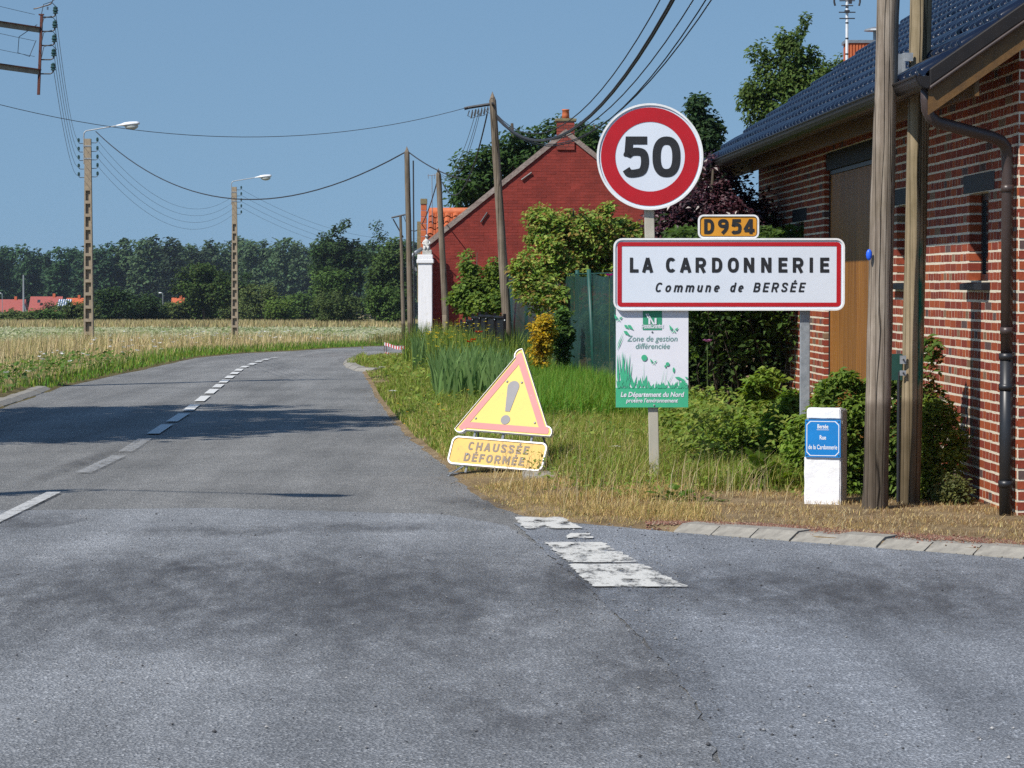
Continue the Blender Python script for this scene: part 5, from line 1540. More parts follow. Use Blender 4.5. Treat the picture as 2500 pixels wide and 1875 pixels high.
# bundle from the tallest leaning pole to the pole pair
tops = [(2.76, 20.96, 7.9), (2.76, 20.96, 7.6), (2.76, 20.96, 7.5), (3.03, 21.43, 7.3), (3.03, 21.43, 7.0), (3.03, 21.43, 6.7)]
for i, (t_, sg, r_) in enumerate([(0, 2.05, .012), (1, 2.08, .022), (2, 2.05, .022), (3, 1.95, .012), (4, 1.95, .012), (5, 1.80, .012)]):
    a = at(1212, 279+i*2.2, 52)
    lab = ['uppermost thin cable rising from the tallest leaning pole to the upper right', 'thick black cable rising from the tallest leaning pole to the upper right'][1 if r_ > .02 else 0] if i < 3 else 'thin lower cable rising from the tallest leaning pole behind the chimney pot'
    cable(a, tops[t_], sg, r_, lab, 'thick rising cables' if r_ > .02 else ('thin lower rising cables' if i > 2 else None))

# ------------------------------------------------------------------ fences and barrier
gf = empty('green_mesh_fence', (1.0, 45, 0)); tag(gf, 'dark green windbreak-net fence on green posts behind the grass', 'fence')
fpts = [(2.10, 34.8), (1.78, 37.8), (1.46, 40.8), (1.22, 43.0), (.98, 45.2), (.62, 48.2), (.25, 51.2), (-.02, 53.4)]
for i, (x, y) in enumerate(fpts):
    ln = [(0, 0), (.03, 0), (-.02, 0), (-.10, .1), (.02, 0), (0, 0), (0, 0), (0, 0)][i]
    MB().tube([(x-1.0+.0, y-45, -.1), (x-1.0+ln[0], y-45+ln[1], 1.86)], .032, 10).build('post', M['fence_green'], gf, smooth=True)
    if i:
        x0, y0 = fpts[i-1]
        V, F = [], []
        for j in range(13):
            t = j/12
            for k in range(9):
                z = .02 + (1.78 - .05*math.sin(math.pi*t))*k/8
                bulge = .05*math.sin(math.pi*t)*math.sin(math.pi*k/8) + .02*noise.noise(Vector((x0+t*3, k*.6, i)))
                V.append((x0+(x-x0)*t-1.0-.03-bulge, y0+(y-y0)*t-45-.03, z))
        for j in range(12):
            for k in range(8): F.append((j*9+k, (j+1)*9+k, (j+1)*9+k+1, j*9+k+1))
        MB().add(V, F).build('net_panel', M['green_net'], gf, smooth=True)
        MB().tube([(x0-1.0, y0-45-.03, 1.80), (x-1.0, y-45-.03, 1.80)], .008, 5).build('tension_wire', M['fence_green'], gf)
wf = empty('wire_fence', (2.1, 34.75, 0)); tag(wf, 'thin wire mesh fence in front of the dark hedge', 'fence')
mb = MB()
for k in range(13): mb.tube([(0, 0, .05+k*.13), (1.0, -3.0, .05+k*.13)], .0018, 4)
for k in range(26): mb.tube([(k*.04, -k*.12, .05), (k*.04, -k*.12, 1.6)], .0018, 4)
mb.build('wire_mesh', M['steel_dark'], wf)
MB().tube([(1.02, -3.06, -.1), (1.02, -3.06, 1.7)], .025, 8).build('post', M['fence_green'], wf)

bf = empty('black_panel_fence', (X(1180, 55), 55, 0)); tag(bf, 'low glossy black panel fence stepping down behind the wild flowers', 'fence')
bp_ = [(1232, 776, 50), (1208, 774, 51.5), (1187, 772, 53), (1171, 771, 54.5), (1154, 775, 56), (1140, 783, 57.5), (1126, 788, 59), (1113, 795, 60.5)]
for i, (px, py, y) in enumerate(bp_):
    x = X(px, y) - X(1180, 55); zt_ = Z(py, y)
    MB().box(x-.025, x+.025, y-55-.03, y-55+.03, -.05, zt_+.07).build('post', M['black_panel'], bf, bevel=.006)
    MB().sphere((x+.0, y-55-.035, zt_-.04), .012, .008, .012, 8, 5).build('bolt', M['lamp_white'], bf)
    if i:
        p0_, y0_ = bp_[i-1][0], bp_[i-1][2]; x0 = X(p0_, y0_) - X(1180, 55); z0_ = Z(bp_[i-1][1], y0_)
        zz_ = min(zt_, z0_) if i < 4 else zt_
        MB().hexa([(x+.02, y-55, .0), (x0-.02, y0_-55, .0), (x0-.02, y0_-55+.03, 0), (x+.02, y-55+.03, 0), (x+.02, y-55, zz_), (x0-.02, y0_-55, zz_), (x0-.02, y0_-55+.03, zz_), (x+.02, y-55+.03, zz_)]).build('panel', M['black_panel'], bf, bevel=.008)
        MB().tube([(x, y-55-.01, zz_), (x0, y0_-55-.01, zz_)], .03, 8).build('top_rail', M['black_panel'], bf, smooth=True)

bt_ = empty('barrier_tape', (X(938, 66.3), 66.3, 0)); tag(bt_, 'red and white barrier tape strung low between thin stakes at the road bend', 'barrier tape')
x1_ = X(1000, 66.3) - X(938, 66.3)
for k, (za, zb_, sg) in enumerate(((.31, .23, .04), (.085, .06, .02))):
    mb = MB(); n = 20
    for i in range(n):
        def q(j):
            t = j/n; return t*x1_, za + (zb_-za)*t - sg*4*t*(1-t) + .01*math.sin(9*t+k)
        (xa, z0_), (xb, z1_) = q(i), q(i+1)
        mb.add([(xa, -.01, z0_-.035), (xb, -.01, z1_-.035), (xb, .005*math.sin(i), z1_+.035), (xa, .005*math.sin(i-1), z0_+.035)], [(0, 1, 2, 3)], (i//1) % 2)
    mb.build('tape', [M['tape_white'], M['tape_red']], bt_)
for x in (0, .05, x1_*.98): MB().tube([(x, .01, -.05), (x, .01, .32)], .008, 6).build('stake', M['rusty'], bt_)

# ------------------------------------------------------------------ far village
def far_house(x, y, w, d, hw, hr_, label, mat, rz=0.0, orient=0):
    h_ = empty('far_house', (x, y, float(gl(y))-.2), rz); tag(h_, label, 'house')
    MB().box(-w/2, w/2, 0, d, 0, hw).build('wall', M['far_wall'], h_)
    rf_ = MB().prism([(0, 0)]*0 or [(-.3, hw-.2), (d+.3, hw-.2), (d/2, hr_)], -w/2-.3, w/2+.3)
    rf_.v = [(v[1], v[0], v[2]) for v in rf_.v]; rf_.f = [f[::-1] for f in rf_.f]
    rf_.build('roof', mat, h_)
    for k in range(2): MB().box(-w/4-.5+k*w/2, -w/4+.5+k*w/2, -.05, 0, 1.0, 2.1).build('window', M['pane'], h_)
    MB().box(w/4-.3, w/4+.3, d/2-.3, d/2+.3, hr_-.8, hr_+.7).build('chimney', M['far_roof_orange'], h_)
    return h_
gz7 = float(gl(700))
far_house(X(10, 700), 700, 8.6, 8, 2.4, Z(731, 700)-gz7+.2, 'farthest left house with a dull red roof beyond the field', M['far_roof'])
fh = far_house(X(108, 690), 690, 7.0, 8, 2.2, Z(723, 690)-gz7, 'steep dull red roofed house beyond the field right of the far pole', M['far_roof'])
MB().add([(-1.8, 1.2, 4.4), (-1.1, 1.2, 4.4), (-1.1, 1.75, 5.1), (-1.8, 1.75, 5.1)], [(0, 1, 2, 3)]).build('roof_window', M['pane'], fh)
far_house(X(180, 705), 705, 3.6, 6, 2.6, Z(725, 705)-gz7, 'small house with bright orange roof among the bushes left of the nearer lamp pole', M['far_roof_orange'])
far_house(X(432, 720), 720, 2.6, 6, 2.6, Z(729, 720)-float(gl(720))+.4, 'tiny orange roof end peeping over the bushes between the lamp poles', M['far_roof_orange'])
sr = empty('glazed_shed', (X(155, 680), 680, gz7)); tag(sr, 'blue and white striped glazed roof between the red far roofs', 'shed')
sw = 33/7200*680; z0_, z1_ = Z(752, 680)-gz7, Z(731, 680)-gz7
MB().box(-sw/2, sw/2, .5, 4, 0, z0_-.1).build('wall', M['far_wall'], sr)
MB().hexa([(-sw/2, 0, z0_-.1), (sw/2, 0, z0_-.1), (sw/2, 3, z1_-.1), (-sw/2, 3, z1_-.1), (-sw/2, 0, z0_), (sw/2, 0, z0_), (sw/2, 3, z1_), (-sw/2, 3, z1_)]).build('roof', M['solar_blue'], sr)
for k in range(6):
    x = -sw/2 + (k+.3)*sw/6
    MB().hexa([(x, -.02, z0_), (x+.2, -.02, z0_), (x+.2, 3, z1_), (x, 3, z1_), (x, -.02, z0_+.06), (x+.2, -.02, z0_+.06), (x+.2, 3, z1_+.06), (x, 3, z1_+.06)]).build('glazing_bar', M['solar_white'], sr)
for px, py, y, lab in ((6, 716, 640, 'tiny far street lamp at the left edge above the red roof'), (398, 715, 640, 'tiny far street lamp over the bushes between the lamp poles')):
    z_ = float(gl(y)); h = Z(py, y) - z_
    l_ = empty('far_street_lamp', (X(px, y), y, z_)); tag(l_, lab, 'street lamp')
    MB().tube([(0, 0, 0), (0, 0, h-.1), (-.3, 0, h)], .07, 6).build('post', M['galv'], l_)
    MB().sphere((-.55, 0, h), .40, .2, .14, 8, 6).build('lamp_head', M['lamp_white'], l_, smooth=True)
y = 480; z_ = float(gl(y))
dpole = empty('far_pole', (X(58, y), y, z_)); tag(dpole, 'slim grey far pole in front of the red roofs at the left', 'utility pole')
MB().tube([(0, 0, 0), (0, 0, Z(671, y)-z_)], [.20, .11], 8).build('shaft', M['galv'], dpole)
MB().tube([(.9, 0, 0), (.05, 0, 3.2)], [.16, .08], 6).build('stay', M['galv'], dpole)
cable((X(58, y), y, Z(671, y)), (X(420, y), y+60, Z(708, y)), .35, .03, 'faint far wire running right from the slim grey far pole', mat='cable_grey')
# ------------------------------------------------------------------ foliage
def unit(v): return v / np.maximum(np.linalg.norm(v, axis=1, keepdims=True), 1e-9)
def leaves(P, size, aspect=.55, up=.5, droop=0.0, out=None, curl=.12):
    """diamond leaves (two folded halves) at the points P; returns V, F"""
    n = len(P); s = np.broadcast_to(size, (n,)).astype(float)
    nrm = rng.normal(size=(n, 3)); nrm[:, 2] = np.abs(nrm[:, 2]) + up
    if out is not None: nrm += out * .8
    nrm += np.array((-.48, -.46, .70)) * 1.0      # leaves turn to the light
    nrm = unit(nrm)
    a = rng.normal(size=(n, 3)); a[:, 2] -= droop
    if out is not None: a += out * .9
    a = unit(a - nrm * np.sum(a * nrm, 1, keepdims=True))
    b = np.cross(nrm, a)
    w = (s * aspect / 2)[:, None]; L = s[:, None]
    V = np.stack([P, P + a*L*.45 + b*w + nrm*L*curl*.6, P + a*L - nrm*L*curl, P + a*L*.45 - b*w + nrm*L*curl*.6], 1).reshape(-1, 3)
    F = (np.arange(n)[:, None]*4 + np.array([0, 1, 2, 3])).reshape(-1, 4)
    return V, F
def tints(n, base, var=.22, rep=4, clump=None, gain=1.6):
    base = np.atleast_2d(np.array(base))
    c = base[rng.integers(0, len(base), n)] * rng.uniform(1-var, 1+var, (n, 1)) * rng.uniform(.93, 1.07, (n, 3))
    if clump is not None: c = c * clump[:, None]
    return np.repeat(c * gain, rep, 0)
def crown_points(env, nclump, per, cr, surf=2.6, flat=.8):
    """clump centres through the ellipsoids, leaves around each; returns points, outward dirs, clump factors, centres"""
    env = np.array(env, float)
    vol = env[:, 3]*env[:, 4]*env[:, 5]; pick = rng.choice(len(env), nclump, p=vol/vol.sum())
    d = unit(rng.normal(size=(nclump, 3)))
    rad = rng.random(nclump)[:, None]**(1/surf)
    C = env[pick, :3] + d*rad*env[pick, 3:6]
    cf = rng.uniform(.8, 1.2, nclump)
    k = rng.uniform(.6, 1.25, nclump)*cr
    dd = unit(rng.normal(size=(nclump*per, 3))); rr = rng.random(nclump*per)[:, None]**.45
    kk = np.repeat(k, per)[:, None]
    off = dd*rr*kk; off[:, 2] *= flat
    P = np.repeat(C, per, 0) + off
    return P, dd, np.repeat(cf, per), C
def limbs(mb, base, top, C, r0, n=9, seed=0):
    rr = random.Random(seed)
    base, top = Vector(base), Vector(top)
    mid = base.lerp(top, .5) + Vector((rr.uniform(-.04, .04), rr.uniform(-.04, .04), 0))*(top-base).length
    mb.tube([base, mid, top], [r0, r0*.7, r0*.25], 8)
    idx = rr.sample(range(len(C)), min(n, len(C)))
    for i in idx:
        c = Vector(C[i]); t = rr.uniform(.3, .85); s = base.lerp(top, t)
        m_ = s.lerp(c, .5) + Vector((0, 0, -.05*(c-s).length))
        mb.tube([s, m_, c], [r0*.38*(1.1-t), r0*.22*(1.1-t), r0*.06], 5)
def plant(name, loc, env, nclump, per, cr, size, base, label, category, trunk=None, aspect=.55, mat='leaf', bark='bark', droop=0., up=.5, surf=2.6, group=None, flat=.8, var=.22, part='crown', stem='trunk', nl=9):
    """env in local coordinates (cx,cy,cz,rx,ry,rz)"""
    P, dd, cf, C = crown_points(env, nclump, per, cr, surf, flat)
    ok = P[:, 2] > .02
    P, dd, cf = P[ok], dd[ok], cf[ok]
    V, F = leaves(P, size*rng.uniform(.65, 1.3, len(P)), aspect, up, droop, dd*.6)
    o = empty(name, loc); tag(o, label, category, group)
    link(part, mesh_arrays(part, V, F, M[mat], tints(len(P), base, var, 4, cf, 1.0 if mat == 'leaf_far' else 1.0 if mat == 'leaf_purple' else 1.6)), o)
    if trunk:
        mb = MB(); limbs(mb, (0, 0, -.1), trunk[:3], C, trunk[3], nl, len(P))
        mb.build(stem, M[bark], o, smooth=True)
    return o
G_DARK = [(.028,.058,.014), (.036,.070,.017), (.023,.048,.014)]
G_MID = [(.062,.115,.022), (.075,.130,.026), (.052,.098,.022)]
G_LIGHT = [(.085,.14,.022), (.10,.155,.025), (.07,.12,.02)]
G_OLIVE = [(.080,.112,.030), (.095,.128,.036), (.066,.092,.026)]
G_BLUE = [(.035,.065,.030), (.045,.078,.036), (.03,.055,.028)]

# -- far woodland: one mass, nobody could count it
Vs, Fs, Ts = [], [], []; off = 0
def add_mass(V, F, T):
    global off
    Vs.append(V); Fs.append(F + off); Ts.append(T); off += len(V)
topline = lambda px: float(np.interp(px, [-400, 0, 150, 250, 285, 330, 400, 470, 560, 700, 780, 860, 1000, 1400, 2000], [610, 606, 608, 600, 583, 574, 582, 592, 584, 582, 588, 595, 590, 590, 600]))
px = -420.0
while px < 1900:
    y = 830 + random.uniform(-40, 70); g_ = float(gl(y))
    ztop = Z(topline(px) + random.uniform(-5, 9), y); h = ztop - g_
    x = X(px, y); w = random.uniform(2.6, 4.6)
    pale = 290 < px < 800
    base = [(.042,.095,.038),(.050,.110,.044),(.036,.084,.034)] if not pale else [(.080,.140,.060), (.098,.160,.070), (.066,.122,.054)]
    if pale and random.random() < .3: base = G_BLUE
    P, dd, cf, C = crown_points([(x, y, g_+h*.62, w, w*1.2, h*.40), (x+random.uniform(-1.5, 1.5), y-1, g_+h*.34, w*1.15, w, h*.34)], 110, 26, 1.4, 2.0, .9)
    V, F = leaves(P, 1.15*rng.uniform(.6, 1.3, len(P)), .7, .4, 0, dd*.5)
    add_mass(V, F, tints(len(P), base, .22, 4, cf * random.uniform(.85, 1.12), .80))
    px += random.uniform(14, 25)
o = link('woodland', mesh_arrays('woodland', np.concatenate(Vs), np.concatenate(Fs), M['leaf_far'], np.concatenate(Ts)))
tag(o, 'hazy wooded skyline closing off the far side of the fields', 'woodland', kind='stuff')

# -- trees and bushes along the far edge of the field
def mid_tree(px, py_top, y, wpx, base, label, kind='tree', low=.12, n=70, per=60, size=.42, lobes=3, cr=.9, seed=0):
    rs = random.Random(seed); g_ = float(tz(X(px, y), y)); x = X(px, y)
    h = Z(py_top, y) - g_; w = wpx/FPX*y/2
    env = [(0, 0, h*(.5+low/2), w*.85, w*.8, h*(.5-low/2))]
    for k in range(lobes): env.append((rs.uniform(-.45, .45)*w, rs.uniform(-.4, .4)*w, h*rs.uniform(.3, .72), w*rs.uniform(.4, .62), w*.5, h*rs.uniform(.22, .3)))
    return plant('broadleaf_tree' if kind == 'tree' else 'bush', (x, y, g_), env, n, per, cr, size, base, label, kind, (0, 0, h*.8, max(.08, h*.022)), .65, 'leaf_far', surf=2.8)
mid_tree(832, 545, 400, 168, G_DARK, 'tall dark broad tree right of the farther lamp pole', n=120, per=80, size=.5, lobes=5, seed=1)
mid_tree(925, 548, 410, 60, G_DARK, 'narrow dark treetop beside the tall dark tree', n=50, per=70, seed=2)
mid_tree(955, 580, 300, 120, [(.05,.09,.02),(.06,.10,.024)], 'mid green tree behind the thin dark wooden pole', n=90, per=70, size=.36, seed=3)
mid_tree(812, 645, 340, 110, G_MID, 'lighter green young tree in front of the tall dark tree', n=60, per=60, size=.36, seed=4)
mid_tree(500, 638, 380, 175, [(.03,.06,.012),(.04,.075,.015),(.06,.09,.02)], 'dark green tree left of the farther lamp pole', n=140, per=70, size=.42, lobes=4, seed=5)
mid_tree(640, 690, 375, 130, G_OLIVE, 'greyish green bush just right of the farther lamp pole', 'bush', .0, 60, 60, .36, seed=6)
mid_tree(690, 725, 330, 90, [(.075,.13,.022),(.09,.14,.025)], 'bright green low bush between the farther lamp pole and the round bush', 'bush', .0, 50, 60, .3, seed=7)
mid_tree(832, 704, 290, 190, [(.055,.085,.022),(.07,.10,.028)], 'broad rounded olive bush at the field edge', 'bush', .0, 110, 70, .26, 4, .6, seed=8)
mid_tree(950, 690, 270, 130, G_MID, 'deep green bush left of the thin dark wooden pole', 'bush', .0, 120, 70, .26, 3, .6, seed=9)
mid_tree(580, 660, 420, 110, G_DARK, 'dark bushy tree showing behind the farther lamp pole', n=70, per=60, seed=10)
for i, (px, pt_, w, lab) in enumerate([(25, 765, 120, 'low hedge bush at the left edge below the far red roof'), (112, 762, 110, 'small bush in front of the steep red far roof'), (185, 730, 110, 'rounded bush left of the nearer lamp pole foot'), (268, 708, 130, 'dark hedge bush right of the nearer lamp pole'), (345, 722, 140, 'long low dark bush midway between the lamp poles'), (415, 742, 110, 'small olive bush left of the dark green tree'), (470, 735, 120, 'low bush at the foot of the dark green tree'), (560, 735, 150, 'low olive bush at the foot of the farther lamp pole'), (655, 745, 120, 'low bush filling the gap right of the farther lamp pole'), (745, 720, 130, 'leafy bush between the bright low bush and the round bush')]):
    mid_tree(px, pt_, 350+i*6, w, [G_OLIVE, G_MID, G_OLIVE, G_DARK, G_DARK, G_OLIVE, G_MID, G_OLIVE, G_MID, G_MID][i], lab, 'bush', .0, 80, 60, .40, seed=20+i)
mid_tree(120, 740, 520, 40, G_DARK, 'small pointed dark tree in front of the steep red far roof', n=26, per=50, size=.4, seed=40)

# -- trees behind the houses
def local_tree(name, px, y, z0, env_px, n, per, cr, size, base, label, trunk_r=.12, cat_='tree', mat='leaf', bark='bark', **kw):
    """env_px: (px, py, rx_px, rz_px, dy) ellipsoids in photo pixels at distance y"""
    x0 = X(px, y); k = y/FPX
    env = [((a-px)*k, dy, Z(c, y)-z0, rx_*k, max(rx_, rz_)*k*.8, rz_*k) for a, c, rx_, rz_, dy in env_px]
    zt_ = max(e[2]+e[5]*.6 for e in env) * (.86 if 'birch' in name else .96 if 'conifer' in name else 1)
    return plant(name, (x0, y, z0), env, n, per, cr, size, base, label, cat_, (0, 0, zt_, trunk_r), .6, mat, bark, **kw)
local_tree('broadleaf_tree', 1250, 85, -.2, [(1130, 470, 55, 35, 0), (1200, 410, 75, 60, .5), (1290, 360, 70, 50, 0), (1340, 320, 35, 30, 0), (1190, 470, 90, 60, 1), (1300, 440, 90, 80, 1)], 150, 90, .42, .17, G_DARK + [(.035,.07,.018)], 'dark leafy tree rising behind the left slope of the red gable', .16)
local_tree('broadleaf_tree', 1450, 88, -.2, [(1440, 330, 40, 40, 0), (1425, 380, 45, 60, 0), (1500, 420, 70, 60, 0)], 70, 80, .38, .17, G_DARK + [(.035,.07,.018)], 'dark treetop between the chimney and the round sign', .14)
local_tree('conifer_tree', 1712, 60, 0, [(1696, 258, 15, 34, 0), (1699, 285, 20, 34, 0), (1700, 320, 30, 45, 0), (1725, 340, 36, 55, 0), (1715, 400, 52, 60, 0), (1715, 480, 55, 90, 0)], 130, 80, .22, .11, [(.018,.040,.016),(.024,.050,.018),(.03,.058,.02)], 'dark upright conifer between the round sign and the barn roof', .12, up=.2, droop=.4)
local_tree('birch_tree', 1925, 66, 0, [(1975, 75, 26, 34, 0), (1940, 125, 48, 50, 0), (1985, 130, 26, 45, 0), (1905, 190, 60, 60, 0), (1985, 190, 50, 55, 0), (1850, 150, 24, 30, 0), (1845, 215, 28, 50, 0), (1930, 260, 85, 70, 0), (1860, 310, 45, 45, 0), (2050, 170, 22, 45, 0), (2020, 240, 40, 50, 0), (1830, 250, 14, 45, 0)], 190, 75, .21, .11, [(.055,.090,.020),(.070,.105,.024),(.042,.074,.018)], 'tall loose birch tree rising behind the blue-black barn roof', .11, bark='birch_bark', droop=1.2, up=.2, flat=1.3)

# -- purple-leaved plum beside the barn
pp = at(1740, 500, 33.2)
local_tree('purple_plum', 1740, 33.2, 0, [(1720, 540, 110, 75, 0), (1650, 590, 70, 60, 0), (1800, 560, 75, 55, -.2), (1745, 450, 55, 60, .2), (1640, 520, 60, 50, .2), (1690, 640, 100, 60, .2), (1815, 490, 55, 55, .4), (1850, 530, 45, 55, .3)], 240, 80, .17, .062, [(.045,.014,.022),(.06,.018,.026),(.032,.012,.018),(.075,.028,.034)], 'purple-leaved plum bush between the round sign and the barn', .05, 'bush', 'leaf_purple')
# -- climber and shrub behind the green net fence
local_tree('leafy_shrub', 1400, 47, 0, [(1350, 560, 70, 60, 0), (1440, 570, 70, 60, 0), (1520, 600, 70, 70, .4), (1345, 640, 60, 60, -.6), (1300, 690, 55, 45, -1.2), (1330, 730, 60, 45, -1.4), (1450, 650, 80, 60, .3), (1275, 650, 40, 22, -1.2), (1360, 530, 22, 30, 0), (1480, 525, 20, 26, 0)], 300, 90, .15, .078, [(.12,.185,.034),(.15,.215,.038),(.09,.15,.028),(.22,.25,.06),(.17,.12,.035)], 'tall leafy willow-like shrub hanging over the green net fence', .05, 'shrub', droop=.2)
local_tree('vine', 1165, 61.5, 0, [(1160, 690, 40, 40, 0), (1200, 700, 40, 45, 0), (1135, 720, 28, 40, 0), (1140, 640, 10, 40, 0), (1185, 745, 55, 30, -.4), (1215, 660, 30, 30, 0)], 120, 60, .17, .10, [(.095,.15,.026),(.12,.165,.028),(.065,.11,.02)], 'leafy green vine climbing the foot of the red gable', .03, 'vine')
local_tree('gold_leaf_bush', 1322, 43, 0, [(1322, 820, 26, 50, 0), (1330, 790, 22, 30, 0), (1322, 870, 22, 40, 0)], 70, 60, .09, .052, [(.36,.25,.020),(.42,.30,.024),(.26,.20,.018),(.13,.12,.016)], 'narrow golden-leaved bush against the green net fence', .02, 'bush')
local_tree('leafy_shrub', 1365, 43.6, 0, [(1365, 830, 24, 60, 0), (1375, 790, 20, 40, 0)], 36, 50, .11, .08, G_MID + G_DARK, 'dark green sprig beside the golden-leaved bush', .015, 'shrub')
local_tree('leafy_shrub', 1500, 49.5, 0, [(1440, 800, 60, 90, 0), (1530, 780, 80, 110, 0), (1620, 800, 80, 110, 0), (1380, 810, 40, 80, .6)], 150, 70, .2, .10, G_MID, 'low green shrubs seen dimly behind the green net', .03, 'shrub')
# -- dark hedge between notice board and barn: leaves thick above, hollow and twiggy below
def hedge():
    o = empty('hedge', (2.45, 32.0, 0)); tag(o, 'dark overgrown hedge between the notice board and the barn door', 'hedge')
    n = 15000
    P = np.stack([rng.uniform(-.75, .75, n), rng.uniform(-.55, .9, n), rng.random(n)**.5*2.25], 1)
    P[:, 1] += (2.0 - P[:, 2]) * .38                       # overhanging top
    keep = rng.random(n) < np.clip(P[:, 2]/1.4, .18, 1)
    P = P[keep]
    nn = np.array([noise.noise(Vector(p)*3.2) for p in P]); P = P[nn > -.12]
    V, F = leaves(P, .085*rng.uniform(.6, 1.35, len(P)), .5, .3, .3)
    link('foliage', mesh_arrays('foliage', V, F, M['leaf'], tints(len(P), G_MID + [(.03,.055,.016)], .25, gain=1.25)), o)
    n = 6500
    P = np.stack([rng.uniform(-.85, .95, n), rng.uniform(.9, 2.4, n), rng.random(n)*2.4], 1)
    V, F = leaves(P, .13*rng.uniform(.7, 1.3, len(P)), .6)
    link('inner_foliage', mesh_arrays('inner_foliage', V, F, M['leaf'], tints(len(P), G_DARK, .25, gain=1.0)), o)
    mb = MB()
    for k in range(36):
        x, y = random.uniform(-.75, .75), random.uniform(.4, 1.2)
        mb.tube([(x, y, 0), (x+random.uniform(-.15, .15), y-.1, .7), (x+random.uniform(-.4, .4), y-.4, 1.6)], [.012, .009, .004], 4)
    mb.build('stems', M['bark'], o)
    return o
hedge()

# -- small plants on the verge (each its own thing)
def bushlet(name, px, y, wpx, hpx, base, label, category='shrub', n=50, per=60, size=.06, cr=.09, aspect=.5, **kw):
    k = y/FPX; w, h = wpx*k/2, hpx*k
    env = [(0, 0, h*.5, w, w*.7, h*.5), (-w*.45, .05, h*.35, w*.55, w*.5, h*.36), (w*.4, -.05, h*.3, w*.55, w*.5, h*.32)]
    return plant(name, (X(px, y), y, .03), env, n, per, cr, size, base, label, category, (0, 0, h*.7, .012), aspect, part='foliage', stem='stem', surf=9.0, up=.9, **kw)
bushlet('shrub', 2065, 22.3, 150, 300, [(.11,.16,.025),(.09,.14,.022),(.065,.11,.02)], 'bright green shrub growing between the street-name post and the wooden poles', n=130, per=70, size=.055)
bushlet('shrub', 2195, 21.9, 70, 330, [(.06,.10,.02),(.08,.12,.024),(.05,.08,.016)], 'narrow leafy growth showing between the two wooden poles', n=55, per=60, size=.06)
bushlet('shrub', 2285, 21.75, 120, 245, [(.11,.155,.024),(.085,.13,.022),(.13,.16,.03)], 'low yellow-green shrub at the foot of the brick wall right of the poles', n=120, per=70, size=.042)
bushlet('creeper', 2270, 21.95, 70, 400, [(.06,.11,.02),(.08,.13,.022),(.09,.06,.02)], 'thin creeper climbing the brick wall beside the right pole', 'creeper', n=34, per=34, size=.075, cr=.08)
bushlet('shrub', 2330, 21.35, 60, 60, [(.07,.08,.03),(.09,.10,.03)], 'scrubby tuft at the wall foot left of the downpipe', n=30, per=50, size=.035)
bushlet('weed', 1880, 26.5, 150, 230, [(.115,.175,.024),(.095,.15,.022),(.14,.185,.032)], 'tall bright green weed in front of the galvanised post', 'weed', n=80, per=60, size=.075)
bushlet('weed', 1930, 24.6, 110, 200, [(.10,.165,.022),(.08,.135,.02)], 'leafy green weed left of the street-name post', 'weed', n=70, per=60, size=.07)
bushlet('weed', 1770, 27.5, 150, 120, [(.11,.15,.025),(.09,.13,.022)], 'spreading green weed in front of the dark hedge', 'weed', n=70, per=60, size=.06)
bushlet('weed', 1820, 25.0, 150, 130, [(.12,.17,.026),(.10,.15,.024)], 'bright weed spreading between the notice board and the galvanised post', 'weed', n=90, per=55, size=.055)
bushlet('weed', 1690, 28.0, 130, 110, [(.13,.17,.03),(.10,.145,.024)], 'yellow-green weed right behind the sign post', 'weed', n=60, per=55, size=.055)
bushlet('weed', 1640, 26.5, 80, 60, [(.15,.17,.035),(.12,.15,.03)], 'pale green tuft at the sign post foot', 'weed', n=40, per=50, size=.045)
bushlet('weed', 1990, 23.2, 120, 190, [(.12,.18,.026),(.10,.155,.024)], 'fresh green weed behind the street-name post', 'weed', n=80, per=55, size=.06)
bushlet('weed', 1710, 25.8, 110, 70, [(.075,.12,.02),(.06,.10,.018)], 'low dark green weed clump right of the sign post', 'weed', n=50, per=60, size=.06)
# broad-leaved dock weeds
def broadleaf(px, y, nleaf, L, label, base, spread=.8, rise=.5):
    o = empty('dock_weed', (X(px, y), y, .03)); tag(o, label, 'weed')
    V, F, T = [], [], []
    for k in range(nleaf):
        a = random.uniform(0, 2*math.pi); el = random.uniform(.15, rise+.5)
        d = Vector((math.cos(a)*math.cos(el), math.sin(a)*math.cos(el)*.7, math.sin(el)))
        s = Vector((-math.sin(a), math.cos(a), 0)); l_ = L*random.uniform(.6, 1.2); st0 = d*l_*random.uniform(.3, 1.0)*spread
        b0 = len(V); c = np.array(base[k % len(base)])*random.uniform(.8, 1.2)
        n_ = s.cross(d).normalized()
        prof = [(0, .03), (.12, .22), (.35, .34), (.6, .30), (.82, .16), (1, .0)]
        for (t, w) in prof:
            p = st0 + d*l_*t + Vector((0, 0, -.35*l_*t*t)); wv = .06*math.sin(k+t*9)*l_
            V += [p - s*w*l_ + n_*(.06*l_+wv), p + n_*0, p + s*w*l_ + n_*(.06*l_-wv)]; T += [c, c*1.1, c]
        for i in range(5):
            F += [(b0+i*3, b0+i*3+1, b0+i*3+4, b0+i*3+3), (b0+i*3+1, b0+i*3+2, b0+i*3+5, b0+i*3+4)]
    link('foliage', mesh_arrays('foliage', [tuple(v) for v in V], F, M['leaf'], T), o)
    return o
broadleaf(1880, 22.9, 46, .19, 'large clump of broad green dock leaves left of the street-name post', [(.10,.17,.022),(.085,.15,.02)], 1.3, .7)
broadleaf(1945, 23.6, 34, .17, 'broad green leaves massed behind the street-name post', [(.09,.155,.02),(.11,.175,.025)], 1.2, .9)
broadleaf(1652, 21.7, 26, .11, 'small broad-leaved green plant in dry grass right of the sign post foot', [(.075,.14,.018),(.09,.15,.02)], 1.1, .4)
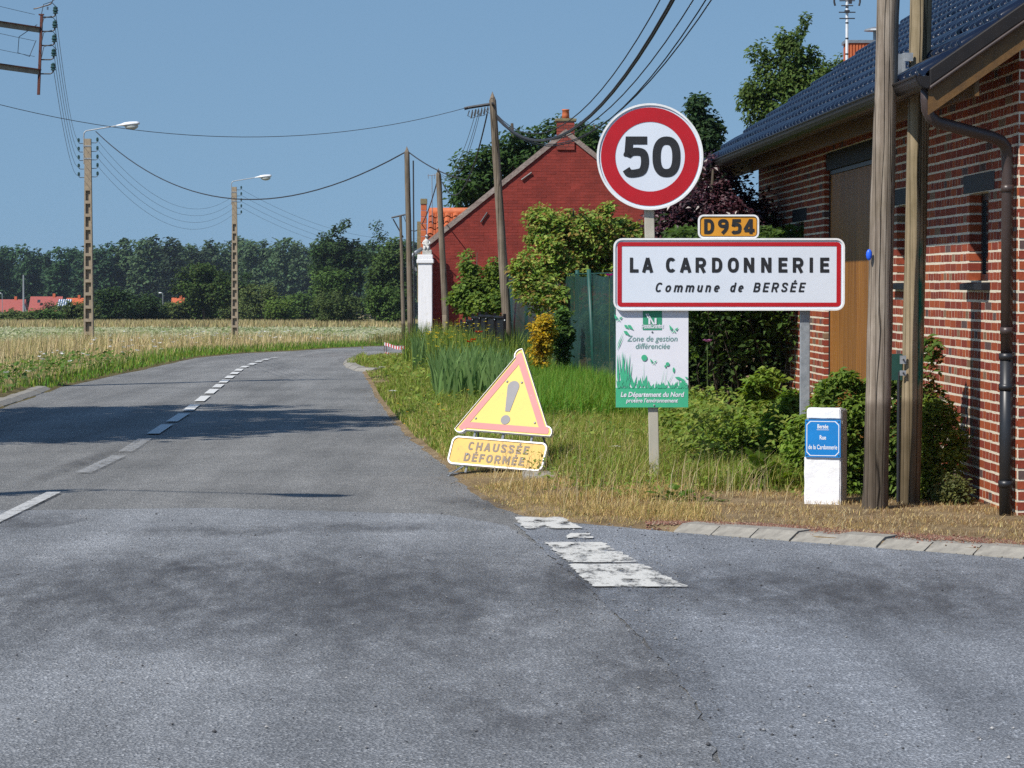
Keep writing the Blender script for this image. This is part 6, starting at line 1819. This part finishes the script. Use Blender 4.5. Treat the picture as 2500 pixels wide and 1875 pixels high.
broadleaf(1740, 21.6, 12, .07, 'tiny broad-leaved plant in the dry soil right of the sign post', [(.07,.12,.018)], 1.0, .3)
broadleaf(1612, 20.5, 8, .07, 'lone dark leafy sprig at the edge of the dry verge', [(.045,.07,.016)], .6, .5)

# ------------------------------------------------------------------ grasses
def blades(x, y, z, h, w, base, lean=.35, var=.25, bend=.5, dirbias=(0, 0)):
    n = len(x)
    a = rng.uniform(0, 2*np.pi, n)
    d = np.stack([np.cos(a)+dirbias[0], np.sin(a)+dirbias[1], np.zeros(n)], 1) * (rng.random((n, 1))*lean)
    s = np.stack([-np.sin(a), np.cos(a), np.zeros(n)], 1)
    s[:, 0] = np.where(np.abs(s[:, 0]) < .35, .6*np.sign(s[:, 0]+1e-6), s[:, 0])
    P = np.stack([x, y, z], 1); H = h[:, None]; W = w[:, None]*.5
    upv = np.array([0, 0, 1.0])
    m_ = P + upv*H*.55 + d*H*.35
    t_ = P + upv*H*(1-.25*np.linalg.norm(d, axis=1, keepdims=True)*bend) + d*H
    V = np.stack([P - s*W, P + s*W, m_ - s*W*.75, m_ + s*W*.75, t_], 1).reshape(-1, 3)
    f = np.array([(0, 1, 3), (0, 3, 2), (2, 3, 4)])
    F = (np.arange(n)[:, None, None]*5 + f).reshape(-1, 3)
    base = np.array(base)
    c = base[rng.integers(0, len(base), n)] * rng.uniform(1-var, 1+var, (n, 1)) * rng.uniform(.94, 1.06, (n, 3))
    return V, F, np.repeat(c, 5, 0)
def low(x, y, h):
    px_ = 1250 + FPX*x/y
    return h*np.where((y > 46) & (px_ > 890) & (px_ < 1012), .34, 1.0)
def grass(name, label, parts, category='grass'):
    off_, VV, FF, TT = 0, [], [], []
    for V, F, T in parts:
        VV.append(V); FF.append(F + off_); TT.append(T); off_ += len(V)
    o = link(name, mesh_arrays(name, np.concatenate(VV), np.concatenate(FF), M['grass'], np.concatenate(TT)))
    tag(o, label, category, kind='stuff'); return o
def fnoise(x, y, s, o_=0.0):
    return np.array([noise.noise(Vector((a*s+o_, b*s, o_))) for a, b in zip(x, y)])
STRAW = [(.58,.44,.17), (.66,.52,.24), (.49,.35,.13), (.38,.26,.10)]
PALE = [(.52,.44,.26), (.46,.36,.18)]
GRN = [(.17,.25,.032), (.21,.29,.042), (.125,.205,.026), (.28,.32,.060)]
LUSH = [(.095,.25,.024), (.12,.29,.032), (.075,.20,.020)]
BROWN = [(.27,.17,.08), (.36,.24,.12), (.20,.12,.06), (.44,.32,.18)]
def zone(n, x0, x1, y0, y1, fn=None):
    x = rng.uniform(x0, x1, n); y = rng.uniform(y0, y1, n)
    k = fn(x, y)
    return x[k], y[k]
def on_verge(x, y, a, b): d = x - xr(y) - .07*0; return (d > a) & (d < b)
pieces = []
# withered litter on the bare verge under the poles
x, y = zone(70000, .3, 6, 15, 22.6, lambda x, y: on_verge(x, y, .28, 6) & (y > 17 + .0*x) & (x < 5.5))
x_ = fnoise(x, y, 1.6, 4); k = (x_ + rng.uniform(-.25, .25, len(x))) > -.12; x, y = x[k], y[k]
pieces.append(blades(x, y, vz(x, y), rng.uniform(.015, .05, len(x)), rng.uniform(.002, .0045, len(x)), BROWN + STRAW + PALE[:1], 2.6, .3, 1.2))
# dry yellow grass round the sign post
x, y = zone(90000, -.7, 2.6, 19.8, 29, lambda x, y: on_verge(x, y, .02, 2.6))
k = (fnoise(x, y, 1.1, 2) + rng.uniform(-.3, .3, len(x)) > -.22) & ((x < 1.35) | (rng.random(len(x)) < .18)) & ~((y < 22.2) & (x > 1.45)); x, y = x[k], y[k]
d_ = x - xr(y)
hh = rng.uniform(.02, .12, len(x)) * np.clip(d_/.45, .3, 1)
hh *= np.where((y > 23.6) & (y < 25.3) & (x < .35), .45, 1.0)
pieces.append(blades(x, y, vz(x, y), hh, rng.uniform(.0022, .0042, len(x)), STRAW + [(.24,.24,.06)], 1.9, .3, 1.2))
# a few tall pale stalks
x, y = zone(800, -.6, 2.0, 21.0, 29, lambda x, y: on_verge(x, y, .2, 2.4))
pieces.append(blades(x, y, vz(x, y), rng.uniform(.2, .42, len(x)), rng.uniform(.003, .005, len(x)), PALE, 1.0, .15, 1.0, (.35, 0)))
grass('dry_grass', 'straw-yellow dry grass and withered litter on the near right verge', pieces)
pieces = []
x, y = zone(45000, -.2, 3.0, 22.6, 33, lambda x, y: on_verge(x, y, .75, 3.4) & (x < 3.05))
k = fnoise(x, y, .9, 7) + rng.uniform(-.2, .2, len(x)) + (y-24)*.10 + (x-1.2)*.12 > -.05; x, y = x[k], y[k]
pieces.append(blades(x, y, vz(x, y), rng.uniform(.08, .30, len(x)), rng.uniform(.004, .008, len(x)), GRN + [(.26,.25,.06), (.36,.30,.10)], 1.2, .28, 1.0))
x, y = zone(52000, -1.4, 1.9, 25.5, 36, lambda x, y: on_verge(x, y, .06, 3.0))
k = fnoise(x, y, .8, 9) + rng.uniform(-.3, .3, len(x)) > -.28; x, y = x[k], y[k]
pieces.append(blades(x, y, vz(x, y), rng.uniform(.06, .30, len(x))*np.clip((x-xr(y))/.4, .4, 1), rng.uniform(.004, .008, len(x)), GRN + GRN + STRAW[:2], 1.1, .28, 1.0))
x, y = zone(46000, .1, 2.1, 32, 46, lambda x, y: on_verge(x, y, 1.3, 4.0) & (x < np.interp(y, [32, 34.8, 45.2, 53], [2.3, 1.95, .85, -.1])))
pieces.append(blades(x, y, vz(x, y), rng.uniform(.18, .55, len(x)), rng.uniform(.006, .011, len(x)), LUSH + GRN[:2], 1.0, .25, 1.0))
x, y = zone(60000, -3.6, .2, 34, 67, lambda x, y: on_verge(x, y, .05, 2.4))
k = fnoise(x, y, .5, 13) + rng.uniform(-.3, .3, len(x)) > -.3; x, y = x[k], y[k]
pieces.append(blades(x, y, vz(x, y), low(x, y, rng.uniform(.10, .36, len(x))*np.clip((x-xr(y))/.5, .35, 1)), rng.uniform(.007, .014, len(x)), GRN + GRN + [(.24,.23,.06), (.36,.29,.12)], .9, .28, 1.0))
x, y = zone(9000, -2.2, .6, 44, 63, lambda x, y: on_verge(x, y, 1.0, 3.2))
pieces.append(blades(x, y, vz(x, y), rng.uniform(.4, .95, len(x)), rng.uniform(.010, .02, len(x)), GRN + G_MID, .5, .25))
grass('verge_grass', 'green roadside grass on the right verge behind the signs', pieces)
# small leafy herbs through the grass
Hp = []
for n_, xa, xb, ya, yb, da, db, hm, sz in ((16000, -.6, 3.0, 21.8, 31, .5, 3.2, .20, .045), (15000, 1.35, 2.95, 23.6, 30.5, 1.2, 4, .55, .06), (12000, -1.6, 1.6, 27, 40, .2, 2.6, .26, .06), (9000, -3.4, .4, 38, 62, .3, 2.6, .4, .09)):
    x, y = zone(n_, xa, xb, ya, yb, lambda x, y: on_verge(x, y, da, db))
    k = fnoise(x, y, 1.4, 17) + rng.uniform(-.12, .12, len(x)) > .06; x, y = x[k], y[k]
    Hp.append((np.stack([x, y, vz(x, y) + low(x, y, rng.random(len(x))**1.3*hm)], 1), sz))
VV, FF, TT, o_ = [], [], [], 0
for Pq, sz in Hp:
    V, F = leaves(Pq, sz*rng.uniform(.5, 1.4, len(Pq)), .5, .6)
    VV.append(V); FF.append(F + o_); TT.append(tints(len(Pq), [(.12,.17,.03), (.09,.145,.025), (.17,.20,.045)], .3)); o_ += len(V)
o = link('verge_herbs', mesh_arrays('verge_herbs', np.concatenate(VV), np.concatenate(FF), M['leaf'], np.concatenate(TT))); tag(o, 'small leafy herbs mixed through the right verge grass', 'weeds', kind='stuff')
# left side: green roadside strip, tall dry meadow
pieces = []
def dl(x, y): return xl(y) - x
x, y = zone(120000, -11, -1, 39, 120, lambda x, y: (dl(x, y) > .03) & (dl(x, y) < .55 + .5*np.clip((y-50)/15, 0, 1)) & ((y > 46) | (dl(x, y) > .5)))
d_ = dl(x, y)
pieces.append(blades(x, y, tz(x, y)+.02, rng.uniform(.06, .26, len(x))*np.clip(d_/.5, .4, 1), rng.uniform(.010, .020, len(x)), GRN + LUSH + [(.05,.08,.015)], .5, .28))
x, y = zone(9000, -11, -5, 40, 60, lambda x, y: (dl(x, y) > .5) & (dl(x, y) < 2.2))
Vl, Fl = leaves(np.stack([x, y, tz(x, y)+rng.uniform(.02, .32, len(x))], 1), .10*rng.uniform(.5, 1.3, len(x)), .6)
grass('roadside_grass', 'green grassy strip along the left road edge', pieces)
o = link('roadside_weeds', mesh_arrays('roadside_weeds', Vl, Fl, M['leaf'], tints(len(x), G_MID + G_LIGHT[:1], .3))); tag(o, 'leafy low weeds along the left road edge', 'weeds', kind='stuff')
pieces = []
x, y = zone(150000, -24, -2, 41, 108, lambda x, y: (dl(x, y) > .5) & (x > -.18*y - 1.5) & (rng.random(len(x)) < np.clip(1.6 - y/90, .25, 1)))
k = fnoise(x, y, .22, 21) + rng.uniform(-.5, .5, len(x)) > -.45; x, y = x[k], y[k]
hh = rng.uniform(.30, .78, len(x)) * np.clip((dl(x, y)-.3)/1.8, .35, 1) * np.interp(y, [41, 60, 100], [1, .95, .8])
pieces.append(blades(x, y, tz(x, y)+.02, hh, rng.uniform(.007, .016, len(x)) * (y/60), [(.60,.48,.25), (.72,.58,.33), (.52,.41,.20), (.42,.36,.15), (.26,.26,.08)], .5, .25))
grass('dry_meadow', 'tall bleached dry grass of the meadow left of the road', pieces)
pieces = []
x, y = zone(60000, -90, 4, 210, 350, lambda x, y: (x > -.2*y - 4) & (x < -.03*y + 4))
pieces.append(blades(x, y, tz(x, y), rng.uniform(.3, .9, len(x)), rng.uniform(.06, .12, len(x)), [(.44,.36,.17), (.38,.31,.14), (.30,.28,.11), (.50,.42,.22)], .4, .25))
x, y = zone(9000, -5, 3, 100, 135, lambda x, y: (x > xl(y)-14) & (x < xl(y)-.4))
pieces.append(blades(x, y, tz(x, y), rng.uniform(.25, .6, len(x)), rng.uniform(.02, .04, len(x)), [(.34,.28,.12), (.26,.22,.08), (.14,.16,.04)], .4, .25))
grass('dry_field_edge', 'band of dry brownish grass before the far bushes', pieces)
# pale flowering crop
n = 110000
x, y = zone(n, -60, 0, 108, 215, lambda x, y: (x > -.19*y - 3) & (x < xl(np.minimum(y, 106)) - 3 + .0*y) & (x < -.035*y + 1))
nz_ = fnoise(x, y*.5, .35, 31)
Pc = np.stack([x, y, tz(x, y) + rng.uniform(.10, .42, len(x))], 1)
Vl, Fl = leaves(Pc, .17*rng.uniform(.5, 1.3, len(x)), .8, .9)
white = (nz_ + rng.uniform(-.45, .45, len(x))) > -.10
cc = np.where(white[:, None], np.array([(.48,.50,.32)]) * rng.uniform(.7, 1.15, (len(x), 1)), np.array([(.19,.25,.10)]) * rng.uniform(.7, 1.3, (len(x), 1)))
o = link('field_crop', mesh_arrays('field_crop', Vl, Fl, M['leaf'], np.repeat(cc, 4, 0))); tag(o, 'pale green and white flowering field crop beyond the dry meadow', 'crop', kind='stuff')

# irises: upright sword leaves
def iris_clump(px0, px1, y0, y1, n, label):
    yc_ = (y0+y1)/2; xc_ = X((px0+px1)/2, yc_)
    o = empty('iris_clump', (xc_, yc_, .03)); tag(o, label, 'plant')
    V, F, T = [], [], []
    for k in range(n):
        y_ = random.uniform(y0, y1); x_ = X(random.uniform(px0, px1), y_)
        h = random.uniform(.45, .85); w = random.uniform(.014, .022); ln = random.uniform(-.22, .22); ly_ = random.uniform(-.12, .12); c = np.array(random.choice([(.16,.27,.085), (.19,.30,.10), (.125,.215,.07)]))*random.uniform(.8, 1.2)
        a = random.uniform(-.7, .7); sx_, sy_ = math.cos(a)*w, math.sin(a)*w
        b0 = len(V)
        for (t, ww) in ((0, .7), (.35, 1), (.7, .8)):
            q = Vector((x_-xc_ + ln*h*t*t, y_-yc_ + ly_*h*t*t, h*t)); V += [(q.x-sx_*ww, q.y-sy_*ww, q.z), (q.x+sx_*ww, q.y+sy_*ww, q.z)]; T += [c, c]
        V.append((x_-xc_+ln*h*1.1, y_-yc_+ly_*h, h*(1-abs(ln)*.3))); T.append(c)
        F += [(b0, b0+1, b0+3, b0+2), (b0+2, b0+3, b0+5, b0+4), (b0+4, b0+5, b0+6, b0+6)]
    me = bpy.data.meshes.new('leaf_blades'); me.from_pydata(V, [], [f if f[2] != f[3] else f[:3] for f in F])
    ca = me.color_attributes.new('tint', 'FLOAT_COLOR', 'POINT')
    ca.data.foreach_set('color', np.concatenate([np.array(T), np.ones((len(T), 1))], 1).astype(np.float32).ravel())
    me.materials.append(M['leaf']); link('leaf_blades', me, o)
iris_clump(1062, 1215, 37.5, 42.5, 620, 'thick clump of upright blue-green iris leaves left of the warning triangle')
iris_clump(1008, 1045, 50, 54, 90, 'smaller clump of iris leaves at the foot of the white pier')
iris_clump(1200, 1260, 37, 40, 120, 'iris leaves hidden partly by the top of the warning triangle')
# flowers
def flower_mass(name, spots, label, base, r, n=7, stem=True, category='flowers', kind=None):
    V, F, T = [], [], []
    for (x_, y_, z_) in spots:
        c = np.array(base[random.randrange(len(base))])*random.uniform(.85, 1.1); rr_ = r*random.uniform(.6, 1.25)
        for k in range(n):
            a = 2*math.pi*k/n + random.uniform(-.3, .3); b0 = len(V)
            e = Vector((math.cos(a), math.sin(a), random.uniform(-.1, .5)))*rr_; s = Vector((-math.sin(a), math.cos(a), 0))*rr_*.45
            p = Vector((x_, y_, z_))
            V += [tuple(p), tuple(p+e*.6+s), tuple(p+e), tuple(p+e*.6-s)]; T += [c]*4; F.append((b0, b0+1, b0+2, b0+3))
    o = link(name, mesh_arrays(name, V, F, M['flower'], T)); tag(o, label, category, kind=kind); return o
sp_ = []
for k in range(260):
    y_ = random.uniform(44, 60); px = random.uniform(1045, 1225); sp_.append((X(px, y_), y_, random.uniform(.3, 1.0)))
flower_mass('yellow_wildflowers', sp_, 'scattered yellow wild flowers in the tall weeds before the black fence', [(.65,.50,.03), (.55,.48,.04)], .035, 5, kind='stuff')
sp_ = [(X(random.uniform(900, 1420), 33), random.uniform(30, 37), random.uniform(.15, .35)) for k in range(34)]
flower_mass('yellow_wildflowers', sp_, 'small yellow flowers low in the verge grass by the road', [(.65,.42,.03)], .022, 6, kind='stuff')
sp_ = []
for k in range(120):
    y_ = random.uniform(44, 110); d0 = random.uniform(.2, 2.0); x_ = float(xl(y_)) - d0; sp_.append((x_, y_, float(tz(x_, y_)) + random.uniform(.25, .6)))
flower_mass('white_umbels', sp_, 'scattered white umbel flowers along the left road edge', [(.70,.70,.66)], .055, 7, kind='stuff')
for px, py, y_, lab in ((957, 955, 42, 'white umbel flower nearest the road on the right verge'), (1003, 953, 42, 'white umbel flower beside the iris clump'), (1085, 1031, 33, 'large white umbel flower left of the warning triangle'), (1500, 1092, 26, 'white umbel flower left of the sign post'), (931, 897, 50, 'small white umbel flower by the road bend')):
    q = at(px, py, y_); o = empty('umbel_flower', (q.x, y_, .03)); tag(o, lab, 'flower')
    h = q.z - .03
    MB().tube([(0, 0, 0), (.01, 0, h)], .004, 5).build('stem', pm('stem_green', (.08,.13,.03), None, 8, .7), o)
    V, F, T = [], [], []
    for k in range(26):
        a = random.uniform(0, 6.28); rr_ = .055*math.sqrt(random.random()); b0 = len(V); p = Vector((rr_*math.cos(a)+.01, rr_*math.sin(a), h + .015 - rr_*.2))
        for j in range(4):
            aa = j*math.pi/2; V.append(tuple(p + Vector((math.cos(aa)*.014, math.sin(aa)*.014, random.uniform(-.003, .006)))))
            T.append((.72,.72,.68))
        F.append((b0, b0+1, b0+2, b0+3))
    link('flower_head', mesh_arrays('flower_head', V, F, M['flower'], T), o)
for px, py, y_, c, lab in ((1166, 812, 48, (.62,.02,.015), 'left of two bright red poppies before the black fence'), (1172, 812, 48.3, (.60,.015,.012), 'right of two bright red poppies before the black fence'), (1155, 831, 46, (.65,.10,.02), 'upper orange-red poppy in the weeds'), (1146, 836, 46, (.60,.09,.02), 'lower orange-red poppy in the weeds'), (1488, 674, 36, (.62,.05,.32), 'pink rose bloom over the green fence at the town sign corner'), (1727, 835, 31.0, (.45,.18,.36), 'small mauve flower on the dark hedge')):
    q = at(px, py, y_); o = empty('poppy' if 'poppy' in lab or 'poppies' in lab else 'bloom', (q.x, y_, .03)); tag(o, lab, 'flower')
    h = q.z - .03
    MB().tube([(.02, .02, 0), (.0, .01, h*.6), (0, 0, h)], .004, 5).build('stem', bpy.data.materials['stem_green'], o)
    V, F, T = [], [], []
    for k in range(6):
        a = k*math.pi/3; e = Vector((math.cos(a), math.sin(a), .55))*.055; s = Vector((-math.sin(a), math.cos(a), 0))*.04; b0 = len(V); p = Vector((0, 0, h))
        V += [tuple(p), tuple(p+e*.6+s), tuple(p+e), tuple(p+e*.6-s)]; T += [c]*4; F.append((b0, b0+1, b0+2, b0+3))
    link('petals', mesh_arrays('petals', V, F, M['flower'], T), o)
# trees left of the frame that shade the road
for i, (x_, y_, h, r_, lab) in enumerate(((-10.4, 28.6, 11.5, 2.7, 'leafy tree left of the frame whose shadow crosses the road'), (-11.4, 31.0, 11.5, 2.8, 'second leafy tree left of the frame shading the road'), (-14.0, 29.6, 8.5, 2.6, 'smaller leafy tree left of the frame'))):
    plant('broadleaf_tree', (x_, y_, 0), [(0, 0, h*.62, r_, r_, h*.38), (r_*.4, .3, h*.5, r_*.6, r_*.6, h*.25)], 190, 70, .6, .24, G_MID, lab, 'tree', (0, 0, h*.85, .16), .6)

# ------------------------------------------------------------------ loose stones and bits
def stones(spots, sizes, name, label, mat, c):
    n = len(spots)
    base = np.array([(1,0,0),(0,1,0),(-1,0,0),(0,-1,0),(0,0,1),(0,0,-1)], float)
    f = np.array([(0,1,4),(1,2,4),(2,3,4),(3,0,4),(1,0,5),(2,1,5),(3,2,5),(0,3,5)])
    V = base[None]*sizes[:, None, None]*rng.uniform(.6, 1.2, (n, 6, 1)); V[:, :, 2] *= .7
    V = V + spots[:, None, :]
    F = (np.arange(n)[:, None, None]*6 + f).reshape(-1, 3)
    T = np.repeat(np.array(c)[rng.integers(0, len(c), n)]*rng.uniform(.7, 1.25, (n, 1)), 6, 0)
    o = link(name, mesh_arrays(name, V.reshape(-1, 3), F, mat, T)); tag(o, label, 'gravel', kind='stuff')
gm_ = attr_mat('stone_chips', .9, .2, 0, 60, .2, 80)
x = rng.uniform(-5, 4.5, 5200); y = rng.uniform(9.4, 21, 5200)
k = rng.random(5200) < np.exp(-((x-.75)/.5)**2)*.9 + .10 + .35*np.exp(-((y-10)/1.6)**2); x, y = x[k], y[k]
stones(np.stack([x, y, np.full(len(x), .010)], 1), rng.uniform(.0025, .0075, len(x))*rng.choice([1, 1, 1.5], len(x)), 'loose_chippings', 'loose grey stone chippings on the junction asphalt', gm_, [(.15,.15,.155), (.24,.24,.24), (.08,.08,.085), (.34,.33,.32)])
y = rng.uniform(17, 46, 1500); x = xr(y) + rng.normal(.0, .12, 1500)
stones(np.stack([x, y, gr(y)+.008], 1), rng.uniform(.003, .008, len(x)), 'edge_gravel', 'gravel and crumbs along the right road edge', gm_, [(.26,.22,.17), (.34,.30,.24), (.18,.15,.12)])
x = rng.uniform(.9, 4.0, 7000); y = np.interp(x, [1.0, 3.04, 4.75], [19.75, 17.9, 16.35]) + rng.normal(.06, .13, 7000)
stones(np.stack([x, y, vz(x, y)+.005], 1), rng.uniform(.004, .012, len(x)), 'brick_rubble', 'reddish gravel crumbs behind the right kerb', gm_, [(.22,.10,.07), (.16,.08,.06), (.28,.20,.14)])
# ------------------------------------------------------------------ haze over the fields
hz_m = bpy.data.materials.new('summer_haze'); hz_m.use_nodes = True
nt = hz_m.node_tree; nt.nodes.remove(nt.nodes['Principled BSDF'])
pv = nt.nodes.new('ShaderNodeVolumePrincipled')
pv.inputs['Color'].default_value = (.62, .72, .86, 1); pv.inputs['Density'].default_value = .00010; pv.inputs['Anisotropy'].default_value = .2
nt.links.new(pv.outputs[0], nt.nodes['Material Output'].inputs['Volume'])
o = MB().box(-1000, 1000, -60, 1700, -14, 24).build('haze', hz_m); tag(o, 'thin bluish summer haze over the fields', 'haze', kind='stuff')
